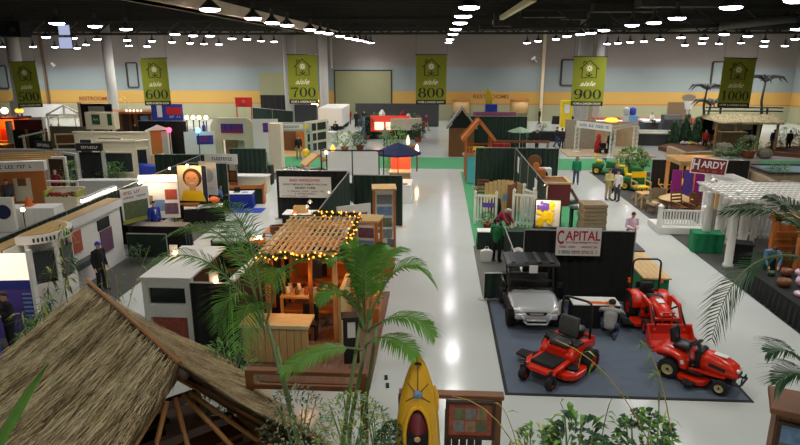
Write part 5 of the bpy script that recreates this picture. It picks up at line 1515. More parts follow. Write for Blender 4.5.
solo(MB().bx(-.4, .4, -.3, .3, 0, .9).bx(-.45, .45, -.35, .35, .9, .95), 'black_cart', 'blackm', 'black covered cart between green table and garden ornaments', 'cart', (*at(737, 266)[:2], F), -.3)
# orange timber arbour with ornaments at the frame edge
t = thing('timber_arbour', 'orange-brown timber arbour at the right frame edge', 'arbour', (13.6, 21.6, F), 0)
for x in (-1.3, 1.5):
    for y in (-.8, .9): MB().bx(x - .1, x + .1, y - .1, y + .1, 0, 2.2).build('post', 'wood_or', t)
MB().bx(-1.5, 1.8, -.95, -.75, 2.05, 2.25).bx(-1.5, 1.8, .8, 1.0, 2.05, 2.25).build('top_beam', 'wood_orx', t)
for k in range(11): MB().bx(-1.3 + k * .29, -1.22 + k * .29, -1.2, 1.25, 2.25, 2.36).build('rafter', 'wood_lty', t)
MB().bx(-1.3, -.1, .82, .9, .1, 1.9).bx(.3, 1.5, .82, .9, .1, 1.9).build('back_panel', 'wood_or', t)
for k in range(6): MB().bx(-1.3, 1.5, .74, .8, .3 + k * .26, .36 + k * .26).build('back_slat', 'wood_orx', t)
table('long black-draped display table loaded with stones and ornaments', (11.75, 18.1, F), 0, 2.2, 5.4, .72, 'blackm')
rnd = random.Random(21)
desc = [('grey stone bowl', 'stone'), ('pink stone bowl', 'c_pink'), ('white stone slab', 'whitecloth'), ('red jar', 'c_red'), ('brown basket', 'wood_br'), ('blue-grey vase', 'lblue'), ('dark urn', 'dgrey'), ('green jar', 'leaf_d')]
k = 0
for iy in range(4):
    for ix in range(6):
        dsc, mt = desc[(ix * 3 + iy * 5) % 8]
        x = 11.1 + iy * .52 + rnd.uniform(-.08, .08); y = 15.9 + ix * .86 + rnd.uniform(-.1, .1)
        r = rnd.uniform(.12, .22); h = rnd.uniform(.08, .3)
        o = solo(MB().lathe([(r * .7, 0), (r, h * .5), (r * .85, h), (r * .7, h), (r * .6, h * .7)], n=12), dsc.replace(' ', '_').replace('-', '_'), mt,
                 '%s on the black table, %s row from the aisle, %s along' % (dsc, ORD[iy], ORD[ix]), 'ornament', (x, y, .738), smooth=True)
person('person in dark navy jacket behind the black display table', (12.6, 21.3, F), .3, P_STAND, 'c_navy', 'jeans', 'hair_b')
person('person in blue shirt stooping at the black display table', (11.7, 21.4, F), -.3, P_LEAN, 'c_blue', 'c_black', 'hair_b')
solo(MB().lathe([(.02, 0), (.85, .12), (.9, .16), (.4, .5), (.03, .55)], n=12), 'white_parasol_lid', 'whitecloth', 'folded white sunshade lying among the stones on the black table', 'sunshade', (12.6, 18.2, 1.05))
# ---------------------------------------------------------------- far right: landscape displays
t = thing('hot_tub', 'dark grey hot tub with a pale lit cover behind the white arch', 'hot tub', (*at(650, 144)[:2], 0), -.12)
MB().bx(-2.0, 2.0, -1.2, 1.2, 0, 1.05).build('cabinet', 'dgrey', t, False, .05); MB().bx(-2.1, 2.1, -1.3, 1.3, 1.05, 1.18).build('shell_rim', 'cream', t, False, .05); MB().bx(-1.7, 1.7, -.9, .9, 1.18, 1.20).build('water', 'water', t)
t = thing('hot_tub', 'second grey hot tub with white cover further back', 'hot tub', (*at(660, 131)[:2], 0), 0)
MB().bx(-2.0, 2.0, -1.1, 1.1, 0, 1.0).build('cabinet', 'dgrey', t, False, .05); MB().bx(-2.1, 2.1, -1.2, 1.2, 1.0, 1.2).build('cover', 'white', t, False, .05)
person('person in white sitting on the rim of the far hot tub', (at(660, 131).x - 1.3, at(660, 131).y - .9, .72), .3, P_SIT, 'c_white', 'c_black', 'hair_k')
for i, (px, py, h) in enumerate(((673, 146, 1.9), (684, 146, 2.5), (695, 147, 2.3))):
    c = at(px, py)
    t = plant('dark green cone-shaped conifer in the flower bed, %s of three' % ['leftmost', 'middle', 'rightmost'][i], (c.x, c.y, .3), .9, h, ('leaf_d', 'leaf_d', 'leaf_d'), 700, .26, .1, None, seed=30 + i, name='conifer', cat='conifer', shape=0, droop=.5)
    MB().lathe([(.7, .1), (.55, h * .3), (.3, h * .65), (.03, h * .95)], n=12).build('inner_foliage', 'leaf_d', t, True)
pl = [at(658, 150), at(676, 144.5), at(702, 143), at(706, 150), at(712, 158), at(684, 160), at(668, 153)]
t = thing('flower_bed', 'mulched flower bed with a tan stone border right of the arch', 'flower bed', (0, 0, 0))
MB().prism([(p.x, p.y) for p in pl], .02, .34, 'z').build('mulch', 'mulch', t)
for i in range(4, 6):
    a, b = pl[i], pl[(i + 1) % 7]
    MB().beam((a.x, a.y - .15, .3), (b.x, b.y - .15, .3), .4, .6).build('stone_border', 'stone_t', t)
mb = MB(); rnd = random.Random(9)
for k in range(160):
    u = rnd.random(); p = at(680 + 36 * u, 147 + rnd.uniform(-1, 2) + u * .5)
    mb.ball((p.x, p.y, .42 + rnd.uniform(0, .12)), .09, 6, rnd.randrange(4))
o = mb.build('flowers', ['yellow', 'c_pink', 'purple', 'c_white'], t); o['kind'] = 'stuff'
# thatched bar with posts
a, b = at(706, 150), at(770, 150)
t = thing('thatched_bar', 'long thatch-roofed outdoor bar on timber posts at the far right', 'bar', ((a.x + b.x) / 2, (a.y + b.y) / 2 + .5, 0), -.02)
Lx = (b - a).length
mb = MB()
for s in (-1, 1): mb.add([(-Lx / 2, s * 2.0, 2.55), (Lx / 2, s * 2.0, 2.55), (Lx / 2 - .5, 0, 3.0), (-Lx / 2 + .5, 0, 3.0), (-Lx / 2, s * 1.95, 2.35), (Lx / 2, s * 1.95, 2.35)], [(0, 1, 2, 3), (4, 5, 1, 0)])
mb.add([(-Lx / 2, -2.0, 2.55), (-Lx / 2, 2.0, 2.55), (-Lx / 2 + .5, 0, 3.0)], [(0, 1, 2)]).add([(Lx / 2, -2.0, 2.55), (Lx / 2, 2.0, 2.55), (Lx / 2 - .5, 0, 3.0)], [(0, 1, 2)])
rnd = random.Random(4)
for k in range(900):
    s = rnd.choice((-1, 1)); x = rnd.uniform(-Lx / 2, Lx / 2); v = rnd.random()
    p = Vector((x, s * 2.0 * v, 3.02 - .46 * v)); d = Vector((rnd.uniform(-.05, .05), s * .5, -.16))
    mb.add([p + Vector((-.05, 0, .03)), p + Vector((.05, 0, .03)), p + d], [(0, 1, 2)], 1 + rnd.randrange(2))
mb.build('thatch_roof', ['straw_l', 'straw_l', 'straw'], t)
for x in (-Lx / 2 + .3, -Lx / 6, Lx / 6, Lx / 2 - .3):
    for y in (-1.6, 1.6): MB().cyl((x, y, 1.25), .11, 2.5, 10).build('post', 'wood_lt', t)
MB().bx(-Lx / 2 + .6, Lx / 2 - .6, .6, 1.2, 0, 1.1).build('counter', 'wood_br', t); MB().bx(-1.5, 1.9, 1.55, 1.6, 1.5, 2.4).build('menu_board', 'whitecloth', t)
MB().bx(-Lx / 2 + .4, Lx / 2 - .4, 1.65, 1.7, .3, 2.4).build('back_cloth', 'drape', t)
cx, cy = t.location.x, t.location.y
for i, (dx, dy, sh, lab) in enumerate(((-2.9, -.6, 'c_red', 'person in red under the left end of the thatched bar'), (1.0, -.3, 'c_royal', 'person in royal blue under the middle of the thatched bar'), (.4, -.9, 'c_white', 'person in white leaning at the thatched bar'), (3.0, -.2, 'c_royal', 'second royal blue shirt, right under the thatched bar'), (4.1, -.6, 'c_black', 'person in black at the right end of the thatched bar'))):
    person(lab, (cx + dx, cy + dy, 0), i * .8, P_LEAN if i == 2 else P_STAND, sh, 'c_black', 'hair_k')
solo(MB().bx(-1.0, 1.0, -.5, .5, 0, 1.75).bx(-1.05, 1.05, -.55, .55, 1.75, 1.85), 'bamboo_cabinet', 'straw_d', 'tan woven cabinet in front of the thatched bar', 'cabinet', (*at(729, 154)[:2], 0))
solo(MB().bx(-3.2, 3.2, -.15, .15, .1, .2).bx(-3.2, 3.2, -.15, .15, -.2, -.1).bx(-2.0, -1.9, -.1, .1, -.5, .2).bx(1.9, 2.0, -.1, .1, -.5, .2), 'roof_rail', 'dgrey', 'dark metal sign bar lying along the thatched roof top', 'rail', (cx + .4, cy + .3, 3.4))
# metal palm sculptures
def metal_palm(label, loc, h, s=1.0):
    t = thing('metal_palm', label, 'sculpture', loc)
    MB().tube([(0, 0, 0), (.15 * s, 0, h * .35), (-.1 * s, 0, h * .7), (0, 0, h)], [.14 * s, .12 * s, .09 * s, .07 * s], 10).build('trunk', 'dgrey', t, True)
    for k in range(6):
        th = k * 1.047 + .3
        d = Vector((math.cos(th), math.sin(th), 0))
        MB().tube([Vector((0, 0, h)), d * .6 * s + Vector((0, 0, h + .4 * s)), d * 1.15 * s + Vector((0, 0, h + .35 * s)), d * 1.5 * s + Vector((0, 0, h - .05 * s))], [.05 * s, .14 * s, .10 * s, .02], 6).build('frond', 'dgrey', t, True)
    return t
c = W(701, 137, cy + 3.5); metal_palm('dark metal palm tree sculpture left of the thatched bar', (c.x, cy + 3.5, 0), 4.9, 1.1)
c = W(757, 140, cy + 4); metal_palm('dark metal palm tree sculpture behind the banner marked 1000', (c.x, cy + 4, 0), 5.6, 1.2)
c = W(708, 125, cy + 5); metal_palm('shorter dark metal palm behind the left end of the thatched bar', (c.x, cy + 5, 0), 3.4, 1.2)
t = thing('basketball_hoop', 'white basketball hoop with round grey backboard near the back wall', 'hoop', (*W(685, 130, 66)[:2], 0))
MB().tube([(0, 0, 0), (0, 0, 3.0)], .12, 10).build('pole', 'white', t)
MB().lathe([(.62, -.06), (.7, 0), (.62, .06)], (0, 0, 3.75), 20, 0, 'y', .5, 1).build('backboard', 'stone', t); MB().prism([(-.5, 3.4), (.5, 3.4), (.3, 2.6), (-.3, 2.6)], -.3, -.1, 'y').build('net', 'white', t)
t = thing('grill_station', 'grey metal cooking station by the back wall left of the hoop', 'grill', (*W(672, 125, 66)[:2], 0))
MB().bx(-1.2, 1.2, -.5, .5, 0, 1.2).build('cabinet', 'dgrey', t); MB().prism([(-.6, 1.2), (-.6, 1.6), (-.2, 2.0), (.6, 2.0), (.6, 1.2)], -1.0, .8, 'x').build('hood', 'dgrey', t)
struct('door_4', MB().bx(W(668, 105, YW).x, W(690, 105, YW).x, YW - .08, YW, 0, 2.4), 'pipe_brown')
# planters, boulders and pool
for i, (px, py, r, h, mt, lab) in enumerate(((748, 158, .85, 1.7, ('leaf', 'leaf_s'), 'round grassy bush in a terracotta tub at the cross aisle'), (712, 157, .6, 1.1, ('mulch', 'leaf_d'), 'brown and green shrub at the foot of the thatched bar'), (739, 157, .6, 1.0, ('leaf', 'leaf_d'), 'low green shrub in front of the woven cabinet'), (786, 146, .9, 1.6, ('leaf', 'leaf_d'), 'wide green shrub on the far right landscape bed'), (799, 149, .8, 1.4, ('leaf_d', 'mulch'), 'dark shrub at the right frame edge bed'), (774, 151, .6, .9, ('mulch', 'leaf'), 'small rusty shrub on the right landscape bed'))):
    c = at(px, py)
    plant(lab, (c.x, c.y, .02), r, h, mt, 200, .35, .1, 'terracotta' if i == 0 else None, .5, .6, 40 + i, name='shrub')
t = thing('landscape_bed', 'mulched landscape bed with timber edge at the far right', 'flower bed', (0, 0, 0))
pl = [at(764, 150), at(800, 148), at(812, 152), at(806, 158), at(768, 155)]
MB().prism([(p.x, p.y) for p in pl], .0, .22, 'z').build('mulch', 'mulch', t)
a, b = pl[4], pl[3]; MB().beam((a.x, a.y - .1, .16), (b.x, b.y - .1, .16), .3, .32).build('timber_edge', 'wood_br', t)
for i, (px, py, r) in enumerate(((723, 155, .8), (717, 156, .45), (764, 158, .6), (692, 163, .4))):
    c = at(px, py); rnd = random.Random(i)
    mb = MB().ball((0, 0, r * .55), (r, r * .8, r * .7), 12)
    mb.v = [(x * (1 + .12 * rnd.random()), y * (1 + .12 * rnd.random()), max(0, z * (1 + .1 * rnd.random()))) for x, y, z in mb.v]
    solo(mb, 'boulder', 'stone', ['large grey boulder before the woven cabinet', 'small grey boulder left of the large one', 'grey boulder before the right end of the thatched bar', 'smallest boulder by the flower bed'][i], 'boulder', (c.x, c.y, .0))
t = thing('stone_planter', 'tan stone retaining wall stepping along the cross aisle edge', 'wall', (0, 0, 0))
q = [at(738, 176), at(752, 180), at(772, 191), at(800, 203)]
for i in range(3): MB().beam((q[i].x, q[i].y, .3), (q[i + 1].x, q[i + 1].y, .3), .4, .6).build('wall_run', 'stone_t', t)
solo(MB().bx(-.6, .6, -.3, .3, 0, 1.3), 'stone_pillar', 'stone', 'square grey stone pillar beside the tub of grass', 'pillar', (*at(736, 180)[:2], 0))
solo(MB().bx(-.75, .75, -.5, .5, 0, .6), 'timber_box', 'wood_br', 'low timber planter box at the edge of the green carpet', 'planter', (*at(749, 171)[:2], .02))
t = thing('display_pool', 'above-ground display pool with pale water and dark coping', 'pool', (*at(790, 181)[:2], 0), 0)
MB().bx(-2.2, 4, -1.6, 1.6, 0, .75).build('pool_wall', 'stone_t', t); MB().bx(-2.3, 4.1, -1.7, -1.4, .75, .85).bx(-2.3, 4.1, 1.4, 1.7, .75, .85).bx(-2.3, -2.0, -1.4, 1.4, .75, .85).build('coping', 'dgrey', t); MB().bx(-2.0, 4, -1.4, 1.4, .755, .78).build('water', 'water', t)
plant('small green plant on the pool corner wall', (*at(776, 184)[:2], 0.0), .6, 1.3, ('leaf', 'leaf_l'), 120, .35, .1, 'stone', .4, .7, 50)
solo(MB().bx(-3, 3, -.5, .5, 0, .55).bx(-3, 3, .2, .5, .55, .8), 'timber_bench', 'wood_br', 'brown timber bench wall before the display pool', 'bench', (*at(788, 197)[:2], 0))
solo(MB().lathe([(.3, 0), (.35, .2), (.2, .6), (.34, 1.0), (.3, 1.1)], n=14), 'stone_urn', 'stone', 'grey stone urn between the pool and the pergola', 'urn', (*at(785, 208)[:2], 0), smooth=True).scale = (1.3,) * 3
# ================================================================ ISLAND BETWEEN THE 700 AND 800 AISLES
# decked booth with the lit pergola
t = thing('booth_deck', 'low mauve-brown plank deck under the lit pergola', 'deck', (0, 0, 0))
for k in range(22):
    x = -4.72 + k * .142
    MB().bx(x, x + .135, 13.45, 19.6, .03, .12).build('plank', 'wood_deck', t)
MB().bx(-4.74, -1.58, 13.40, 13.46, 0, .13).bx(-1.6, -1.54, 13.40, 19.6, 0, .13).build('fascia', 'wood_br', t)
DZ = .124
t = thing('lit_pergola', 'pale timber pergola with a slatted roof over the decked booth', 'pergola', (0, 0, 0))
PX0, PX1, PY0, PY1, PZ = -4.72, -2.58, 15.6, 19.2, 2.72
for x in (PX0 + .12, PX1 - .15):
    for y in (PY0 + .15, PY1 - .15):
        MB().bx(x - .06, x + .06, y - .06, y + .06, DZ, PZ - .12).build('post', 'wood_lt', t)
MB().bx(-3.45, -3.35, PY0 + .1, PY0 + .2, DZ, PZ - .12).build('post', 'wood_br', t)
for y in (PY0 + .15, PY1 - .15): MB().bx(PX0, PX1, y - .04, y + .04, PZ - .2, PZ - .02).build('beam', 'wood_ltx', t)
n = 14
for i in range(n):
    x = PX0 + .03 + (PX1 - PX0 - .06) * i / (n - 1)
    MB().bx(x - .022, x + .022, PY0 - .12, PY1 + .1, PZ - .02, PZ + .06).build('rafter', 'pine_plain', t)
for i in range(9):
    y = PY0 + (PY1 - PY0) * i / 8
    MB().bx(PX0 - .03, PX1 + .03, y - .02, y + .02, PZ + .06, PZ + .085).build('batten', 'pine_plain', t)
# garland with warm bulbs around three edges
t = thing('light_garland', 'green garland with warm bulbs round the pergola roof edge', 'string lights', (0, 0, 0))
rnd = random.Random(17)
path = []
for i in range(60): u = i / 59; path.append((PX0 - .02 + (PX1 - PX0 + .1) * u, PY0 - .18 + rnd.uniform(-.03, .03), PZ + .02 - .10 * abs(math.sin(u * 9.4)) + rnd.uniform(-.03, .03)))
for i in range(60): u = i / 59; path.append((PX1 + .10 + rnd.uniform(-.05, .05), PY0 - .15 + (PY1 - PY0 + .3) * u, PZ + .08 + rnd.uniform(-.03, .05)))
for i in range(40): u = i / 39; path.append((PX1 + .05 - 1.5 * u, PY1 + .15 + rnd.uniform(-.04, .04), PZ + .12 + rnd.uniform(-.02, .05)))
mb = MB().tube(path, .012, 5)
for p in path:
    for k in range(16):
        d = Vector((rnd.uniform(-1, 1), rnd.uniform(-1, 1), rnd.uniform(-.6, .9)))
        leaf(mb, (p[0], p[1], p[2]), d, rnd.uniform(.08, .16), .035, 0, .2)
mb.build('greenery', 'leaf_d', t)
bulb = None
for i in range(96):
    p = path[int(i * len(path) / 96)]
    q = (p[0] + rnd.uniform(-.09, .09), p[1] + rnd.uniform(-.09, .03), p[2] + rnd.uniform(-.08, .12))
    if bulb is None:
        bulb = MB().ball((0, 0, 0), .024, 8).build('bulb', M['warmglow'], t, True); bulb.location = q
    else:
        b = bulb.copy(); COL.objects.link(b); b.parent = t; b.location = q
for x, y in ((-4.4, 16.2), (-2.9, 17.2), (-3.6, 15.5)): point_light('garland_light', (x, y, 2.0), 16, (255, 160, 60), .25)
# shop interior below the pergola
t = thing('shop_cabinet', 'orange pine cabinet wall lit warmly under the pergola', 'cabinet', (-3.62, 18.6, DZ), 0)
MB().bx(-1.0, 1.0, .3, .4, 0, 2.1).bx(-1.0, -.9, -.3, .3, 0, 2.1).bx(.9, 1.0, -.3, .3, 0, 2.1).bx(-.9, .9, -.3, .3, 2.0, 2.1).build('carcass', 'wood_or', t)
MB().bx(-.9, .9, -.3, .3, .7, .76).bx(-.9, .9, -.3, .3, 1.4, 1.44).build('shelf', 'wood_orx', t)
MB().bx(-.45, .1, .2, .29, .8, 1.9).build('dark_recess', 'c_navy', t)
t = thing('pine_counter', 'long pine counter under the pergola with shelf below', 'counter', (-3.4, 16.9, DZ), 0)
MB().bx(-1.1, .9, -.35, .35, .90, .96).build('worktop', 'wood_ltx', t); MB().bx(-1.05, .85, -.3, .3, .45, .5).build('shelf', 'wood_orx', t)
for x in (-1.05, -.1, .85):
    for y in (-.3, .3): MB().bx(x - .04, x + .04, y - .04, y + .04, 0, .9).build('leg', 'wood_lt', t)
rnd = random.Random(6)
for i in range(14):
    x = -4.3 + (i % 7) * .27; y = 16.75 + (i // 7) * .28
    solo(MB().lathe([(.06, 0), (.08, .08), (.05, .16), (.03, .2)], n=10).bx(-.05, .05, -.05, .05, .2, .22), 'jar', ['whitecloth', 'wood_br', 'terracotta', 'lgrey'][i % 4], '%s jar on the pine counter, %s row, %s from the left' % (['white', 'brown', 'terracotta', 'grey'][i % 4], ['front', 'rear'][i // 7], ORD[i % 7]), 'jar', (x, y, DZ + .965), smooth=True)
t = thing('pine_bar', 'pale pine planked bar at the front of the decked booth', 'bar counter', (-4.0, 14.45, DZ), 0)
MB().bx(-.95, .75, -.05, .05, 0, 1.02).bx(-.95, -.85, .05, .6, 0, 1.02).build('front_panel', 'wood_lt', t); MB().bx(-1.02, .82, -.15, .62, 1.02, 1.08).build('bar_top', 'wood_ltx', t)
for k in range(9): MB().bx(-.93 + k * .19, -.92 + k * .19, -.06, -.05, .02, 1.0).build('groove', 'wood_br', t)
MB().bx(-1.02, .82, -.17, -.15, 1.0, 1.09).build('edge_trim', 'straw_l', t)
solo(MB().bx(-.22, .22, -.2, .2, .42, .48).bx(-.22, .22, .15, .2, .48, .95).bx(-.2, -.15, -.18, .18, 0, .42).bx(.15, .2, -.18, .18, 0, .42), 'black_chair', 'blackm', 'black chair on the deck under the counter', 'chair', (-3.5, 15.9, DZ))
solo(MB().bx(-.16, .16, -.05, .05, 0, .85).prism([(-.2, .85), (.2, .85), (.1, 1.1), (-.1, 1.1)], -.06, .06, 'y'), 'hung_coat', 'c_navy', 'dark navy coat hung at the front of the pine cabinet', 'coat', (-3.72, 18.2, DZ + .95))
solo(MB().lathe([(.06, 0), (.07, .5), (.05, 1.0), (.03, 1.4)], n=10), 'hung_fabric', 'wood_or', 'long amber fabric roll hung from the left pergola beam', 'fabric', (-4.45, 15.75, 1.1), smooth=True)
solo(MB().lathe([(.05, 0), (.06, .5), (.04, 1.0)], n=10), 'hung_ornament', 'wood_br', 'brown hanging ornament beside the amber fabric roll', 'ornament', (-4.15, 15.75, 1.5), smooth=True)
t = thing('pine_screen', 'honey pine side panel at the right post of the pergola', 'panel', (-2.55, 16.2, DZ), 0)
MB().bx(-.04, .04, -.9, .9, 0, 1.5).build('panel_board', 'wood_lt', t); MB().bx(-.06, .06, -.95, .95, 1.5, 1.56).build('cap_rail', 'wood_lty', t)
t = thing('document_stand', 'black stand with a white paper beside the pergola deck edge', 'stand', (-2.15, 14.6, DZ), .2)
MB().bx(-.2, .2, -.15, .15, 0, 1.25).build('body', 'black', t, False, .02); MB().box((0, -.17, .95), (.2, .02, .42)).build('paper', 'white', t); MB().bx(-.25, .25, -.2, .2, 1.25, 1.3).build('top', 'black', t)
t = thing('flower_trough', 'orange-brown trough of yellow and red flowers at the aisle edge', 'planter', (-1.95, 17.6, DZ), 0)
MB().bx(-.3, .3, -.7, .7, 0, .5).build('trough', 'wood_or', t); bush_mesh(.42, 1.0, 130, .18, .08, 2, .5, 3).build('foliage', ['leaf', 'leaf_d'], t)
mb = MB(); rnd = random.Random(2)
for k in range(26): mb.ball((rnd.uniform(-.3, .3), rnd.uniform(-.6, .6), rnd.uniform(.7, 1.0)), .045, 6, rnd.randrange(2))
mb.build('blossom', ['yellow', 'c_red'], t)['kind'] = 'stuff'
# glass-fronted wooden display towers
def photo_tower(label, loc, rz, w, h, ph):
    t = thing('display_tower', label, 'display cabinet', loc, rz)
    for sx in (-1, 1):
        for sy in (-1, 1): MB().bx(sx * w / 2 - .05, sx * w / 2 + .05, sy * w / 2 - .05, sy * w / 2 + .05, 0, h).build('corner_post', 'wood_or', t)
    MB().bx(-w / 2 - .08, w / 2 + .08, -w / 2 - .08, w / 2 + .08, h, h + .07).build('top', 'wood_ltx', t); MB().bx(-w / 2, w / 2, -w / 2, w / 2, .05, .3).build('plinth', 'wood_or', t)
    MB().bx(-w / 2 + .05, w / 2 - .05, -w / 2 + .02, -w / 2 + .04, .3, h).bx(-w / 2 + .02, -w / 2 + .04, -w / 2 + .05, w / 2 - .05, .3, h).build('white_panel', 'white', t)
    for k in range(4):
        z = .45 + k * (h - .55) / 4
        MB().bx(-w * .36, w * .36, -w / 2 + .0, -w / 2 + .02, z, z + (h - .6) / 4 * .8).build('photograph', ph[k % len(ph)], t)
        MB().bx(-w / 2 + .0, -w / 2 + .02, -w * .36, w * .36, z, z + (h - .6) / 4 * .8).build('photograph', ph[(k + 1) % len(ph)], t)
    return t
photo_tower('nearer cedar display tower with photographs, by the pergola garland', (-2.35, 20.6, F), -.12, .75, 2.35, ['photo6', 'photo2', 'photo5'])
photo_tower('further cedar display tower with photographs, against the green drape', (-2.2, 25.2, F), .12, .85, 2.5, ['photo2', 'photo3', 'photo5'])
t = thing('slant_counter', 'orange wood counter at the aisle with a white-shirted person behind', 'counter', (-1.98, 21.6, F), 0)
MB().bx(-.65, .42, -.3, .3, 0, .98).build('front', 'wood_or', t); MB().bx(-.7, .46, -.36, .36, .98, 1.03).build('worktop', 'wood_orx', t)
person('person in white shirt sitting behind the orange wood counter', (-2.35, 22.4, .30), -.4, P_SIT, 'c_white', 'c_black', 'hair_b', near=True)
solo(MB().bx(-.25, .25, -.22, .22, .7, .76).cyl((0, 0, .35), .04, .7, 8).cyl((0, 0, .02), .24, .04, 14), 'bar_stool', 'blackm', 'black stool under the white-shirted person', 'stool', (-2.35, 22.46, F))
rnd = random.Random(8)
for i in range(7):
    solo(MB().box((0, 0, .14), (.16, .02, .28), 0, (R(-12), 0, 0)), 'photo_card', ['photo2', 'whitecloth', 'photo5'][i % 3], 'small upright photo card on the orange counter, %s from its left end' % ORD[i], 'card', (-2.45 + i * .145, 21.75 + (i % 2) * .1, 1.045))
solo(MB().bx(-.3, .3, -.02, .02, 0, .9), 'red_board', 'red', 'red board at the aisle end of the orange counter', 'board', (-1.62, 22.1, F), 1.4)
t = thing('white_partition', 'white partition with three small framed prints by the far display tower', 'partition', (-3.35, 24.2, F), .55)
MB().bx(-.75, .75, -.03, .03, 0, 2.0).build('board', 'white', t)
for k in range(3): MB().bx(-.55 + k * .42, -.25 + k * .42, -.05, -.03, 1.2, 1.65).build('framed_print', 'photo6', t)
t = thing('white_partition', 'white partition folded to the left of the three prints', 'partition', (-3.75, 22.6, F), -1.0)
MB().bx(-.6, .6, -.03, .03, 0, 2.0).build('board', 'white', t); MB().bx(.3, .45, -.05, -.03, .2, .9).build('dark_slot', 'blackm', t)
drape((-3.9, 28.4), (-1.62, 28.4), 2.45, 'dark green drape behind the cedar display towers')
drape((-4.25, 20.0), (-4.25, 29.3), 2.45, 'dark green drape left of the white partitions, running back')
# restored-windows booth
def art(mb, w, h):
    lettering(mb, 'BAD WINDOWS?', 0, h * .84, w * .58, h * .13, -.003, 1)
    lettering(mb, "DON'T REPLACE THEM IF YOU CAN", 0, h * .64, w * .84, h * .085, -.003, 2)
    lettering(mb, 'RENEW THEM', 0, h * .47, w * .38, h * .10, -.003, 2)
    scribble(mb, 0, h * .31, w * .74, h * .06, -.003, 2, 24); scribble(mb, 0, h * .19, w * .4, h * .06, -.003, 2, 14); scribble(mb, -w * .2, h * .07, w * .5, h * .05, -.003, 1, 16)
a = W(280, 197, 29.3); b = W(331, 177, 29.3)
panel('window_sign', 'white BAD WINDOWS sign with red and black lettering on the drape', 'sign', ((a.x + b.x) / 2, 29.24, a.z), 0, b.x - a.x, b.z - a.z, ['white', 'redink', 'ink'], art)
drape((a.x - .15, 29.4), (-4.35, 29.4), 2.45, 'dark drape behind the bad windows sign', 'drape_black')
c = at(315, 214, .8)
table('white-topped table with lamps in front of the bad windows sign', (-5.9, 27.6, F), 0, 2.3, .9, .78, 'blackm', 'white')
for i, (x, y, w, lab) in enumerate(((-6.3, 27.6, .6, 'pale wooden sample box on the white table below the windows sign'), (-5.6, 25.8, .7, 'wooden window sash sample lying on the low bench'), (-6.6, 24.9, .8, 'brown sash frame sample leaning on the low bench'))):
    o = thing('sash_sample', lab, 'sample', (x, y, .81 if i == 0 else .62), .2 * i)
    MB().bx(-w / 2, w / 2, -.2, -.14, 0, .3).bx(-w / 2, w / 2, .14, .2, 0, .3).bx(-w / 2, -w / 2 + .06, -.14, .14, 0, .3).bx(w / 2 - .06, w / 2, -.14, .14, 0, .3).build('box', 'wood_lt' if i < 2 else 'wood_br', o); MB().bx(-w / 2 + .06, w / 2 - .06, -.14, .14, .02, .05).build('panel', 'wood_br', o)
table('low brown bench of window samples near the 700 aisle', (-6.1, 25.4, F), 0, 2.4, 1.4, .6, 'wood_br', 'wood_orx', drop=False)
for i, (px, py, y) in enumerate(((329, 192, 28.4), (310, 202, 27.6), (295, 213, 25.6), (307, 207, 27.3))):
    p = W(px, py, y)
    t = thing('work_lamp', ['small glowing clip lamp right of the windows sign', 'small glowing lamp on the white table under the windows sign', 'bright reflector lamp over the window samples', 'second small lamp on the front edge of the white table'][i], 'lamp', tuple(p))
    MB().lathe([(.04, .1), (.12, .0), (.13, -.02)], n=14).build('shade', 'orange2' if i == 2 else 'alu', t, True); MB().ball((0, 0, -.01), .07 if i == 2 else .05, 8).build('bulb', M['hotglow'], t, True)
    MB().tube([(0, 0, .08), (0, .12, .1), (0, .15, -p.z + .02)], .012, 5).build('stem', 'black', t)
    point_light('work_lamp_light', (p.x, p.y - .2, p.z + .1), 2, (255, 210, 160), .06)
# white-edged black spine wall and window displays at the front left
t = thing('window_cabinet', 'dark cabinet wall with a white edged top running beside the pergola', 'display wall', (0, 0, 0))
MB().beam((-5.05, 14.2, 1.2), (-4.75, 19.5, 1.2), .12, 2.4).build('wall_body', 'blackm', t); MB().beam((-5.05, 14.2, 2.43), (-4.75, 19.5, 2.43), .16, .06).build('white_cap', 'white', t)
drape((-6.1, 14.15), (-5.1, 14.15), 2.38, 'black drape at the front of the window booth', 'drape_black')
t = thing('white_showcase', 'white window showcase with sloping white top in front of the palm', 'display', (-6.75, 14.4, F), 0)
MB().bx(-.65, .6, -.12, .12, 0, .5).bx(-.65, -.5, -.12, .12, .5, 2.35).bx(.45, .6, -.12, .12, .5, 2.35).bx(-.5, .45, -.12, .12, 1.35, 1.7).bx(-.5, .45, -.12, .12, 2.15, 2.35).build('frame', 'white', t)
MB().bx(-.5, .45, -.02, .02, 1.7, 2.15).build('dark_pane', 'darkglass', t); MB().bx(-.5, .45, -.02, .02, .5, 1.35).build('lower_pane', 'photo4', t)
MB().bx(-.7, .62, -.12, 2.6, 2.36, 2.42).build('white_top', 'white', t)
for x, y in ((-.6, 2.5), (.5, 2.5)): MB().bx(x - .06, x + .06, y - .06, y + .06, 0, 2.36).build('post', 'blackm', t)
MB().bx(-.5, .5, 2.5, 2.55, .1, 2.3).build('rear_panel', 'wood_br', t)
t = thing('shelf_display', 'dark shelf unit of samples behind the white showcase', 'shelf', (-6.3, 18.9, F), 0)
MB().bx(-.9, 1.0, .2, .3, 0, 2.1).bx(-.9, -.84, -.3, .2, 0, 2.1).bx(.94, 1.0, -.3, .2, 0, 2.1).build('carcass', 'wood_dk', t)
for z in (.5, 1.0, 1.5, 2.05): MB().bx(-.84, .94, -.3, .2, z, z + .05).build('shelf', 'wood_br' if z < 2 else 'lgrey', t)
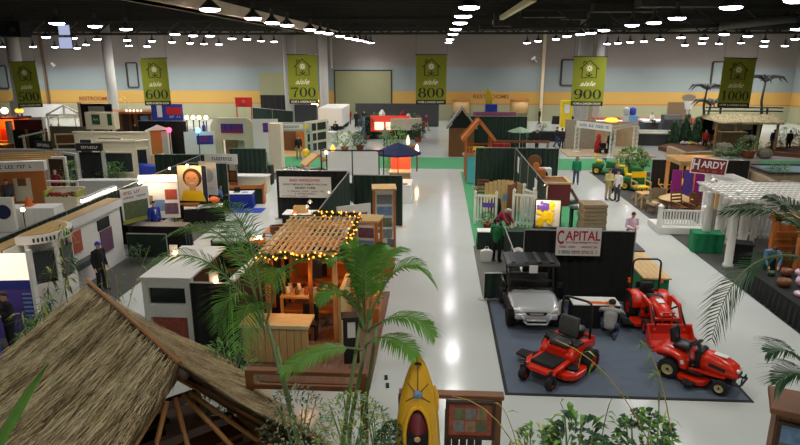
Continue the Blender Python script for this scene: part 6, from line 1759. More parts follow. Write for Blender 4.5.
for i, (px, py, y, zz) in enumerate(((217, 284, 14.15, 2.4), (178, 270, 16.2, 2.425))):
    p = W(px, py, y)
    o = thing('spot_lamp', ['small lamp with a white card on the sloping white top, by the black drape', 'small glowing lamp on the white showcase top, behind the fronds'][i], 'lamp', (p.x, y, zz))
    MB().bx(-.18, .05, -.02, .0, 0, .28).build('card', 'white', o); MB().ball((.0, -.1, .06), .05, 8).build('bulb', M['hotglow'], o, True)
p = W(256, 250, 17.0)
t = thing('flood_lamp', 'bright orange floodlight glowing beside the pergola roof', 'lamp', (-5.15, 17.0, 2.45), 0)
MB().lathe([(.05, .0), (.20, .16), (.22, .24)], n=16).build('shade', 'orange2', t, True); MB().ball((0, 0, .2), .13, 10).build('bulb', M['hotglow'], t, True)
point_light('flood_light', (-5.35, 16.9, 2.75), 14, (255, 190, 120), .12)
# white-cloth screens and navy umbrella booth, before the cross aisle
t = thing('cloth_screen', 'two white cloth panels in a dark pole frame before the cross aisle', 'screen', (0, 0, 0))
a = W(328, 175, 33.0); b = W(378, 152, 33.0); m_ = W(352.5, 175, 33)
MB().bx(a.x, m_.x - .04, 33, 33.03, a.z, b.z).build('cloth_panel', 'whitecloth', t); MB().bx(m_.x + .04, b.x, 33, 33.03, a.z, b.z).build('cloth_panel', 'whitecloth', t)
for x in (a.x - .35, a.x - .05, m_.x, b.x + .05, b.x + .3): MB().bx(x - .03, x + .03, 33.0, 33.06, 0, b.z + .1).build('pole', 'black', t)
MB().bx(a.x - .35, b.x + .3, 33.0, 33.06, b.z + .04, b.z + .1).build('top_rail', 'black', t)
drape((a.x - .3, 33.2), (-1.62, 33.2), 1.1, 'low dark drape under the white cloth panels')
c = W(398, 175, 36.0)
t = thing('market_umbrella', 'navy blue market umbrella beside the 800 aisle', 'umbrella', (c.x, 36.0, 0))
MB().cyl((0, 0, 1.35), .03, 2.7, 8).cyl((0, 0, .04), .3, .08, 16).build('pole', 'wood_br', t)
MB().lathe([(1.35, 2.28), (1.33, 2.40), (.7, 2.72), (.05, 2.95)], n=8).build('canopy', 'navy', t)
t = thing('stone_oven', 'tiled cooking island lit warmly below the navy umbrella', 'kitchen island', (-1.95, 37.4, 0))
MB().bx(-.9, .3, -.6, .6, 0, 1.0).build('base', 'stone_t', t); MB().bx(-.95, .35, -.65, .65, 1.0, 1.08).build('worktop', 'cream', t); MB().bx(-.9, .3, .35, .5, 1.08, 2.0).build('back_panel', 'redpanel', t)
point_light('oven_light', (-2.2, 36.6, 2.0), 70, (255, 190, 110), .1)
for i, (px, py) in enumerate(((393, 170), (397, 153))):
    c = at(px, py + 8)
    plant(['leafy plant at the base of the navy umbrella', 'broad palm-leaf plant behind the navy umbrella'][i], (c.x, c.y, 0), .6 + .5 * i, 1.2 + .9 * i, ('leaf', 'leaf_l'), 150, .4, .1, 'terracotta', .25, .35, 60 + i)
solo(MB().bx(-.35, .35, -.9, .9, 0, 1.0).bx(-.37, .37, -.92, .92, 1.0, 1.04), 'white_case', 'white', 'white case counter beside the aisle next to the navy umbrella', 'counter', (-1.45 - .3, 33.9, 0))
t = thing('glow_lantern', 'small yellow glowing lantern at the left of the white cloth panels', 'lantern', (*W(333, 153, 34)[:2], 2.72))
MB().lathe([(.1, 0), (.14, .12), (.05, .34), (.02, .36)], n=12).build('lantern_body', M['yelglow'], t, True); MB().cyl((0, 0, -1.36), .02, 2.72, 6).build('pole', 'black', t)
t = thing('globe_light', 'white glowing globe at the left corner of the cloth screen frame', 'lamp', (*W(326, 150, 33.03)[:2], 2.75))
MB().ball((0, 0, .05), .09, 10).build('globe', M['hotglow'], t, True)
t = thing('white_globe', 'white flame-shaped light in the tropical booth', 'lamp', (*W(408, 142, 45.0)[:2], 1.6))
MB().lathe([(.1, 0), (.16, .2), (.08, .55), (.02, .7)], n=12).build('globe', M['panelglow'], t, True); MB().cyl((0, 0, -.8), .05, 1.6, 8).build('stand', 'wood_br', t)
t = thing('white_globe', 'second flame-shaped light, nearer the 800 aisle', 'lamp', (*W(417, 148, 43.0)[:2], 1.3))
MB().lathe([(.08, 0), (.13, .2), (.06, .5), (.02, .6)], n=12).build('globe', M['hotglow'], t, True); MB().cyl((0, 0, -.65), .05, 1.3, 8).build('stand', 'wood_br', t)
# small gable play hut at the drape end
t = thing('gable_hut', 'little yellow gabled wooden playhouse beside the 700 aisle', 'playhouse', (*at(316, 178)[:2], 0), .55)
t.scale = (.72,) * 3
for s in (-1, 1):
    MB().add([(s * 1.2, -.9, 1.35), (s * 1.2, .9, 1.35), (0, .9, 2.25), (0, -.9, 2.25), (s * 1.15, -.9, 1.27), (s * 1.15, .9, 1.27), (0, .9, 2.17), (0, -.9, 2.17)], [(0, 1, 2, 3), (7, 6, 5, 4), (0, 4, 5, 1), (0, 3, 7, 4), (1, 5, 6, 2)]).build('roof_slope', 'wood_ltx', t)
    for y in (-.8, .8): MB().bx(s * .95 - .06, s * .95 + .06, y - .06, y + .06, 0, 1.5).build('post', 'wood_lt', t)
    MB().beam((s * 1.2, -.92, 1.36), (0, -.92, 2.26), .06, .14).build('barge_board', 'wood_or', t)
MB().bx(-.95, .95, -.8, .8, 0, .8).build('wall', 'wood_dk', t)
plant('low dark shrub left of the gabled playhouse', (*at(293, 176)[:2], 0), .9, .6, ('leaf_d', 'blackm'), 120, .25, .1, None, seed=71, name='shrub')
t = thing('gnome_ornament', 'pink and yellow garden ornament by the gabled playhouse', 'ornament', (*at(305, 167)[:2], .02))
MB().lathe([(.2, 0), (.22, .5), (.14, .8), (.02, .85)], n=12).build('body', 'c_pink', t, True); MB().ball((.12, 0, 1.05), .3, 10).build('flower_head', 'yellow', t, True)
# beyond the cross aisle: red kiosk, shrubs, stalls
c = at(405, 141)
t = thing('red_kiosk', 'backlit red kiosk panel with pictures beyond the cross aisle', 'kiosk', (*at(387, 139)[:2], 0), 0)
MB().bx(-1.6, 2.2, -.1, .1, 0, .75).build('base', 'blackm', t); MB().bx(-1.6, 2.2, -.1, .1, .75, 2.25).build('light_panel', 'redpanel', t)
for k in range(3): MB().bx(-1.2 + k * 1.1, -.3 + k * 1.1, -.13, -.1, .9, 1.65).build('picture', 'panelglow', t)
MB().bx(-2.1, -1.6, -.3, .3, 0, 2.2).build('side_tower', 'blackm', t)
person('person in grey shirt and jeans facing the red kiosk', (*at(385.5, 147)[:2], 0), math.pi, P_STAND, 'c_grey', 'jeans', 'hair_g')
t = thing('beige_stall', 'plain beige counter front right of the red kiosk', 'stall', (*at(406, 139)[:2], 0), 0)
MB().bx(-1.4, 1.4, -.4, .4, 0, .9).build('base', 'blackm', t); MB().bx(-1.5, 1.5, -.45, .45, .9, 2.0).build('counter_front', 'cream', t)
rnd = random.Random(12)
for i in range(9):
    px = 377 + i * 5.2
    c = at(px, 129 + (i % 3))
    m = ['leaf', 'c_white', 'c_red', 'leaf_d', 'blackm', 'c_maroon', 'whitecloth', 'leaf', 'wood_br'][i]
    if i in (0, 3, 7): plant('green plant among the far stalls, %s along them' % ORD[i], (c.x, c.y, 0), .7, 1.8, (m, 'leaf_d'), 100, .35, .1, 'terracotta', .3, .4, 80 + i)
    else: solo(MB().bx(-.6, .6, -.4, .4, 0, .9 + (i % 2) * .5).bx(-.66, .66, -.45, .45, .9 + (i % 2) * .5, 1.0 + (i % 2) * .5).lathe([(.3, 1.0 + (i % 2) * .5), (.35, 1.3 + (i % 2) * .5), (.1, 1.7 + (i % 2) * .5)], n=10), 'market_stand', m, '%s market stand in the far block left of the 800 aisle' % {1: 'white', 2: 'red', 4: 'black', 5: 'maroon', 6: 'cloth-white', 8: 'brown'}[i], 'stand', (c.x, c.y, 0))
solo(MB().bx(-4.8, 4.8, -.1, .1, 0, 2.6), 'grey_screen', 'c_dgrey', 'wide dark grey screen wall near the roller door', 'screen', (*W(397, 108, 72)[:2], 0))
for i, (px, py, r, h, lab) in enumerate(((367, 136, .75, 2.2, 'dark round evergreen in the 700 aisle corner'), (360, 147, .65, 1.5, 'second dark evergreen, lower, beside it'), (345, 148, 1.3, 1.6, 'spread of bright green foliage above the cloth screen'), (394, 147, 1.2, 2.0, 'arching green palm-like plant above the navy umbrella'), (418, 139, .6, 1.6, 'narrow green shrub at the edge of the 800 aisle'))):
    c = at(px, py + 3)
    plant(lab, (c.x, c.y, 0), r, h, ('leaf_d', 'leaf_d') if i in (0, 1, 4) else ('leaf', 'leaf_l'), 260, .4, .14, 'terracotta', .35, .4, 90 + i, name='shrub')
solo(MB().lathe([(.3, 0), (.36, .3), (.3, .6), (.34, .7)], n=14), 'wood_tub', 'wood_or', 'orange wooden tub at the edge of the tropical booth', 'tub', (*at(411, 154)[:2], 0), smooth=True)
# white box truck and people at the far end of the 700 aisle
t = thing('box_trailer', 'white box trailer parked in the far part of the 700 aisle', 'trailer', (*at(332, 129)[:2], 0), .0)
MB().bx(-1.35, 1.35, -1.0, 5.0, .4, 2.4).build('box', 'white', t, False, .12); MB().bx(-1.25, 1.25, -.9, 4.8, .25, .42).build('chassis', 'blackm', t)
for s in (-1, 1):
    for y in (2.5, 3.5): MB().lathe([(.2, -.12), (.38, -.1), (.38, .1), (.2, .12)], (s * 1.2, y, .38), 16, 0, 'x').build('wheel', 'rubber', t, True)
for px, py, m, lab, sh in ((349.5, 124.5, P_STAND, 'person in red by the side of the white trailer', 'c_red'), (356.5, 127.5, P_WALK, 'person in dark jacket walking down the 700 aisle', 'c_navy'), (364.5, 127, P_STAND, 'person in dark coat next to the pale blue stand', 'c_black')):
    c = at(px, py); person(lab, (c.x, c.y, 0), .3, m, sh, 'c_navy', 'hair_k', scale=1.05)
solo(MB().bx(-1, 1, -.4, .4, 0, 2.0).bx(-.9, .9, -.45, -.4, .3, 1.9), 'pale_blue_stand', 'lblue', 'pale blue exhibition stand at the end of the 700 aisle', 'stand', (*W(373, 125, 62)[:2], 0))
# ================================================================ ISLAND BETWEEN THE 600 AND 700 AISLES, front
# spine of drape with a fluorescent strip
drape((-13.35, 14.5), (-13.35, 34.0), 2.42, 'long dark green spine drape running back from the white display wall')
t = thing('fluorescent_strip', 'bright fluorescent strip clipped on top of the spine drape', 'lamp', (0, 0, 0))
for i, (pa, pb) in enumerate((((82, 201), (101, 193)), ((101, 193), (115, 188)))):
    A, B = at(pa[0], pa[1], 2.5), at(pb[0], pb[1], 2.5)
    MB().tube([A, B], .06, 8).build('tube', M['tubeglow'], t, True); MB().beam(A + Vector((0, 0, .08)), B + Vector((0, 0, .08)), .16, .06).build('fitting', 'white', t)
t = thing('fluorescent_strip', 'short fluorescent strip further along the spine drape', 'lamp', (0, 0, 0))
A, B = at(139, 183, 2.47), at(150, 178, 2.47)
MB().tube([A, B], .05, 8).build('tube', M['tubeglow'], t, True); MB().beam(A + Vector((0, 0, .07)), B + Vector((0, 0, .07)), .14, .06).build('fitting', 'white', t)
for px, py, lab in ((109, 196, 'white card clipped under the bright fluorescent strip'),):
    p = at(px, py, 2.2)
    solo(MB().bx(-.5, .5, -.01, .01, -.16, .16), 'clip_card', 'white', lab, 'card', (p.x + .1, p.y, 2.2), R(75))
# white exterior-trim showcase wall
t = thing('showcase_wall', 'long white display wall of shutters and windows facing the 700 aisle', 'display wall', (0, 0, F))
XW = -12.35
MB().bx(XW - .12, XW, 16.2, 22.8, 0, 2.35).build('wall', 'white', t); MB().bx(XW - .5, XW + .05, 16.1, 22.9, 2.35, 2.45).build('top_shelf', 'wood_lty', t); MB().bx(XW + .0, XW + .07, 16.1, 22.9, 2.15, 2.45).build('fascia', 'white', t)
for y0, y1, z0, z1, m, nm in ((18.9, 20.0, 1.25, 2.0, 'photo4', 'poster'), (18.7, 20.4, .75, .95, 'dgrey', 'ledge'), (21.2, 22.0, .7, 1.55, 'photo6', 'poster'), (21.1, 21.9, 1.6, 2.0, 'black', 'screen'), (16.6, 17.6, 1.3, 1.9, 'darkglass', 'window_pane'), (16.5, 17.3, .5, 1.1, 'photo3', 'poster'), (18.0, 18.5, .5, 1.8, 'darkglass', 'window_pane')):
    MB().bx(XW, XW + (.04 if nm != 'ledge' else .3), y0, y1, z0, z1).build(nm, m, t)
    if nm == 'window_pane': MB().bx(XW, XW + .06, y0 - .08, y0, z0 - .08, z1 + .08).bx(XW, XW + .06, y1, y1 + .08, z0 - .08, z1 + .08).bx(XW, XW + .06, y0, y1, z0 - .08, z0).bx(XW, XW + .06, y0, y1, z1, z1 + .08).build('window_frame', 'lgrey', t)
t = thing('bay_canopy', 'white half-round bay with a dark lettered rim on the display wall', 'bay', (XW + .02, 17.7, F), 0)
n = 16
arc = [(1.0 * math.cos(R(-90 + 180 * i / n)), 1.0 * math.sin(R(-90 + 180 * i / n))) for i in range(n + 1)]
MB().prism(arc, 2.42, 2.66, 'z').build('rim', 'white', t); MB().prism([(x * .86, y * .86) for x, y in arc], 2.665, 2.69, 'z').build('lid', 'wood_lty', t)
mb = MB()
for i in range(26):
    th = R(-80 + 160 * i / 25)
    if random.random() < .8: mb.box((1.01 * math.cos(th), 1.01 * math.sin(th), 2.54), (.012, .055, .12), 0, (0, 0, th))
mb.build('rim_lettering', 'ink', t)
for th in (-75, -25, 25, 75): MB().cyl((.88 * math.cos(R(th)), .88 * math.sin(R(th)), 1.21), .07, 2.42, 10).build('post', 'white', t)
for th in (-50, 0, 50):
    MB().box((.88 * math.cos(R(th)), .88 * math.sin(R(th)), 1.7), (.04, .6, .9), 0, (0, 0, R(th))).build('dark_pane', 'darkglass', t)
    MB().box((.88 * math.cos(R(th)), .88 * math.sin(R(th)), .6), (.06, .66, 1.1), 0, (0, 0, R(th))).build('lower_panel', 'white', t)
plant('leafy green plant on the half-round bay sill', (XW + .5, 17.6, 1.12), .28, .7, ('leaf', 'leaf_l'), 110, .2, .08, None, seed=101)
plant('small dark shrub at the far end of the white display wall', (-11.55, 22.3, F), .36, .7, ('leaf_d', 'leaf_d'), 130, .18, .08, None, seed=102, name='shrub')
person('person in dark clothes and royal blue cap beside the white display wall', (-11.45, 19.4, F), 1.2, P_STAND, 'c_black', 'c_black', 'hair_b', hat='c_royal', near=True)
# purple pop-up display at the frame edge
a = W(-14, 330, 15.6); b = W(27, 260, 15.6)
t = thing('popup_display', 'purple pop-up display with a bright lit top at the left frame edge', 'display', (b.x - 1.15, 15.6, F), .12)
MB().bx(-1.3, 1.1, -.06, .06, 0, 1.75).build('purple_panel', 'purple', t); MB().bx(-1.3, 1.1, -.06, .06, 1.75, 2.5).build('lit_panel', 'panelglow', t); MB().bx(1.1, 1.18, -.1, .1, 0, 2.6).build('edge_post', 'white', t)
MB().bx(-1.3, 1.1, -.075, -.06, 1.52, 1.74).build('blue_band', 'blueink', t)
mb = MB()
for k in range(3):
    mb.ribbon([(-.6 + .9 * math.cos(R(q)) * (.5 + .25 * k), .6 + .9 * math.sin(R(q)) * (.4 + .2 * k)) for q in range(0, 181, 15)], .03, -.065, .01)
for k in range(8): mb.bx(.82, 1.06, -.075, -.062, .4 + k * .13, .45 + k * .13)
mb.build('printing', 'lblue', t)
point_light('popup_light', (b.x - .9, 15.0, 2.7), 8, (255, 235, 215), .1)
person('person in black jacket in front of the purple display', (*at(14, 352)[:2], F), -.5, P_ARMS, 'c_black', 'c_black', 'hair_b', near=True)
person('person in royal blue at the left frame edge below the purple display', (*at(-2, 362)[:2], F), -1.5, P_STAND, 'c_royal', 'c_royal', 'hair_b')
# drape alcove with poster and counter
def art(mb, w, h):
    mb.bx(-w * .44, w * .44, -.006, 0, h * .12, h * .62, 1); mb.bx(-w * .5, w * .5, -.004, 0, 0, h * .12, 2)
    scribble(mb, -w * .1, h * .88, w * .6, h * .08, -.004, 3, 8)
    scribble(mb, 0, h * .74, w * .8, h * .05, -.004, 4, 14)
o = panel('standing_poster', 'tall white and lime poster leaning on the spine drape', 'poster', (-12.9, 25.2, .9), R(62), 1.35, 1.5, ['white', 'photo3', 'leaf_y', 'redink', 'ink'], art, tilt=0)
table('dark low stand carrying the tall white and lime poster', (-12.85, 25.2, F), R(62), 1.4, .4, .87, 'blackm')
drape((-12.3, 23.0), (-10.7, 23.0), 1.0, 'low dark green drape in front of the poster stand')
table('black-draped counter beneath the lit photo board', (-11.5, 24.4, F), 0, 2.2, .7, .98, 'blackm', 'dgrey')
def art(mb, w, h):
    for (x, z, ww, hh, m) in ((-.32, .42, .26, .22, 1), (-.02, .30, .28, .26, 2), (.30, .55, .32, .24, 3), (.28, .22, .36, .26, 4), (-.34, .16, .2, .18, 5)):
        mb.bx((x - ww / 2) * w, (x + ww / 2) * w, -.01, 0, (z - hh / 2) * h, (z + hh / 2) * h, m)
a = W(144, 216, 27.0); b = W(176, 176, 27.0)
o = panel('photo_board', 'bright white board of house photographs under a lamp', 'display board', ((a.x + b.x) / 2, 27, .6), .12, b.x - a.x, 2.0, ['white', 'photo1', 'photo5', 'photo4', 'photo6', 'photo1'], art)
MB().bx(-(b.x - a.x) / 2, (b.x - a.x) / 2, -.12, .0, 1.72, 2.02).build('lit_header', 'panelglow', o)
for s in (-1, 1): MB().bx(s * .6 - .03, s * .6 + .03, .03, .09, -.58, 0).build('leg', 'alu', o)
point_light('photo_board_light', ((a.x + b.x) / 2, 26.3, 2.7), 60, (255, 225, 190), .08)
a = W(180, 206, 29.0); b = W(206, 166, 29.0)
def art(mb, w, h):
    # a smiling face on the print: hair, face, eyes, mouth and yellow top
    def el(cx, cz, rx, rz, y, m): mb.prism([(cx + rx * math.cos(k * .314), cz + rz * math.sin(k * .314)) for k in range(20)], y, 0, 'y', m)
    el(0, h * .66, w * .33, h * .27, -.004, 1); el(-w * .02, h * .62, w * .24, h * .22, -.010, 2); mb.bx(-w * .12, w * .1, -.009, 0, h * .3, h * .46, 2)
    mb.prism([(-w * .46, 0), (w * .42, 0), (w * .3, h * .3), (-w * .34, h * .3)], -.008, 0, 'y', 3)
    for s in (-1, 1): el(s * w * .10 - w * .02, h * .65, w * .035, h * .012, -.013, 1)
    mb.ribbon([(-w * .10, h * .52), (-w * .02, h * .505), (w * .07, h * .52)], w * .03, -.011, .004, 4); mb.ribbon([(-w * .02, h * .63), (-w * .01, h * .57)], w * .03, -.011, .003, 6)
    mb.bx(w * .34, w * .5, -.003, 0, 0, h, 5)
o = panel('portrait_poster', 'large poster of a smiling face in a yellow top', 'poster', ((a.x + b.x) / 2, 29, .95), -.06, b.x - a.x, 1.75, ['white', 'wood_dk', 'skin', 'yellow', 'white', 'navy', 'wood_or'], art)
MB().bx(-.9, .9, .03, .3, -.93, 0).build('stand', 'blackm', o)
point_light('portrait_light', ((a.x + b.x) / 2 - .1, 28.4, 2.9), 40, (255, 190, 90), .08)
t = thing('clip_lamp', 'warm clip lamp above the smiling portrait poster', 'lamp', ((a.x + b.x) / 2 - .1, 28.9, 2.74)); MB().ball((0, -.12, 0), .07, 8).build('bulb', M['hotglow'], t, True); MB().bx(-.05, .05, -.05, .12, -.04, .06).build('clip', 'black', t)
t = thing('clip_lamp', 'small lamp at the left corner of the portrait poster', 'lamp', ((a.x) - .25, 28.9, 2.6)); MB().ball((0, -.12, 0), .05, 8).build('bulb', M['hotglow'], t, True); MB().bx(-.05, .05, -.05, .12, -2.58, .06).build('stand', 'black', t)
a2 = W(209, 190, 30.2)
def art(mb, w, h):
    mb.lathe([(w * .3, 0), (w * .34, -.01), (w * .26, -.01)], (0, 0, h * .58), 20, 1, 'y'); scribble(mb, 0, h * .2, w * .6, h * .06, -.004, 1, 8)
panel('white_poster', 'white poster with a pale oval right of the portrait poster', 'poster', (a2.x, 30.2, 1.0), -.25, 1.0, 1.7, ['white', 'lgrey'], art)
MBt = solo(MB().bx(-.5, .5, -.15, .15, 0, .99), 'poster_stand', 'blackm', 'black box holding up the white oval poster', 'stand', (a2.x, 30.3, F), -.25)
drape((-13.3, 31.2), (-10.9, 31.2), 2.45, 'dark drape behind the portrait and white oval posters')
def seated(label, px, py, z, rz, sh, **k):
    c = at(px, py, z)
    return person(label, (c.x, c.y, F), rz, P_SIT, sh, 'c_black', **k)
c = at(157, 240); person('person in blue and white top with dark hair behind the dark counter', (c.x, c.y, F), .8, P_STAND, 'c_royal', 'c_black', 'hair_k', jacket_open='c_white', near=True)
c = at(200, 208); person('person in dark green polo shirt right of the portrait poster', (c.x, c.y, F), .2, P_STAND, 'c_green', 'c_black', 'hair_b', near=True)
c = at(186, 212); person('person in royal blue in front of the portrait poster', (c.x, c.y, F), -.4, P_STAND, 'c_royal', 'c_black', 'hair_b')
c = at(222, 212); person('person in light blue shirt sitting at the blue-cloth table', (c.x - .2, c.y + .6, F), .9, P_SIT, 'c_blue', 'c_black', 'hair_k', near=True)
solo(MB().bx(-.25, .25, -.25, .25, .40, .46).bx(-.25, .25, .2, .25, .46, .9).bx(-.23, -.19, -.23, .23, 0, .4).bx(.19, .23, -.23, .23, 0, .4), 'folding_chair', 'blackm', 'dark folding chair under the light-blue-shirted person', 'chair', (c.x - .2, c.y + .68, F), .9)
c = at(236, 207)
table('royal blue cloth table with white top at the 700 aisle', (c.x, c.y, F), .12, 1.9, .8, .76, 'blue', 'white')
for i, (dx, m, lab) in enumerate(((-.5, 'white', 'white papers on the blue-cloth table'), (.1, 'black', 'small black laptop on the blue-cloth table'), (.55, 'lblue', 'pale brochure stack at the aisle end of the blue-cloth table'))):
    q = MB().bx(-.16, .16, -.12, .12, 0, .02)
    if i == 1: q.box((0, .13, .12), (.32, .02, .22), 0, (-.2, 0, 0))
    solo(q, ['papers', 'laptop', 'brochure_stack'][i], m, lab, ['papers', 'laptop', 'brochures'][i], (c.x + dx, c.y, F + .80), .12)
struct('trim_11', MB().bx(c.x - 1.2, c.x + 1.7, c.y - 1.2, c.y - .2, .0, .014), 'blue')
solo(MB().lathe([(.05, 0), (.25, .05), (.3, .2), (.1, .32)], n=14), 'orange_bag', 'orange2', 'orange bundle at the left end of the blue-cloth table', 'bag', (*at(214, 203, .8)[:2], .8), smooth=True)
table('low table of white leaflets in front of the orange bundle', (*at(205, 222)[:2], F), .4, 1.8, .7, .76, 'blackm', 'white')
table('brown counter below the portrait poster', (*at(188, 222)[:2], F), .1, 1.2, .5, .9, 'wood_br', 'wood_brx', drop=False)
# wood-sample booth and stove surround
def art(mb, w, h):
    for i in range(3):
        for j in range(4): mb.bx(-w * .48 + i * w * .33, -w * .2 + i * w * .33, -.02, 0, h * (.04 + j * .24), h * (.24 + j * .24), 1 + (i + j) % 3)
a = W(222, 182, 33.0); b = W(234, 150, 33.0)
panel('door_sample_board', 'brown board of wooden door samples', 'display board', ((a.x + b.x) / 2 - .15, 33, F), -.1, 1.3, 2.3, ['wood_dk', 'wood_or', 'wood_br', 'cream'], art)
panel('sample_banner', 'white illegible banner above the wooden door samples', 'banner', ((a.x + b.x) / 2 - .3, 32.8, 2.15), -.1, 1.9, .55, ['whitecloth', 'ink'], lambda mb, w, h: scribble(mb, 0, h * .5, w * .7, h * .3, -.004, 1, 10))
for s in (-1, 1): solo(MB().cyl((0, 0, 1.1), .03, 2.2, 8), 'banner_pole', 'alu', 'pole under the %s end of the white banner over the door samples' % ('left' if s < 0 else 'right'), 'pole', ((a.x + b.x) / 2 - .3 + s * .85, 32.88 - s * .085, 0))
drape((-12.9, 37.6), (-10.6, 37.6), 2.3, 'wide dark green drape behind the pale counter at the 700 aisle')
drape((-16.2, 34.4), (-11.7, 34.4), 2.4, 'dark green drape left of the sample boards, facing the camera')
panel('leaning_display', 'white leaning board with a dark print left of the blue-cloth table', 'board', (*at(211, 198)[:2], F), .3, .6, 1.75, ['white', 'photo6'], lambda mb, w, h: mb.bx(-w * .3, w * .3, -.01, 0, h * .72, h * .92, 1))
t = thing('pale_counter', 'pale stone-topped counter below the wide green drape', 'counter', (*at(251, 192)[:2], F), .0)
MB().bx(-1.25, 1.1, -.4, .4, 0, .95).build('front', 'cream', t, False, .02); MB().bx(-1.3, 1.15, -.45, .45, .95, 1.02).build('worktop', 'white', t)
t = thing('wood_counter', 'orange wood and green fronted counter before the pale counter', 'counter', (*at(249, 203)[:2], F), .15)
MB().bx(-.9, .8, -.3, .3, 0, .9).build('front', 'drape', t); MB().bx(.8, .9, -.35, .35, 0, 1.1).bx(-.95, .9, -.35, -.3, .85, 1.05).build('wood_edge', 'wood_or', t)
solo(MB().box((0, 0, .35), (.08, .7, .8), 0, (0, R(-30), 0)), 'leaning_plank', 'wood_lt', 'short pale plank leaning by the wooden counter in the 700 aisle', 'plank', (*at(263, 187)[:2], 0))
t = thing('black_stove', 'black stove on a stand beside the pale counter', 'stove', (*at(267, 184)[:2], 0), 0)
MB().bx(-.4, .4, -.35, .35, .3, 1.2).bx(-.4, -.3, -.3, .3, 0, .3).bx(.3, .4, -.3, .3, 0, .3).build('firebox', 'blackm', t, False, .02); MB().cyl((0, .1, 1.6), .08, .8, 10).build('flue', 'blackm', t); MB().bx(-.28, .28, -.37, -.35, .5, 1.05).build('stove_door', 'dgrey', t)
# ---------------------------------------------------------------- kiosks at the cross aisle, 700 side
t = thing('arched_stall', 'white rounded archway stall with a red and blue sign', 'stall', (*at(235, 158)[:2], .02), 0)
t.scale = (.76, 1, .9)
n = 14
out = [(-2.3, 0), (-2.3, 2.6)] + [(-2.3 + .9 - .9 * math.cos(R(q)), 2.6 + .9 * math.sin(R(q))) for q in range(15, 91, 15)] + [(1.4 + .9 * math.sin(R(q)), 2.6 + .9 * math.cos(R(q))) for q in range(0, 91, 15)] + [(2.3, 2.6), (2.3, 0)]
inn = [(1.2, 0), (1.2, 1.6), (-1.2, 1.6), (-1.2, 0)]
MB().prism(out[:2] + out[2:] + inn, -.2, .2, 'y').build('arch_wall', 'cream', t)
o = MB().bx(-1.15, 1.15, -.26, -.2, 2.2, 3.0).build('sign_board', 'blueink', t)
mb = MB(); scribble(mb, 0, 2.65, 2.0, .44, -.26, 0, 9); mb.bx(-1.1, 1.1, -.27, -.26, 2.25, 2.36); mb.build('sign_lettering', 'redink', o)
MB().bx(-1.2, 1.2, .6, .7, 0, 1.9).build('back_panel', 'wood_or', t); MB().bx(-1.1, .2, .5, .6, .6, 1.5).build('picture', 'photo1', t); MB().bx(.3, 1.1, .3, .5, 0, 1.5).build('side_cabinet', 'lgrey', t)
for i, (px, py, y, rz) in enumerate(((200, 143, 47.0, .25), (266, 139, 46.0, .1))):
    p = W(px, py, y)
    panel('stall_sign', 'white counter sign with red lettering %s of the archway' % ('left' if i == 0 else 'right'), 'sign', (p.x, y, 0), rz, 2.3 if i == 0 else 1.9, 2.2 if i == 0 else 3.3, ['white', 'blueink', 'redink'], lambda mb, w, h: (mb.bx(-w * .1, w * .44, -.01, 0, h - 1.0, h - .3, 1), scribble(mb, w * .17, h - .6, w * .46, .34, -.01, 2, 7)))
t = thing('white_pillar', 'thick square white pillar at the cross aisle next to the stall kiosk', 'pillar', (*at(278, 172)[:2], 0), 0)
MB().bx(-.42, .42, -.42, .42, 0, 3.4).build('shaft', 'cream', t, False, .02); MB().bx(-.5, .5, -.5, .5, 0, .15).build('base', 'cream', t)
# window-shop kiosk with sign and person
t = thing('kiosk', 'grey-posted wooden kiosk with yellow and white sign beyond the pillar', 'kiosk', (*at(293, 157)[:2], .02), .0)
MB().bx(-1.9, 1.6, -.06, .06, 2.05, 2.75).build('fascia', 'lgrey', t); MB().bx(-1.3, .9, -.09, -.06, 2.2, 2.6).build('sign_board', 'white', t)
mb = MB(); scribble(mb, -.1, 2.4, 1.5, .2, -.09, 0, 12); mb.build('sign_lettering', 'ink', t)
MB().bx(-1.75, -1.3, -.1, -.06, 2.25, 2.55).bx(.95, 1.35, -.1, -.06, 2.25, 2.55).build('yellow_mark', 'yellow', t)
for x in (-1.85, 1.55):
    for y in (0, 3.2): MB().bx(x - .1, x + .1, y - .1, y + .1, 0, 2.1).build('post', 'lgrey', t)
MB().bx(-1.8, 1.5, 3.2, 3.3, 0, 2.1).build('back_wall', 'wood_br', t); MB().bx(-.3, .6, 2.6, 3.1, 0, 1.9).build('cabinet', 'wood_or', t); MB().bx(-1.8, 1.6, 0, 3.2, 0, .03).build('floor_board', 'wood_ltx', t)
t = thing('window_rack', 'tall cream window rack with three panes beside the kiosk', 'display', (*at(317, 155)[:2], .02), R(62))
MB().bx(-1.4, 1.4, -.08, .08, 0, 2.8).build('rack_frame', 'cream', t)
for k in range(3):
    for q in range(2): MB().bx(-1.2 + q * 1.25, -.1 + q * 1.25, -.1, -.08, .4 + k * .8, 1.0 + k * .8).build('pane', 'darkglass', t)
person('person with dark jacket standing in front of the kiosk', (*at(299, 159.5)[:2], .04), .4, P_STAND, 'c_black', 'khaki', 'hair_b', scale=1.05)
drape((at(258, 142).x, 56.5), (at(306, 142).x, 53.0), 3.3, 'dark green drape sloping away behind the kiosk')
solo(MB().bx(-1.2, 1.2, -.5, .5, 0, 1.0), 'blue_counter', 'c_royal', 'royal blue draped counter right of the kiosk', 'counter', (*at(322, 142)[:2], 0))
solo(MB().bx(-.8, .8, -.4, .4, 0, 1.1), 'green_counter', 'drape', 'dark green counter next to the royal blue counter', 'counter', (*at(316, 146)[:2], 0))
person('person in white behind the royal blue counter', (*at(328, 139)[:2], 0), .3, P_STAND, 'c_white', 'c_black', 'hair_b')
person('person in black and yellow standing by the white trailer', (*at(336, 139)[:2], 0), -.3, P_STAND, 'c_black', 'c_black', 'hair_k', jacket_open='yellow')
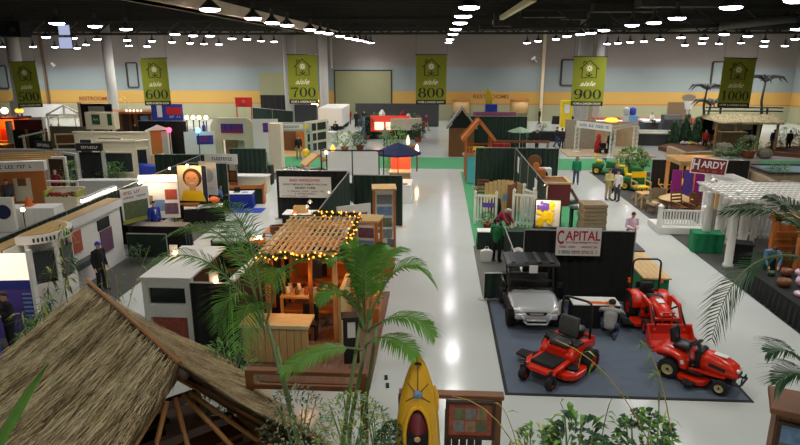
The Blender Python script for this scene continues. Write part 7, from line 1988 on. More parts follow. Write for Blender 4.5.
solo(MB().bx(-.5, .5, -.5, .5, 0, 1.0).bx(-.55, .55, -.55, .55, 1.0, 1.06), 'white_stand', 'white', 'white display stand at the corner of the trailer', 'stand', (*at(331, 143)[:2], 0))
t = thing('bright_lantern', 'glowing white wall lamp left of the trailer', 'lamp', (*W(315, 113, 64)[:2], 3.4))
MB().lathe([(.3, -.5), (.42, 0), (.3, .5), (.05, .6)], n=12).build('globe', M['hotglow'], t, True); MB().cyl((0, .2, -1.7), .08, 3.4, 8).build('stand', 'black', t)
solo(MB().bx(-1.1, 1.1, -.3, .3, 0, 3.2), 'slate_tower', 'dgrey', 'dark slate tower left of the glowing lamp', 'tower', (*W(306, 110, 62)[:2], 0))
solo(MB().bx(-.9, .9, -.05, .05, 2.6, 3.6).bx(-.85, -.75, -.05, .05, 0, 2.6).bx(.75, .85, -.05, .05, 0, 2.6).ball((0, -.08, 3.1), .3, 8), 'red_sign', 'red', 'small red sign on posts behind the archway', 'sign', (*W(244, 107, 66)[:2], 0))
person('person in yellow and black far behind the archway', (*at(264.5, 128)[:2], 0), .2, P_STAND, 'c_black', 'c_black', 'hair_k', jacket_open='yellow', scale=1.1)
t = thing('white_gazebo_frame', 'white arbour frame right behind the archway', 'frame', (*at(268, 141)[:2], 0), 0)
for x in (-.9, .9): MB().bx(x - .1, x + .1, -.1, .1, 0, 2.6).build('post', 'white', t)
MB().bx(-1.2, 1.2, -.15, .15, 2.4, 2.9).build('header', 'white', t)
# ================================================================ LEFT BLOCKS BEYOND THE SPINE
drape((at(163, 150).x, 48.0), (at(208, 150).x, 48.0), 2.9, 'black drape with coloured lamps behind the blue screen stall', 'drape_black')
for i, (px, py, m) in enumerate(((186.5, 117, 'hotglow'), (193, 118, 'hotglow'), (199, 118, 'hotglow'), (206, 118, 'hotglow'))):
    p = W(px, py, 47.8)
    t = thing('spot_lamp', 'warm spot lamp on the black drape rail, %s from the left' % ORD[i], 'lamp', (p.x, 47.8, 2.9)); MB().ball((0, 0, .3), .16, 8).build('bulb', M[m], t, True); MB().cyl((0, 0, -1.33), .04, 3.14, 6).build('stem', 'black', t)
for px, py, m, lab in ((169, 130, 'redglow', 'round glowing pink-red lamp in front of the black drape'), (198, 130.5, 'blueglow', 'glowing blue lamp in front of the black drape')):
    p = W(px, py, 46.5)
    t = thing('colour_lamp', lab, 'lamp', (p.x, 46.5, 0)); MB().ball((0, 0, p.z), .2, 10).build('globe', M[m], t, True); MB().cyl((0, 0, p.z / 2), .04, p.z, 8).cyl((0, 0, .03), .25, .06, 12).build('stand', 'black', t)
t = thing('blue_screen_stall', 'tall blue printed pop-up panel left of the pink-red lamp', 'display', (*at(153, 141)[:2], 0), .2)
MB().bx(-.9, .9, -.1, .1, 0, 2.4).build('printed_panel', 'lblue', t); MB().bx(-.6, .6, -.12, -.1, 1.2, 1.9).build('picture', 'photo5', t)
a = W(152, 117, 56); b = W(182, 104, 56)
panel('red_blue_hoarding', 'large blue hoarding with a red and white panel at the back left', 'sign', ((a.x + b.x) / 2, 56, 0), 0, b.x - a.x, b.z, ['blueink', 'redink', 'white'], lambda mb, w, h: (mb.bx(-w * .02, w * .46, -.01, 0, h - .95, h - .3, 1), mb.bx(-w * .32, -w * .16, -.01, 0, h - 1.2, h, 2), scribble(mb, w * .24, h - 1.15, w * .36, .16, -.01, 2, 9)))
for i, (px, py, sh, lab) in enumerate(((173, 141, 'c_red', 'person in red near the pink-red lamp'), (177, 143, 'c_navy', 'person in navy jacket right of the pink-red lamp'), (181, 143, 'c_black', 'person in black before the black drape'), (205, 141, 'c_royal', 'person in blue below the warm spot lamps'), (141, 137, 'c_navy', 'person in navy near the blue pop-up panel'))):
    person(lab, (*at(px, py)[:2], .02), i - 1, P_STAND, sh, 'c_black', 'hair_k', scale=1.05)
solo(MB().bx(-.8, .8, -.4, .4, 0, 1.6), 'white_box', 'white', 'tall white box in front of the black drape', 'box', (*at(193, 146)[:2], 0))
t = thing('show_door', 'white-framed sample door standing at the cross aisle', 'door display', (*at(161, 160)[:2], .02), R(35))
for x in (-.75, .75): MB().bx(x - .12, x + .12, -.15, .15, 0, 2.3).build('jamb', 'white', t)
MB().prism([(-.95, 2.3), (.95, 2.3), (0, 2.7)], -.2, .2, 'y').build('pediment', 'white', t); MB().bx(-.63, .2, -.04, .04, 0, 2.25).build('door_leaf', 'wood_or', t); MB().bx(.2, .63, -.02, .02, .1, 2.2).build('pane', 'lgrey', t)
# window maker's cream display walls
def window_wall(label, loc, rz, w, h, cells, m='cream'):
    t = thing('window_display_stand', label, 'window display', loc, rz)
    # cells: (x0, x1, z0, z1, paneMaterial); the wall is built of strips round them
    MB().bx(-w / 2, w / 2, .02, .18, 0, h).build('wall', m, t)
    for (x0, x1, z0, z1, pm) in cells:
        o = MB().bx(x0 - .1, x1 + .1, -.06, .02, z0 - .1, z0).bx(x0 - .1, x1 + .1, -.06, .02, z1, z1 + .1).bx(x0 - .1, x0, -.06, .02, z0, z1).bx(x1, x1 + .1, -.06, .02, z0, z1).build('window_frame', m, t)
        MB().bx(x0, x1, -.02, .02, z0, z1).build('pane', pm, o)
    MB().bx(-w / 2 - .05, w / 2 + .05, -.05, .25, h, h + .1).build('cornice', m, t)
    return t
c = W(118, 160, 37.5)
window_wall('wide cream window wall with a big grey-green pane behind the leafy plants', (c.x, 37.5, F), 0, 2.4, 2.65, [(-.75, .95, .75, 1.95, 'darkglass'), (-1.1, -.85, 1.6, 2.1, 'blackm')])
c = W(112, 148, 41.0)
window_wall('cream window wall with a row of four panes, behind the wider one', (c.x, 41, F), 0, 5.2, 2.75, [(-2.2, -1.4, 1.3, 2.3, 'darkglass'), (-.9, .7, 1.5, 2.4, 'darkglass'), (1.1, 2.2, 1.4, 2.3, 'photo1')])
c = W(139, 160, 38.5)
window_wall('narrow cream window wall angled at the cross aisle corner', (c.x, 38.5, F), R(40), 1.5, 2.5, [(-.2, .5, .8, 2.0, 'darkglass')])
c = W(93, 170, 36.0)
t = thing('black_door_display', 'black sample door under a black sign, left of the cream window walls', 'door display', (c.x, 36.0, F), 0)
MB().bx(-.75, .65, 0, .1, 0, 2.2).build('door_leaf', 'blackm', t); MB().bx(-.9, -.75, -.05, .15, 0, 2.3).bx(.65, .8, -.05, .15, 0, 2.3).build('frame', 'lgrey', t); MB().bx(-.85, .75, -.1, .1, 2.3, 2.75).build('sign_board', 'black', t)
mb = MB(); scribble(mb, -.05, 2.52, 1.2, .14, -.1, 0, 9); mb.build('sign_lettering', 'white', t)
rnd = random.Random(3)
for i, (px, py) in enumerate(((101, 187), (107, 186), (113, 187), (119, 186))):
    c = at(px, py)
    plant('leafy green pot plant in front of the wide cream window wall, %s from the left' % ORD[i], (c.x, c.y, F), .5, 1.35 + .15 * (i % 2), ('leaf', 'leaf_d'), 130, .25, .1, 'blackm', .25, .35, 120 + i)
t = thing('tarpaulin_table', 'royal blue folded tarpaulin table right of the cream window wall', 'table', (*at(144, 182)[:2], F), .1)
MB().prism([(-1.3, 0), (1.3, 0), (1.35, 1.0), (-1.35, 1.25)], -.4, .4, 'y').build('cloth', 'blue', t)
solo(MB().bx(-1.0, 1.0, -.4, .4, 0, 1.2), 'tan_crate', 'wood_ltx', 'plain tan crate behind the blue tarpaulin table', 'crate', (*at(168, 172)[:2], F), .05)
solo(MB().bx(-2.0, 2.0, -.3, .3, 0, .9).bx(-2.05, 2.05, -.35, .35, .9, .96), 'white_bench', 'lgrey', 'long pale bench running behind the spine drape', 'bench', (*at(117, 196)[:2], F), .1)
# raised white sign box on legs
p = W(103, 129, 43.0); q = W(103, 112, 43.0)
t = thing('sign_box', 'cream sign box with two dark green squares raised on legs', 'sign', (p.x, 43.0, 0), -.1)
MB().bx(-1.1, 1.15, -.3, .3, p.z, q.z).build('box', 'cream', t, False, .02)
MB().bx(-.55, .05, -.33, -.3, p.z + .35, q.z - .15).build('green_square', 'leaf_d', t); MB().bx(.65, .98, -.33, -.3, p.z + .3, q.z - .1).build('green_square', 'leaf_d', t)
mb = MB(); scribble(mb, -.25, (p.z + q.z) / 2 + .1, .4, .12, -.33, 0, 4); mb.build('sign_lettering', 'white', t)
for x in (-.85, .85): MB().bx(x - .06, x + .06, -.1, .1, 0, p.z).build('leg', 'white', t)
t = thing('white_gable_hut', 'white display gable with dark panel behind the cream sign box', 'display', (*W(97, 118, 52)[:2], 0), 0)
MB().bx(-1.3, 1.4, -.1, .1, 0, 3.9).build('panel', 'blackm', t); MB().bx(-1.5, -1.3, -.15, .15, 0, 4.0).build('edge', 'white', t); MB().bx(-.6, .8, -.13, -.1, 2.8, 3.7).build('sign', 'lgrey', t)
# timber-framed stalls behind
c = at(130, 141)
t = thing('timber_stall', 'timber pavilion with a row of white eaves lamps at the back left', 'stall', (c.x, c.y, 0), 0)
for x in (-2.2, -.7, .8, 2.2):
    for y in (0, 2): MB().bx(x - .12, x + .12, y - .12, y + .12, 0, 2.6).build('post', 'wood_br', t)
MB().bx(-2.6, 2.6, -.4, 2.4, 2.6, 2.8).build('roof', 'wood_or', t); MB().bx(-2.4, 2.4, 2.05, 2.15, 0, 2.6).build('back_wall', 'wood_dk', t)
for k in range(5): MB().ball((.2 + k * .35, -.42, 2.9), .13, 8).build('eaves_lamp', M['panelglow'], t, True)
person('person in black before the timber pavilion', (c.x + 1.0, c.y - .7, 0), .3, P_STAND, 'c_black', 'c_black', 'hair_k')
plant('yellow-topped plant in front of the timber pavilion roof', (*at(127, 130)[:2], 0), .7, 3.6, ('leaf_y', 'yellow'), 90, .3, .12, 'terracotta', .3, .4, 130)
c = at(58, 158)
t = thing('tile_display', 'grey-brown tiled wall display behind the red ladder', 'display wall', (c.x + .6, c.y, F), -.06)
MB().bx(-.9, 4.0, -.1, .1, 0, 2.5).build('tiles', 'shingle', t); MB().bx(3.0, 3.7, -.13, -.1, .9, 1.9).build('dark_niche', 'blackm', t)
t = thing('red_ladder', 'red step ladder standing against the grey-brown tiled wall', 'ladder', (*at(56, 152)[:2], F), 0)
for s in (-1, 1): MB().beam((s * .42, 0, 0), (s * .3, .35, 2.3), .07, .05).build('rail', 'c_red', t)
for k in range(7): MB().beam((-.42 + .017 * k, .05 * k, .3 + k * .29), (.42 - .017 * k, .05 * k, .3 + k * .29), .07, .04).build('rung', 'c_red', t)
t = thing('green_panel_booth', 'maroon-topped dark green partition corner at the far left', 'partition', (*at(28, 153)[:2], F), .0)
MB().bx(-1.0, 1.6, -.06, .06, 0, 1.9).build('green_panel', 'drape', t); MB().bx(-.8, 1.6, -.05, .05, 1.9, 2.75).build('maroon_panel', 'maroon', t); MB().bx(-1.3, -1.0, -.4, .08, 0, 2.65).build('white_edge', 'white', t)
t = thing('white_awning', 'white peaked tent canopy at the back left', 'tent', (*at(49, 138)[:2], 0), 0)
MB().add([(-2.2, -1.5, 2.2), (2.2, -1.5, 2.2), (2.2, 1.5, 2.2), (-2.2, 1.5, 2.2), (1.9, 0, 3.3), (-1.8, 0, 3.3)], [(0, 1, 4, 5), (2, 3, 5, 4), (1, 2, 4), (3, 0, 5), (3, 2, 1, 0)]).build('canopy', 'whitecloth', t)
for x in (-2.1, 2.1):
    for y in (-1.4, 1.4): MB().cyl((x, y, 1.1), .06, 2.2, 8).build('pole', 'white', t)
t = thing('white_truss_gable', 'white roof truss display beside the white tent', 'display', (*at(68, 140)[:2], 0), 0)
for pa, pb in (((-1.8, 2.4), (0, 3.3)), ((0, 3.3), (1.8, 2.4)), ((-1.8, 2.4), (1.8, 2.4)), ((0, 2.4), (0, 3.3)), ((-1.7, 0), (-1.7, 2.4)), ((1.7, 0), (1.7, 2.4))): MB().beam((pa[0], 0, pa[1]), (pb[0], 0, pb[1]), .14, .14).build('timber', 'white', t)
t = thing('porch_frame', 'white-topped timber porch frame with brown posts on the far left', 'porch', (*at(38, 158)[:2], F), .4)
for x in (-.7, .7):
    for y in (-.4, .8): MB().bx(x - .08, x + .08, y - .08, y + .08, 0, 1.9 if y < 0 else 2.2).build('post', 'cream' if y < 0 else 'wood_br', t)
MB().beam((-1.0, -.5, 1.75), (1.0, -.5, 2.15), .16, .12).build('top_rail', 'white', t); MB().bx(-.7, .7, .8, .9, 0, 1.5).build('back_panel', 'blackm', t)
plant('small palm-like plant by the brown porch posts', (*at(46, 154)[:2], F), .5, 1.9, ('leaf_y', 'leaf_d'), 80, .4, .08, 'blackm', .3, .7, 131)
# lit orange stall at the very left
c = at(8, 152)
t = thing('amber_stall', 'amber lit timber stall with a red cloth at the far left edge', 'stall', (c.x, c.y, 0), 0)
MB().bx(-3.0, 1.6, 1.0, 1.1, 0, 2.8).build('back_wall', 'wood_or', t); MB().bx(-3, 1.8, -.6, 1.1, 2.8, 2.95).build('roof', 'maroon', t); MB().bx(-2.6, .9, -.2, .3, 0, .95).build('counter', 'wood_or', t); MB().bx(-1.0, .6, .9, 1.0, .9, 1.8).build('red_cloth', 'c_red', t)
point_light('amber_light', (c.x - .3, c.y - .2, 2.5), 160, (255, 160, 60), .2)
for i, (px, py) in enumerate(((4, 107.5), (17, 109.5), (21, 109))):
    p = W(px, py, c.y)
    t = thing('eaves_lamp', 'glowing lamp on the roof of the amber stall, %s from the left' % ORD[i], 'lamp', (p.x, c.y, 2.95)); MB().ball((0, 0, .5), .18 if i else .26, 10).build('globe', M['yelglow' if i else 'hotglow'], t, True); MB().cyl((0, 0, .15), .06, .3, 8).build('stem', 'black', t)
solo(MB().bx(-1.5, 1.5, -.3, .3, 0, 3.6), 'lilac_hoarding', 'lgrey', 'pale hoarding behind the banner marked 500', 'hoarding', (*W(28, 115, 60)[:2], 0))
solo(MB().bx(-.6, .6, -.6, .6, 0, 1.1), 'brown_crate', 'wood_br', 'brown barrel-like crate at the left edge below the amber stall', 'crate', (*at(4, 158)[:2], 0))
# dark green seam of low walls in front of these
solo(MB().bx(-7.5, 5.5, -.15, .15, 0, 1.1).bx(-7.6, 5.6, -.25, .25, 1.1, 1.18), 'low_partition', 'lgrey', 'long pale topped low partition across the far left booths', 'partition', (*at(40, 165)[:2], F), .05)
t = thing('frame_display', 'cream window sash standing on the low partition left of the black sign', 'window display', (*at(71, 160)[:2], F), .25)
MB().bx(-.95, .95, -.05, .05, 1.2, 1.3).bx(-.95, .95, -.05, .05, 1.95, 2.05).bx(-.95, -.85, -.05, .05, 1.3, 1.95).bx(.85, .95, -.05, .05, 1.3, 1.95).bx(-.9, -.8, -.05, .05, 0, 1.2).bx(.8, .9, -.05, .05, 0, 1.2).build('sash', 'cream', t); MB().bx(-.85, .85, -.02, .02, 1.3, 1.95).build('pane', 'wood_br', t)
# door maker's displays in front of them
def door_frame(label, px, py, y, rz, w, h, pm, fm='white'):
    c = at(px, py)
    t = thing('door_sample', label, 'door display', (c.x, c.y, F), rz)
    MB().bx(-w / 2 - .14, -w / 2, -.08, .08, 0, h + .14).bx(w / 2, w / 2 + .14, -.08, .08, 0, h + .14).bx(-w / 2, w / 2, -.08, .08, h, h + .14).build('frame', fm, t)
    o = MB().bx(-w / 2, w / 2, -.03, .03, .02, h).build('door_leaf', pm, t)
    MB().ball((w * .38, -.07, 1.0), .05, 8).build('knob', 'alu', o, True)
    return t
door_frame('white-framed sample door with a dark pane beside the fern', 59, 197, 0, -.1, 1.25, 2.2, 'wood_dk')
door_frame('second white-framed sample door, left of the red-shirted person', 43, 196, 0, -.35, 1.3, 2.2, 'cream', 'lgrey')
door_frame('grey-framed glass sample door between fern and black door', 75, 193, 0, -.5, 1.1, 2.25, 'darkglass', 'lgrey')
c = at(75, 183)
panel('black_header_sign', 'black header sign with white script above the glass sample door', 'sign', (c.x - .4, c.y - 2.0, 2.45), -.25, 1.3, .5, ['black', 'white'], lambda mb, w, h: scribble(mb, 0, h * .5, w * .7, h * .3, -.004, 1, 8))
solo(MB().cyl((0, 0, 1.22), .04, 2.44, 8), 'sign_stand', 'alu', 'thin post carrying the black script header sign', 'post', (c.x - .4, c.y - 1.94, 0))
person('person in dark red with grey hair beside the white-framed door', (*at(59, 201)[:2], F), .2, P_STAND, 'c_maroon', 'c_black', 'hair_g', near=True)
plant('tall feathery green plant right of the white-framed sample door', (*at(72, 196)[:2], F), .6, 2.0, ('leaf', 'leaf_l'), 200, .3, .09, 'blackm', .25, .35, 140)
panel('cloth_print', 'tall mottled print board at the left of the sample doors', 'board', (*at(38, 196)[:2], F), .1, 1.1, 2.1, ['white', 'photo2'], lambda mb, w, h: mb.bx(-w * .42, w * .42, -.01, 0, h * .3, h * .95, 1))
c = at(16, 211)
t = thing('brown_cabin', 'brown wall stall with a white fascia sign at the left edge', 'stall', (c.x, c.y, F), .28)
MB().bx(-2.2, 1.6, 0, .12, 0, 2.1).build('wall', 'wood_or', t); MB().bx(-2.4, 1.75, -.3, .15, 2.1, 2.6).build('fascia', 'white', t)
mb = MB(); scribble(mb, .2, 2.35, 2.2, .16, -.3, 0, 16); mb.build('fascia_lettering', 'ink', t); MB().bx(-1.4, -.9, -.32, -.3, 2.2, 2.5).build('red_emblem', 'redink', t)
for k in range(4): MB().bx(-2.4, 1.7, .3 + k * .8, .42 + k * .8, 2.55, 2.65).build('roof_batten', 'wood_lty', t)
MB().bx(.1, .9, -.03, 0, .5, 1.7).build('cream_panel', 'cream', t); MB().bx(.3, .7, -.05, -.03, 1.3, 1.7).build('brown_tile', 'wood_br', t)
table('white cloth-covered table behind the spine drape at left', (*at(28, 226)[:2], F), .15, 3.0, 1.0, .95, 'whitecloth')
solo(MB().lathe([(.02, 0), (.18, .0), (.16, .12), (.05, .4), (.03, .45)], n=12).bx(-.22, .22, -.22, .22, -.02, .0), 'white_cone', 'orange2', 'orange and white cone ornament on the white cloth table', 'ornament', (*at(29, 205, 1.0)[:2], .99))
solo(MB().bx(-.45, .45, -.3, .3, 0, .75), 'white_carton', 'white', 'white carton beside the mottled print board', 'carton', (*at(39, 196)[:2], .9))
solo(MB().bx(-.4, .4, -.28, .28, 0, .88), 'carton_stand', 'blackm', 'dark stand under the white carton', 'stand', (*at(39, 196)[:2], F))
t = thing('flower_cart', 'cream and green framed cart of red flowers behind the spine drape', 'cart', (*at(67, 214)[:2], F), .05)
MB().bx(-.8, .8, -.4, .4, 0, .95).build('cart_body', 'cream', t); MB().bx(-.88, .88, .3, .45, 1.25, 1.33).build('cart_top', 'cream', t)
for x in (-.8, .8): MB().bx(x - .06, x + .06, -.4, .4, .95, 1.25).build('post', 'leaf_y', t)
mb = MB(); rnd = random.Random(5)
for k in range(50): mb.ball((rnd.uniform(-.72, .72), rnd.uniform(-.35, .1), .98 + rnd.uniform(0, .12)), .07, 6, rnd.randrange(3))
mb.build('flowers', ['c_red', 'leaf_d', 'terracotta'], t)['kind'] = 'stuff'
t = thing('white_rack', 'white rectangular frame above the cream and green cart', 'frame', (*at(61, 203)[:2], F), .05)
MB().bx(-1.1, 1.1, -.05, .05, 1.15, 1.25).bx(-1.1, -1.0, -.05, .05, 0, 1.2).bx(1.0, 1.1, -.05, .05, 0, 1.2).bx(-1.0, 1.0, -.03, .03, .3, .9).build('rails', 'white', t)
person('person in dark sweater near the brown wall stall', (*at(11, 213)[:2], F), .6, P_STAND, 'c_dgrey', 'c_black', 'hair_b')
t = thing('washing_display', 'white appliance-like board with a round blue emblem at the left edge', 'board', (*at(4, 232)[:2], F), .2)
MB().bx(-1.0, .6, -.1, .1, 0, 1.6).build('board', 'white', t); MB().lathe([(.3, -.14), (.34, -.12), (.34, -.1)], (.15, 0, .95), 18, 0, 'y').build('emblem', 'navy', t)
p = at(37, 214, .9)
t = thing('table_lamp', 'small glowing lamp in front of the white cloth table', 'lamp', (p.x + .5, p.y - 1.6, 0)); MB().ball((0, 0, 1.5), .09, 8).build('bulb', M['hotglow'], t, True); MB().cyl((0, 0, .72), .02, 1.44, 6).cyl((0, 0, .02), .15, .04, 10).build('stand', 'black', t)
person('person at the far left beyond the cream sign box in dark coat', (*at(84, 151)[:2], 0), 0, P_STAND, 'c_black', 'c_black', 'hair_k')
# ================================================================ FOREGROUND GARDEN
# thatched hut: two straw slopes over a bamboo frame
t = thing('thatched_hut', 'large straw-thatched hut roof with a bamboo ridge pole, nearest the camera', 'hut', (0, 0, 0))
RA, RB = at(88, 283, 3.1), at(178, 364, 3.1)
rd = (RB - RA).normalized()
sd = Vector((rd.y, -rd.x, 0))          # to the left / camera side
if sd.x > 0: sd = -sd
def slope_pt(side, u, v, drop, reach, flare=0.0):
    # u along the ridge, v down the slope; the eaves run longer than the ridge
    base = RA.lerp(RB, u)
    p = base + side * reach * v + Vector((0, 0, -drop * v - .12 * math.sin(math.pi * v)))
    p += rd * (u - .5) * flare * v
    return p
NE = at(326, 444, 1.25); FE = NE + (RA - RB) * .92; FE.z = 1.35
def right_pt(side, u, v, *a):
    return RA.lerp(RB, u).lerp(FE.lerp(NE, u), v) - Vector((0, 0, .14 * math.sin(math.pi * v)))
def thatch(side, drop, reach, flare, nstrand, seed, slope_pt=slope_pt):
    rnd = random.Random(seed)
    mb = MB()
    nu, nv = 10, 8
    vs = [slope_pt(side, i / nu, j / nv, drop, reach, flare) - Vector((0, 0, .10)) for j in range(nv + 1) for i in range(nu + 1)]
    fs = [(j * (nu + 1) + i, j * (nu + 1) + i + 1, (j + 1) * (nu + 1) + i + 1, (j + 1) * (nu + 1) + i) for j in range(nv) for i in range(nu)]
    mb.add(vs, fs, 2)
    mb.add([v - Vector((0, 0, .14)) for v in vs], fs, 2)
    for k in range(nstrand):
        u = rnd.uniform(-.015, 1.015); v = (rnd.random()) * .98
        p = slope_pt(side, u, v, drop, reach, flare)
        q = slope_pt(side, u, v + .12, drop, reach, flare)
        d = (q - p).normalized()
        d = (d + rd * rnd.gauss(0, .16) + Vector((0, 0, rnd.uniform(-.02, .16)))).normalized()
        L = rnd.uniform(.22, .52)
        if k % 7 == 0:
            u = rnd.uniform(.975, 1.01); p = slope_pt(side, u, v, drop, reach, flare); d = (d + rd * rnd.uniform(.1, .7) + Vector((0, 0, -.25))).normalized()
        elif k % 9 == 0:
            v = rnd.uniform(.93, 1.0); p = slope_pt(side, u, v, drop, reach, flare); d = (d + Vector((rnd.gauss(0, .15), rnd.gauss(0, .15), -.3))).normalized(); L *= 1.2
        w = rnd.uniform(.007, .015)
        lift = Vector((0, 0, rnd.uniform(-.05, .05)))
        wv = rd * w
        clump = math.sin(u * 61) + math.sin(u * 23 + v * 9) + math.sin(v * 31 + u * 11) * .6 + rnd.gauss(0, 2.0)
        m = 1 if clump > 1.2 else (2 if clump < -1.2 else 0)
        a = p + lift
        mb.add([a - wv, a + wv, a + d * L + Vector((0, 0, -.03 * L))], [(0, 1, 2)], m)
    return mb
thatch(sd, 2.35, 3.3, 1.9, 19000, 1).build('thatch_slope', ['straw', 'straw_l', 'straw_d'], t)
thatch(-sd, 1.75, 2.05, .9, 12000, 2, right_pt).build('thatch_slope', ['straw', 'straw_l', 'straw_d'], t)
MB().tube([RA - rd * .08 + Vector((0, 0, .06)), RB + rd * .05 + Vector((0, 0, .06))], .036, 10).build('ridge_pole', 'bamboo', t, True)
MB().tube([RA - rd * .1 + Vector((0, 0, -.1)), RB + rd * .25 + Vector((0, 0, -.12))], .06, 10).build('ridge_beam', 'wood_dk', t, True)
# frame at the near gable
def lp(v, b_=.2): p = slope_pt(sd, 1, v, 2.35, 3.3, 1.9); return p - rd * b_ - Vector((0, 0, .3))
def rp(v, b_=.2): p = right_pt(sd, 1, v); return p - rd * b_ - Vector((0, 0, .3))
for b_ in (.25, 2.4, 4.2):
    MB().tube([lp(0, b_), lp(.95, b_)], .05, 8).build('rafter', 'bamboo', t, True); MB().tube([rp(0, b_), rp(.95, b_)], .05, 8).build('rafter', 'bamboo', t, True)
for v, m in ((.16, 'tie_beam'), (.36, 'tie_beam'), (.6, 'wall_plate')):
    a = lp(v, .35); b = rp(v * 1.05, .35); b.z = a.z = min(a.z, b.z)
    MB().beam(a, b, .13, .15).build(m, 'wood_dk', t)
tp = RB - rd * .3 - Vector((0, 0, .25))
a0, b0 = lp(.62, .3), rp(.66, .3)
for f_, g_ in ((.22, .10), (.38, .34), (.55, .60), (.72, .85), (.86, .99)):
    q = a0.lerp(b0, g_); q.z = min(a0.z, b0.z) - .1
    MB().tube([lp(.14, .3).lerp(rp(.14, .3), f_), q, (q.x, q.y, .02)], .045, 8).build('bamboo_strut', 'bamboo', t, True)
for f in (lp, rp):
    for b_ in (.4, 4.4):
        p = f(.8, b_); MB().cyl((p.x, p.y, p.z / 2), .09, p.z, 10).build('post', 'wood_dk', t)
c = (lp(.5, 1.2) + rp(.5, 1.2)) / 2
q = thing('hut_shade_block', 'added dark block standing in for the shade inside the thatched hut', 'counter', (c.x, c.y, .08), math.atan2(rd.y, rd.x) + math.pi / 2)  # dark block and black board added to give the hut a shaded inside
MB().bx(-1.7, 1.5, -.3, .3, 0, 1.05).build('front', 'wood_dk', q); MB().bx(-1.8, 1.6, -.4, .4, 1.05, 1.12).build('worktop', 'wood_br', q)
MB().bx(-.7, .5, .5, .8, 1.3, 1.36).build('shelf', 'wood_dk', q); MB().bx(-.7, .5, .8, .86, 0, 1.4).build('shade_board', 'blackm', q)
fl = [slope_pt(sd, 0, .85, 2.35, 3.3, 1.9), slope_pt(sd, 1, .85, 2.35, 3.3, 1.9), right_pt(sd, 1, .85), right_pt(sd, 0, .85)]
solo(MB().prism([(p.x, p.y) for p in fl], 0, .08, 'z'), 'hut_shade_slab', 'wood_dk', 'added dark slab standing in for the shade under the thatched hut', 'deck')  # dark slab added so the pale ground beneath the roof looks shaded
# bar front under the hut gable
c = at(258, 443, .9)
solo(MB().bx(-.9, .9, -.3, .3, 0, .9).bx(-1.0, 1.0, -.38, .38, .9, .97), 'hut_bench', 'wood_lt', 'pale wooden bench top just outside the thatched hut gable', 'bench', (c.x, c.y, 0), -.9)
# kayak standing on end
c = W(418, 400, 8.75)
t = thing('kayak', 'yellow kayak standing upright on its stern by the timber fence', 'kayak', (c.x, 8.75, .02), 0)
H = 3.36
secs = []
for k in range(25):
    u = k / 24
    z = H * u
    w = .36 * max(.02, math.sin(math.pi * (.06 + .90 * (1 - u) ** .85 * .98 + .02)) ** .75) if u < 1 else .02
    w = .355 * (max(0.0, 1 - abs((u - .40) / .60) ** 2.3) ** .75 if u > .40 else max(0.0, 1 - abs((u - .40) / .43) ** 2.6) ** .7) + .012
    dpt = .19 * (1 - abs((u - .45) / .6) ** 2.5) + .02 if abs(u - .45) < .55 else .03
    yb = .10 * (2 * u - .9) ** 2
    sec = []
    for (a_, b_) in ((-1, 0), (-.82, -.55), (-.45, -.85), (0, -1.0), (.45, -.85), (.82, -.55), (1, 0), (.85, .6), (.45, .95), (0, 1.08), (-.45, .95), (-.85, .6)):
        sec.append((w * a_, dpt * b_ - yb + .05, z))
    secs.append(sec)
MB().loft(secs).build('hull', 'kayak', t, True)
zc = 1.98
o = MB()
ring = [(.205 * math.sin(2 * math.pi * k / 28), -.172 , zc + .52 * math.cos(2 * math.pi * k / 28) * (1.0 if math.cos(2 * math.pi * k / 28) < 0 else 1.0)) for k in range(29)]
o.tube(ring, .035, 8, 0, False)
o.build('cockpit_rim', 'kayak', t, True)
MB().lathe([(.19, -.02), (.10, .0), (.01, .01)], (0, -.150, zc), 24, 0, 'y', 2.65, 1.0).build('cockpit', 'maroon', t, True)
MB().prism([(-.15, zc - .45), (.15, zc - .45), (.17, zc - .1), (.14, zc + .10), (.06, zc + .03), (-.06, zc + .03), (-.14, zc + .10), (-.17, zc - .1)], -.22, -.16, 'y').build('seat_back', 'blackm', t, True, .02)
MB().lathe([(.05, -.03), (.035, -.05), (.01, -.05)], (0, -.215, zc + .0), 14, 0, 'y').build('seat_emblem', 'wood_lt', t)
MB().lathe([(.07, 0), (.06, -.03), (.01, -.035)], (0, -.155, 2.72), 16, 0, 'y').build('deck_hatch', 'lblue', t, True)
mb = MB()
for s in (-1, 1): mb.tube([(s * .19, -.10, 2.56), (0, -.185, 2.72), (-s * .16, -.10, 2.88)], .010, 6)
mb.tube([(0, -.175, 2.8), (0, -.165, 3.0), (0, -.148, 3.24)], .007, 5)
mb.build('deck_cord', 'wood_br', t)
MB().tube([(-.04, -.12, 3.22), (0, -.16, 3.25), (.04, -.12, 3.22)], .022, 8).build('toggle_handle', 'dgrey', t, True)
# paddle
c2 = W(441.5, 405, 8.8)
t = thing('paddle', 'yellow paddle leaning beside the upright kayak', 'paddle', (c2.x, 8.8, 0), 0)
t.rotation_euler = (0, R(-2.5), 0)
MB().prism([(-.02, 2.25), (-.075, 2.35), (-.08, 2.6), (-.04, 2.78), (.02, 2.80), (.07, 2.6), (.06, 2.35), (.02, 2.25)], -.012, .012, 'y').build('blade', 'kayak', t, False, .006)
MB().cyl((0, 0, 1.2), .016, 2.3, 8).build('shaft', 'wood_or', t)
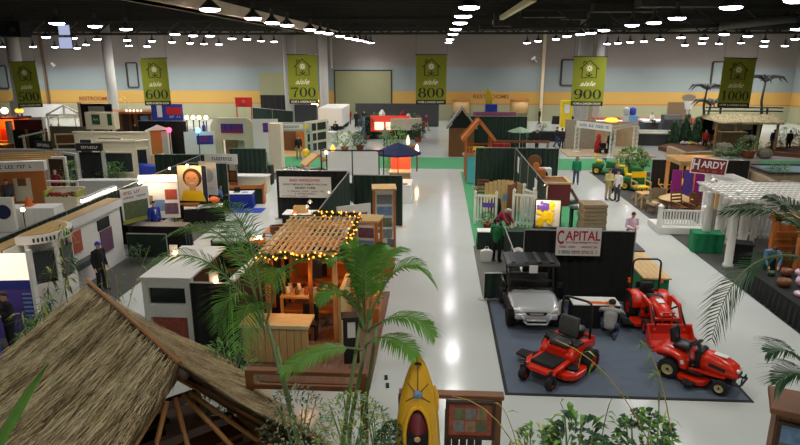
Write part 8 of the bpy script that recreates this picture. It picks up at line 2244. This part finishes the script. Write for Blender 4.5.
# timber fence with a framed collage
FY = 9.6
a, b = W(399, 391, FY), W(504, 391, FY)
t = thing('timber_rail_fence', 'brown timber rail fence behind the yellow kayak', 'fence', (0, 0, 0))
z0 = a.z
MB().bx(a.x, b.x, FY - .09, FY + .09, z0 - .07, z0).build('cap_rail', 'wood_brx', t)
for x in (a.x + .06, b.x - .1): MB().bx(x - .07, x + .07, FY - .06, FY + .06, 0, z0 - .07).build('post', 'wood_br', t)
MB().bx(a.x, b.x, FY - .03, FY + .03, .5, .62).build('lower_rail', 'wood_brx', t)
for k in range(5):
    x = a.x + .80 + k * .135
    MB().bx(x, x + .12, FY + .02, FY + .05, .3, z0 - .34).build('board', 'wood_dk', t)
p, q = W(448, 436, FY - .15), W(493, 405, FY - .15)
t = thing('framed_collage', 'dark wood framed collage of photographs hung on the fence', 'picture', ((p.x + q.x) / 2, FY - .12, p.z), 0)
w, h = q.x - p.x, q.z - p.z
MB().bx(-w / 2, w / 2, -.01, .02, 0, h).build('mount', 'photo4', t)
MB().bx(-w / 2 - .05, -w / 2 + .01, -.04, .03, -.05, h + .05).bx(w / 2 - .01, w / 2 + .05, -.04, .03, -.05, h + .05).bx(-w / 2, w / 2, -.04, .03, -.05, .01).bx(-w / 2, w / 2, -.04, .03, h - .01, h + .05).build('frame', 'wood_dk', t)
k = 0
for i in range(3):
    for j in range(2):
        MB().bx(-w * .38 + i * w * .26, -w * .14 + i * w * .26, -.02, -.01, h * (.14 + .38 * j), h * (.46 + .38 * j)).build('photograph', ['photo2', 'photo3', 'photo1'][k % 3], t); k += 1
MB().tube([(-w * .3, .02, h), (0, .05, z0 - .03 - p.z), (w * .3, .02, h)], .006, 5).build('hanging_wire', 'alu', t)
# second fence behind the palm
t = thing('timber_rail_fence', 'dark brown timber rail fence behind the palm stems', 'fence', (0, 0, 0))
FY2 = 10.6
a, b = W(246, 368, FY2), W(367, 372, FY2)
z1 = (a.z + b.z) / 2
MB().bx(a.x, b.x, FY2 - .08, FY2 + .08, z1 - .08, z1).build('cap_rail', 'wood_brx', t)
for x in (a.x + .06, b.x - .06): MB().bx(x - .07, x + .07, FY2 - .06, FY2 + .06, 0, z1 - .08).build('post', 'wood_br', t)
MB().bx(a.x, b.x, FY2 - .03, FY2 + .03, z1 - .42, z1 - .32).build('mid_rail', 'wood_brx', t)
# sign box at the right corner
c = W(790, 440, 8.6)
t = thing('picture_kiosk', 'rough brown timber kiosk with a framed landscape at the lower right corner', 'kiosk', (5.72, 8.75, 0), R(-24))
hz = W(790, 415, 8.6).z
MB().bx(-.42, .9, -.1, .5, 0, hz - .1).build('timber_body', 'wood_br', t)
for k in range(7): MB().bx(-.42 + k * .19, -.41 + k * .19, -.11, -.1, 0, hz - .1).build('groove', 'wood_dk', t)
MB().bx(-.52, 1.0, -.2, .6, hz - .1, hz).build('cap_slab', 'wood_brx', t, False, .02)
o = MB().bx(-.38, .22, -.14, -.1, hz - .85, hz - .22).build('picture_frame', 'wood_dk', t); MB().bx(-.33, .17, -.15, -.14, hz - .8, hz - .27).build('picture', 'photo5', o); MB().bx(-.33, .17, -.155, -.15, hz - .8, hz - .56).build('picture_foreground', 'photo3', o)

# ---------------------------------------------------------------- palms
def palm(name, label, base, crown, nstem, fronds, ll, seed, mats=('leaf', 'stem_g'), lw=.036, nl=42):
    t = thing(name, label, 'palm', tuple(base))
    rnd = random.Random(seed)
    b = Vector(base); cw = Vector(crown)
    for k in range(nstem):
        o_ = Vector((rnd.uniform(-.14, .14), rnd.uniform(-.1, .1), 0)) if nstem > 1 else Vector((0, 0, 0))
        e = cw - b + o_ * 1.6 - Vector((0, 0, rnd.uniform(0, .5) if k else 0))
        MB().tube([o_, (o_ + e) * .5 + Vector((rnd.uniform(-.06, .06), 0, 0)), e], [.05, .04, .028], 10).build('stem', 'stem_g', t, True)
    for i, (p0, p1, p2) in enumerate(fronds):
        frond_mesh(Vector(p0) - b, Vector(p1) - b, Vector(p2) - b, nl, ll, lw, seed=seed * 31 + i, side_up=.2).build('frond', list(mats), t)
    return t
D1 = 9.4
cr = W(368, 318, D1)
def fr(px0, py0, px1, py1, px2, py2, y0, y1, y2): return (W(px0, py0, y0), W(px1, py1, y1), W(px2, py2, y2))
palm('areca_palm', 'tall slender green palm in the centre foreground', (W(338, 470, D1).x, D1, 0), cr, 3, [
    fr(364, 330, 350, 240, 328, 262, D1, D1, D1 - .3),
    fr(366, 326, 356, 232, 346, 250, D1, D1 + .3, D1 + .2),
    fr(368, 322, 378, 235, 398, 252, D1, D1 + .4, D1 + .8),
    fr(370, 318, 400, 232, 434, 284, D1, D1, D1 + .1),
    fr(368, 330, 410, 300, 434, 336, D1, D1 - .3, D1 - .5),
    fr(366, 345, 392, 325, 416, 356, D1, D1 - .5, D1 - .9),
    fr(364, 330, 345, 270, 318, 300, D1, D1 - .3, D1 - .6),
    fr(362, 350, 320, 340, 282, 372, D1, D1 - .4, D1 - .8),
    fr(366, 322, 362, 250, 372, 246, D1, D1 - .4, D1 - .6),
], .50, 3, ('leaf', 'stem_g'), .04, 46)
D2 = 9.0
cr = W(262, 322, D2)
palm('areca_palm', 'wide dark green palm beside the thatched hut', (W(310, 470, D2).x, D2, 0), cr, 2, [
    fr(262, 325, 236, 196, 168, 236, D2, D2 + .3, D2 + .4),
    fr(264, 322, 252, 190, 206, 206, D2, D2 + .5, D2 + .9),
    fr(262, 325, 210, 232, 152, 262, D2, D2, D2 - .2),
    fr(262, 328, 234, 256, 218, 330, D2, D2 - .4, D2 - .7),
    fr(266, 324, 290, 240, 272, 282, D2, D2 - .2, D2 - .5),
    fr(264, 328, 246, 270, 240, 350, D2, D2 - .6, D2 - 1.0),
    fr(262, 324, 240, 222, 228, 222, D2, D2 + .8, D2 + 1.2),
], .58, 5, ('leaf', 'stem_g'), .026, 38)
D3 = 8.6
palm('areca_palm', 'drooping palm at the right frame edge', (W(842, 470, D3).x, D3, 0), W(832, 262, D3), 2, [
    fr(832, 262, 790, 196, 722, 212, D3, D3 + .4, D3 + .6),
    fr(832, 268, 738, 222, 712, 338, D3, D3, D3 - .2),
    fr(832, 270, 810, 210, 770, 196, D3, D3 + .6, D3 + 1.0),
    fr(822, 395, 796, 338, 768, 352, D3 - .3, D3 - .3, D3 - .3),
    fr(824, 400, 800, 355, 776, 384, D3 - .5, D3 - .5, D3 - .5),
], .55, 7, ('leaf_d', 'stem_g'), .03, 42)
# big pale leaf blade at lower left
t = thing('strap_leaf_plant', 'broad upright strap leaf in front of the thatch at lower left', 'plant', (W(-8, 470, 7.2).x, 7.2, 0))
b = t.location.copy()
pts = [W(-6, 455, 7.2), W(18, 405, 7.2), W(48, 364, 7.3)]
mb = MB().tube([Vector((0, 0, 0)), Vector((0, 0, 1.4)), pts[0] - b], .03, 6, 1)
n = 12
L_, R_ = [], []
for i in range(n + 1):
    u = i / n
    p = pts[0] * (1 - u) ** 2 + pts[1] * 2 * u * (1 - u) + pts[2] * u * u - b
    w = .055 * math.sin(math.pi * (.25 + .74 * u)) + .004
    L_.append(p + Vector((-w, 0, w * .7))); R_.append(p + Vector((w, 0, -w * .7)))
    if i:
        mb.add([L_[i - 1], R_[i - 1], R_[i], L_[i], (L_[i - 1] + R_[i - 1]) / 2 + Vector((0, .02, -.012)), (L_[i] + R_[i]) / 2 + Vector((0, .02, -.012))], [(0, 4, 5, 3), (4, 1, 2, 5)], 0)
mb.build('leaf_blade', ['leaf', 'stem_g'], t)
# bamboo clumps and canes
def bamboo(label, canes, seed, n_leaf=26, ll=.26, lw=.035, mats=('leaf_l', 'leaf', 'leaf_y'), stem='stem_y', base=None):
    rnd = random.Random(seed)
    b = Vector(base) if base is not None else Vector((canes[0][0].x, canes[0][0].y, 0))
    t = thing('bamboo', label, 'bamboo', tuple(b))
    for pts in canes:
        pts = [Vector(p) - b for p in pts]
        def B(u):
            if len(pts) == 2: return pts[0].lerp(pts[1], u)
            return pts[0] * (1 - u) ** 2 + pts[1] * 2 * u * (1 - u) + pts[2] * u * u
        MB().tube([B(i / 10) for i in range(11)], [.012 * (1 - .6 * i / 10) for i in range(11)], 6).build('cane', stem, t, True)
        mb = MB()
        for k in range(n_leaf):
            p = B(.25 + .75 * rnd.random())
            d = Vector((rnd.uniform(-1, 1), rnd.uniform(-.7, .7), rnd.uniform(-.9, .35)))
            leaf(mb, p, d, ll * rnd.uniform(.6, 1.2), lw * rnd.uniform(.7, 1.2), rnd.randrange(len(mats)), .25)
        mb.build('leaves', list(mats), t)
    return t
D4 = 13.3
bamboo('loose bamboo clump between the purple display and the thatched hut', [
    [Vector((W(30, 470, D4).x, D4, 0)), W(40, 330, D4), W(64, 222, D4)],
    [Vector((W(44, 470, D4).x, D4 + .2, 0)), W(60, 330, D4), W(72, 244, D4)],
    [Vector((W(20, 470, D4).x, D4, 0)), W(34, 340, D4), W(22, 312, D4)],
    [Vector((W(36, 470, D4).x, D4 - .2, 0)), W(30, 345, D4), W(48, 300, D4)],
    [Vector((W(50, 470, D4).x, D4 + .1, 0)), W(46, 360, D4), W(30, 335, D4)]], 3, 75, .42, .05, ('leaf_d', 'leaf', 'leaf_y'), 'stem_y')
bamboo('thin yellow bamboo canes rising past the hut ridge toward the grey carpet', [
    [Vector((W(115, 470, 12.2).x, 12.2, 0)), W(118, 320, 12.2), W(150, 246, 12.2)],
    [Vector((W(125, 470, 12.2).x, 12.3, 0)), W(122, 320, 12.3), W(116, 275, 12.3)],
    [Vector((W(122, 470, 12.2).x, 12.3, 0)), W(116, 310, 12.3), W(102, 262, 12.3)]], 8, 14, .28, .03, ('leaf_y', 'leaf'), 'stem_y')
bamboo('long bent yellow bamboo cane crossing in front of the orange mowers', [
    [Vector((W(700, 470, 7.4).x, 7.4, .9)), W(648, 372, 7.4), W(556, 340, 7.6)],
    [Vector((W(700, 470, 7.4).x, 7.5, .9)), W(672, 360, 7.5), W(640, 340, 7.6)]], 11, 9, .26, .03, ('leaf_l', 'leaf', 'leaf_y'), 'stem_y', base=Vector((W(700, 470, 7.4).x, 7.45, 0)))
bamboo('leaning bamboo sprig crossing the framed collage', [
    [Vector((W(560, 470, 7.3).x, 7.3, 0)), W(540, 405, 7.3), W(452, 396, 7.5)],
    [Vector((W(560, 470, 7.3).x, 7.35, 0)), W(520, 420, 7.35), W(500, 405, 7.4)]], 14, 12, .2, .03, ('leaf_l', 'leaf', 'leaf_y'), 'stem_y')
bamboo('upright bamboo sprigs over the right-hand bushes', [
    [Vector((W(574, 470, 7.6).x, 7.6, 0)), W(574, 420, 7.6), W(560, 402, 7.6)],
    [Vector((W(600, 470, 7.6).x, 7.6, 0)), W(598, 420, 7.6), W(612, 398, 7.6)],
    [Vector((W(664, 470, 7.4).x, 7.4, 0)), W(660, 420, 7.4), W(660, 370, 7.4)]], 16, 16, .22, .035, ('leaf_l', 'leaf'), 'stem_g')
# bushes along the bottom edge
def bush(label, px, py, y, r, seed, mats, n=260, ll=.2, lw=.08, name='shrub', h=None):
    p = W(px, py, y)
    return plant(label, (p.x, y, 0), r, h or max(.5, p.z), mats, n, ll, lw, None, seed=seed, name=name)
def crown_bush(label, px, py, y, r, seed, mats, n=260, ll=.2, lw=.08, depth=1.1):
    # tall shrub: stems from the floor, foliage in its top part
    p = W(px, py, y)
    t = thing('shrub', label, 'shrub', (p.x, y, 0))
    rnd = random.Random(seed)
    mb = MB()
    for i in range(6):
        th = i * 1.05
        mb.tube([(.06 * math.cos(th), .06 * math.sin(th), 0), (r * .2 * math.cos(th), r * .2 * math.sin(th), p.z * .6), (r * .6 * math.cos(th), r * .6 * math.sin(th), p.z * .95)], [.03, .02, .008], 6)
    mb.build('stem', 'stem_g', t, True)
    bush_mesh(r, p.z, n, ll, lw, len(mats), max(.1, p.z - depth), seed).build('foliage', list(mats), t)
    return t
crown_bush('bushy dark round-leaved shrub at the bottom right of centre', 648, 416, 7.6, .45, 201, ('leaf_d', 'leaf'), 420, .13, .10)
crown_bush('broad-leaved bright green shrub at the bottom edge right of the fence', 578, 421, 7.7, .40, 202, ('leaf', 'leaf_d', 'leaf_d'), 200, .28, .11)
crown_bush('low yellow-green shrub at the bottom edge beside the fence', 540, 430, 7.7, .35, 203, ('leaf_l', 'leaf_y', 'leaf'), 200, .2, .05)
crown_bush('silvery fine-leaved shrub left of the kayak', 352, 398, 8.8, .62, 204, ('leaf_s', 'leaf_y', 'leaf'), 620, .12, .035)
crown_bush('silvery fine-leaved shrub under the palm stems', 295, 392, 9.2, .6, 205, ('leaf_s', 'straw', 'leaf_d'), 620, .12, .035)
crown_bush('dark compact shrub against the kayak edge', 393, 425, 8.7, .26, 206, ('leaf_d', 'leaf_d'), 300, .1, .06, .7)
crown_bush('pale feathery shrub left of the kayak near the aisle floor', 378, 412, 9.0, .28, 207, ('leaf_s', 'leaf_l'), 200, .12, .03)
crown_bush('leafy dark shrub at the foot of the hut by the purple display', 48, 318, 13.2, .7, 208, ('leaf_d', 'leaf'), 260, .26, .06, 1.5)
crown_bush('dark ferny shrub right of the thatched hut', 226, 345, 12.2, .7, 209, ('leaf_d', 'leaf'), 420, .28, .05, 1.8)
# two floor items in the 800 aisle
for i, (px, py) in enumerate(((386, 378), (387.5, 386))):
    solo(MB().bx(-.04, .04, -.10, .10, 0, .03), 'floor_tag', 'blackm', 'small dark tag lying on the aisle floor by the kayak, %s' % ['farther', 'nearer'][i], 'tag', (*at(px, py)[:2], 0), .1)
# nothing further
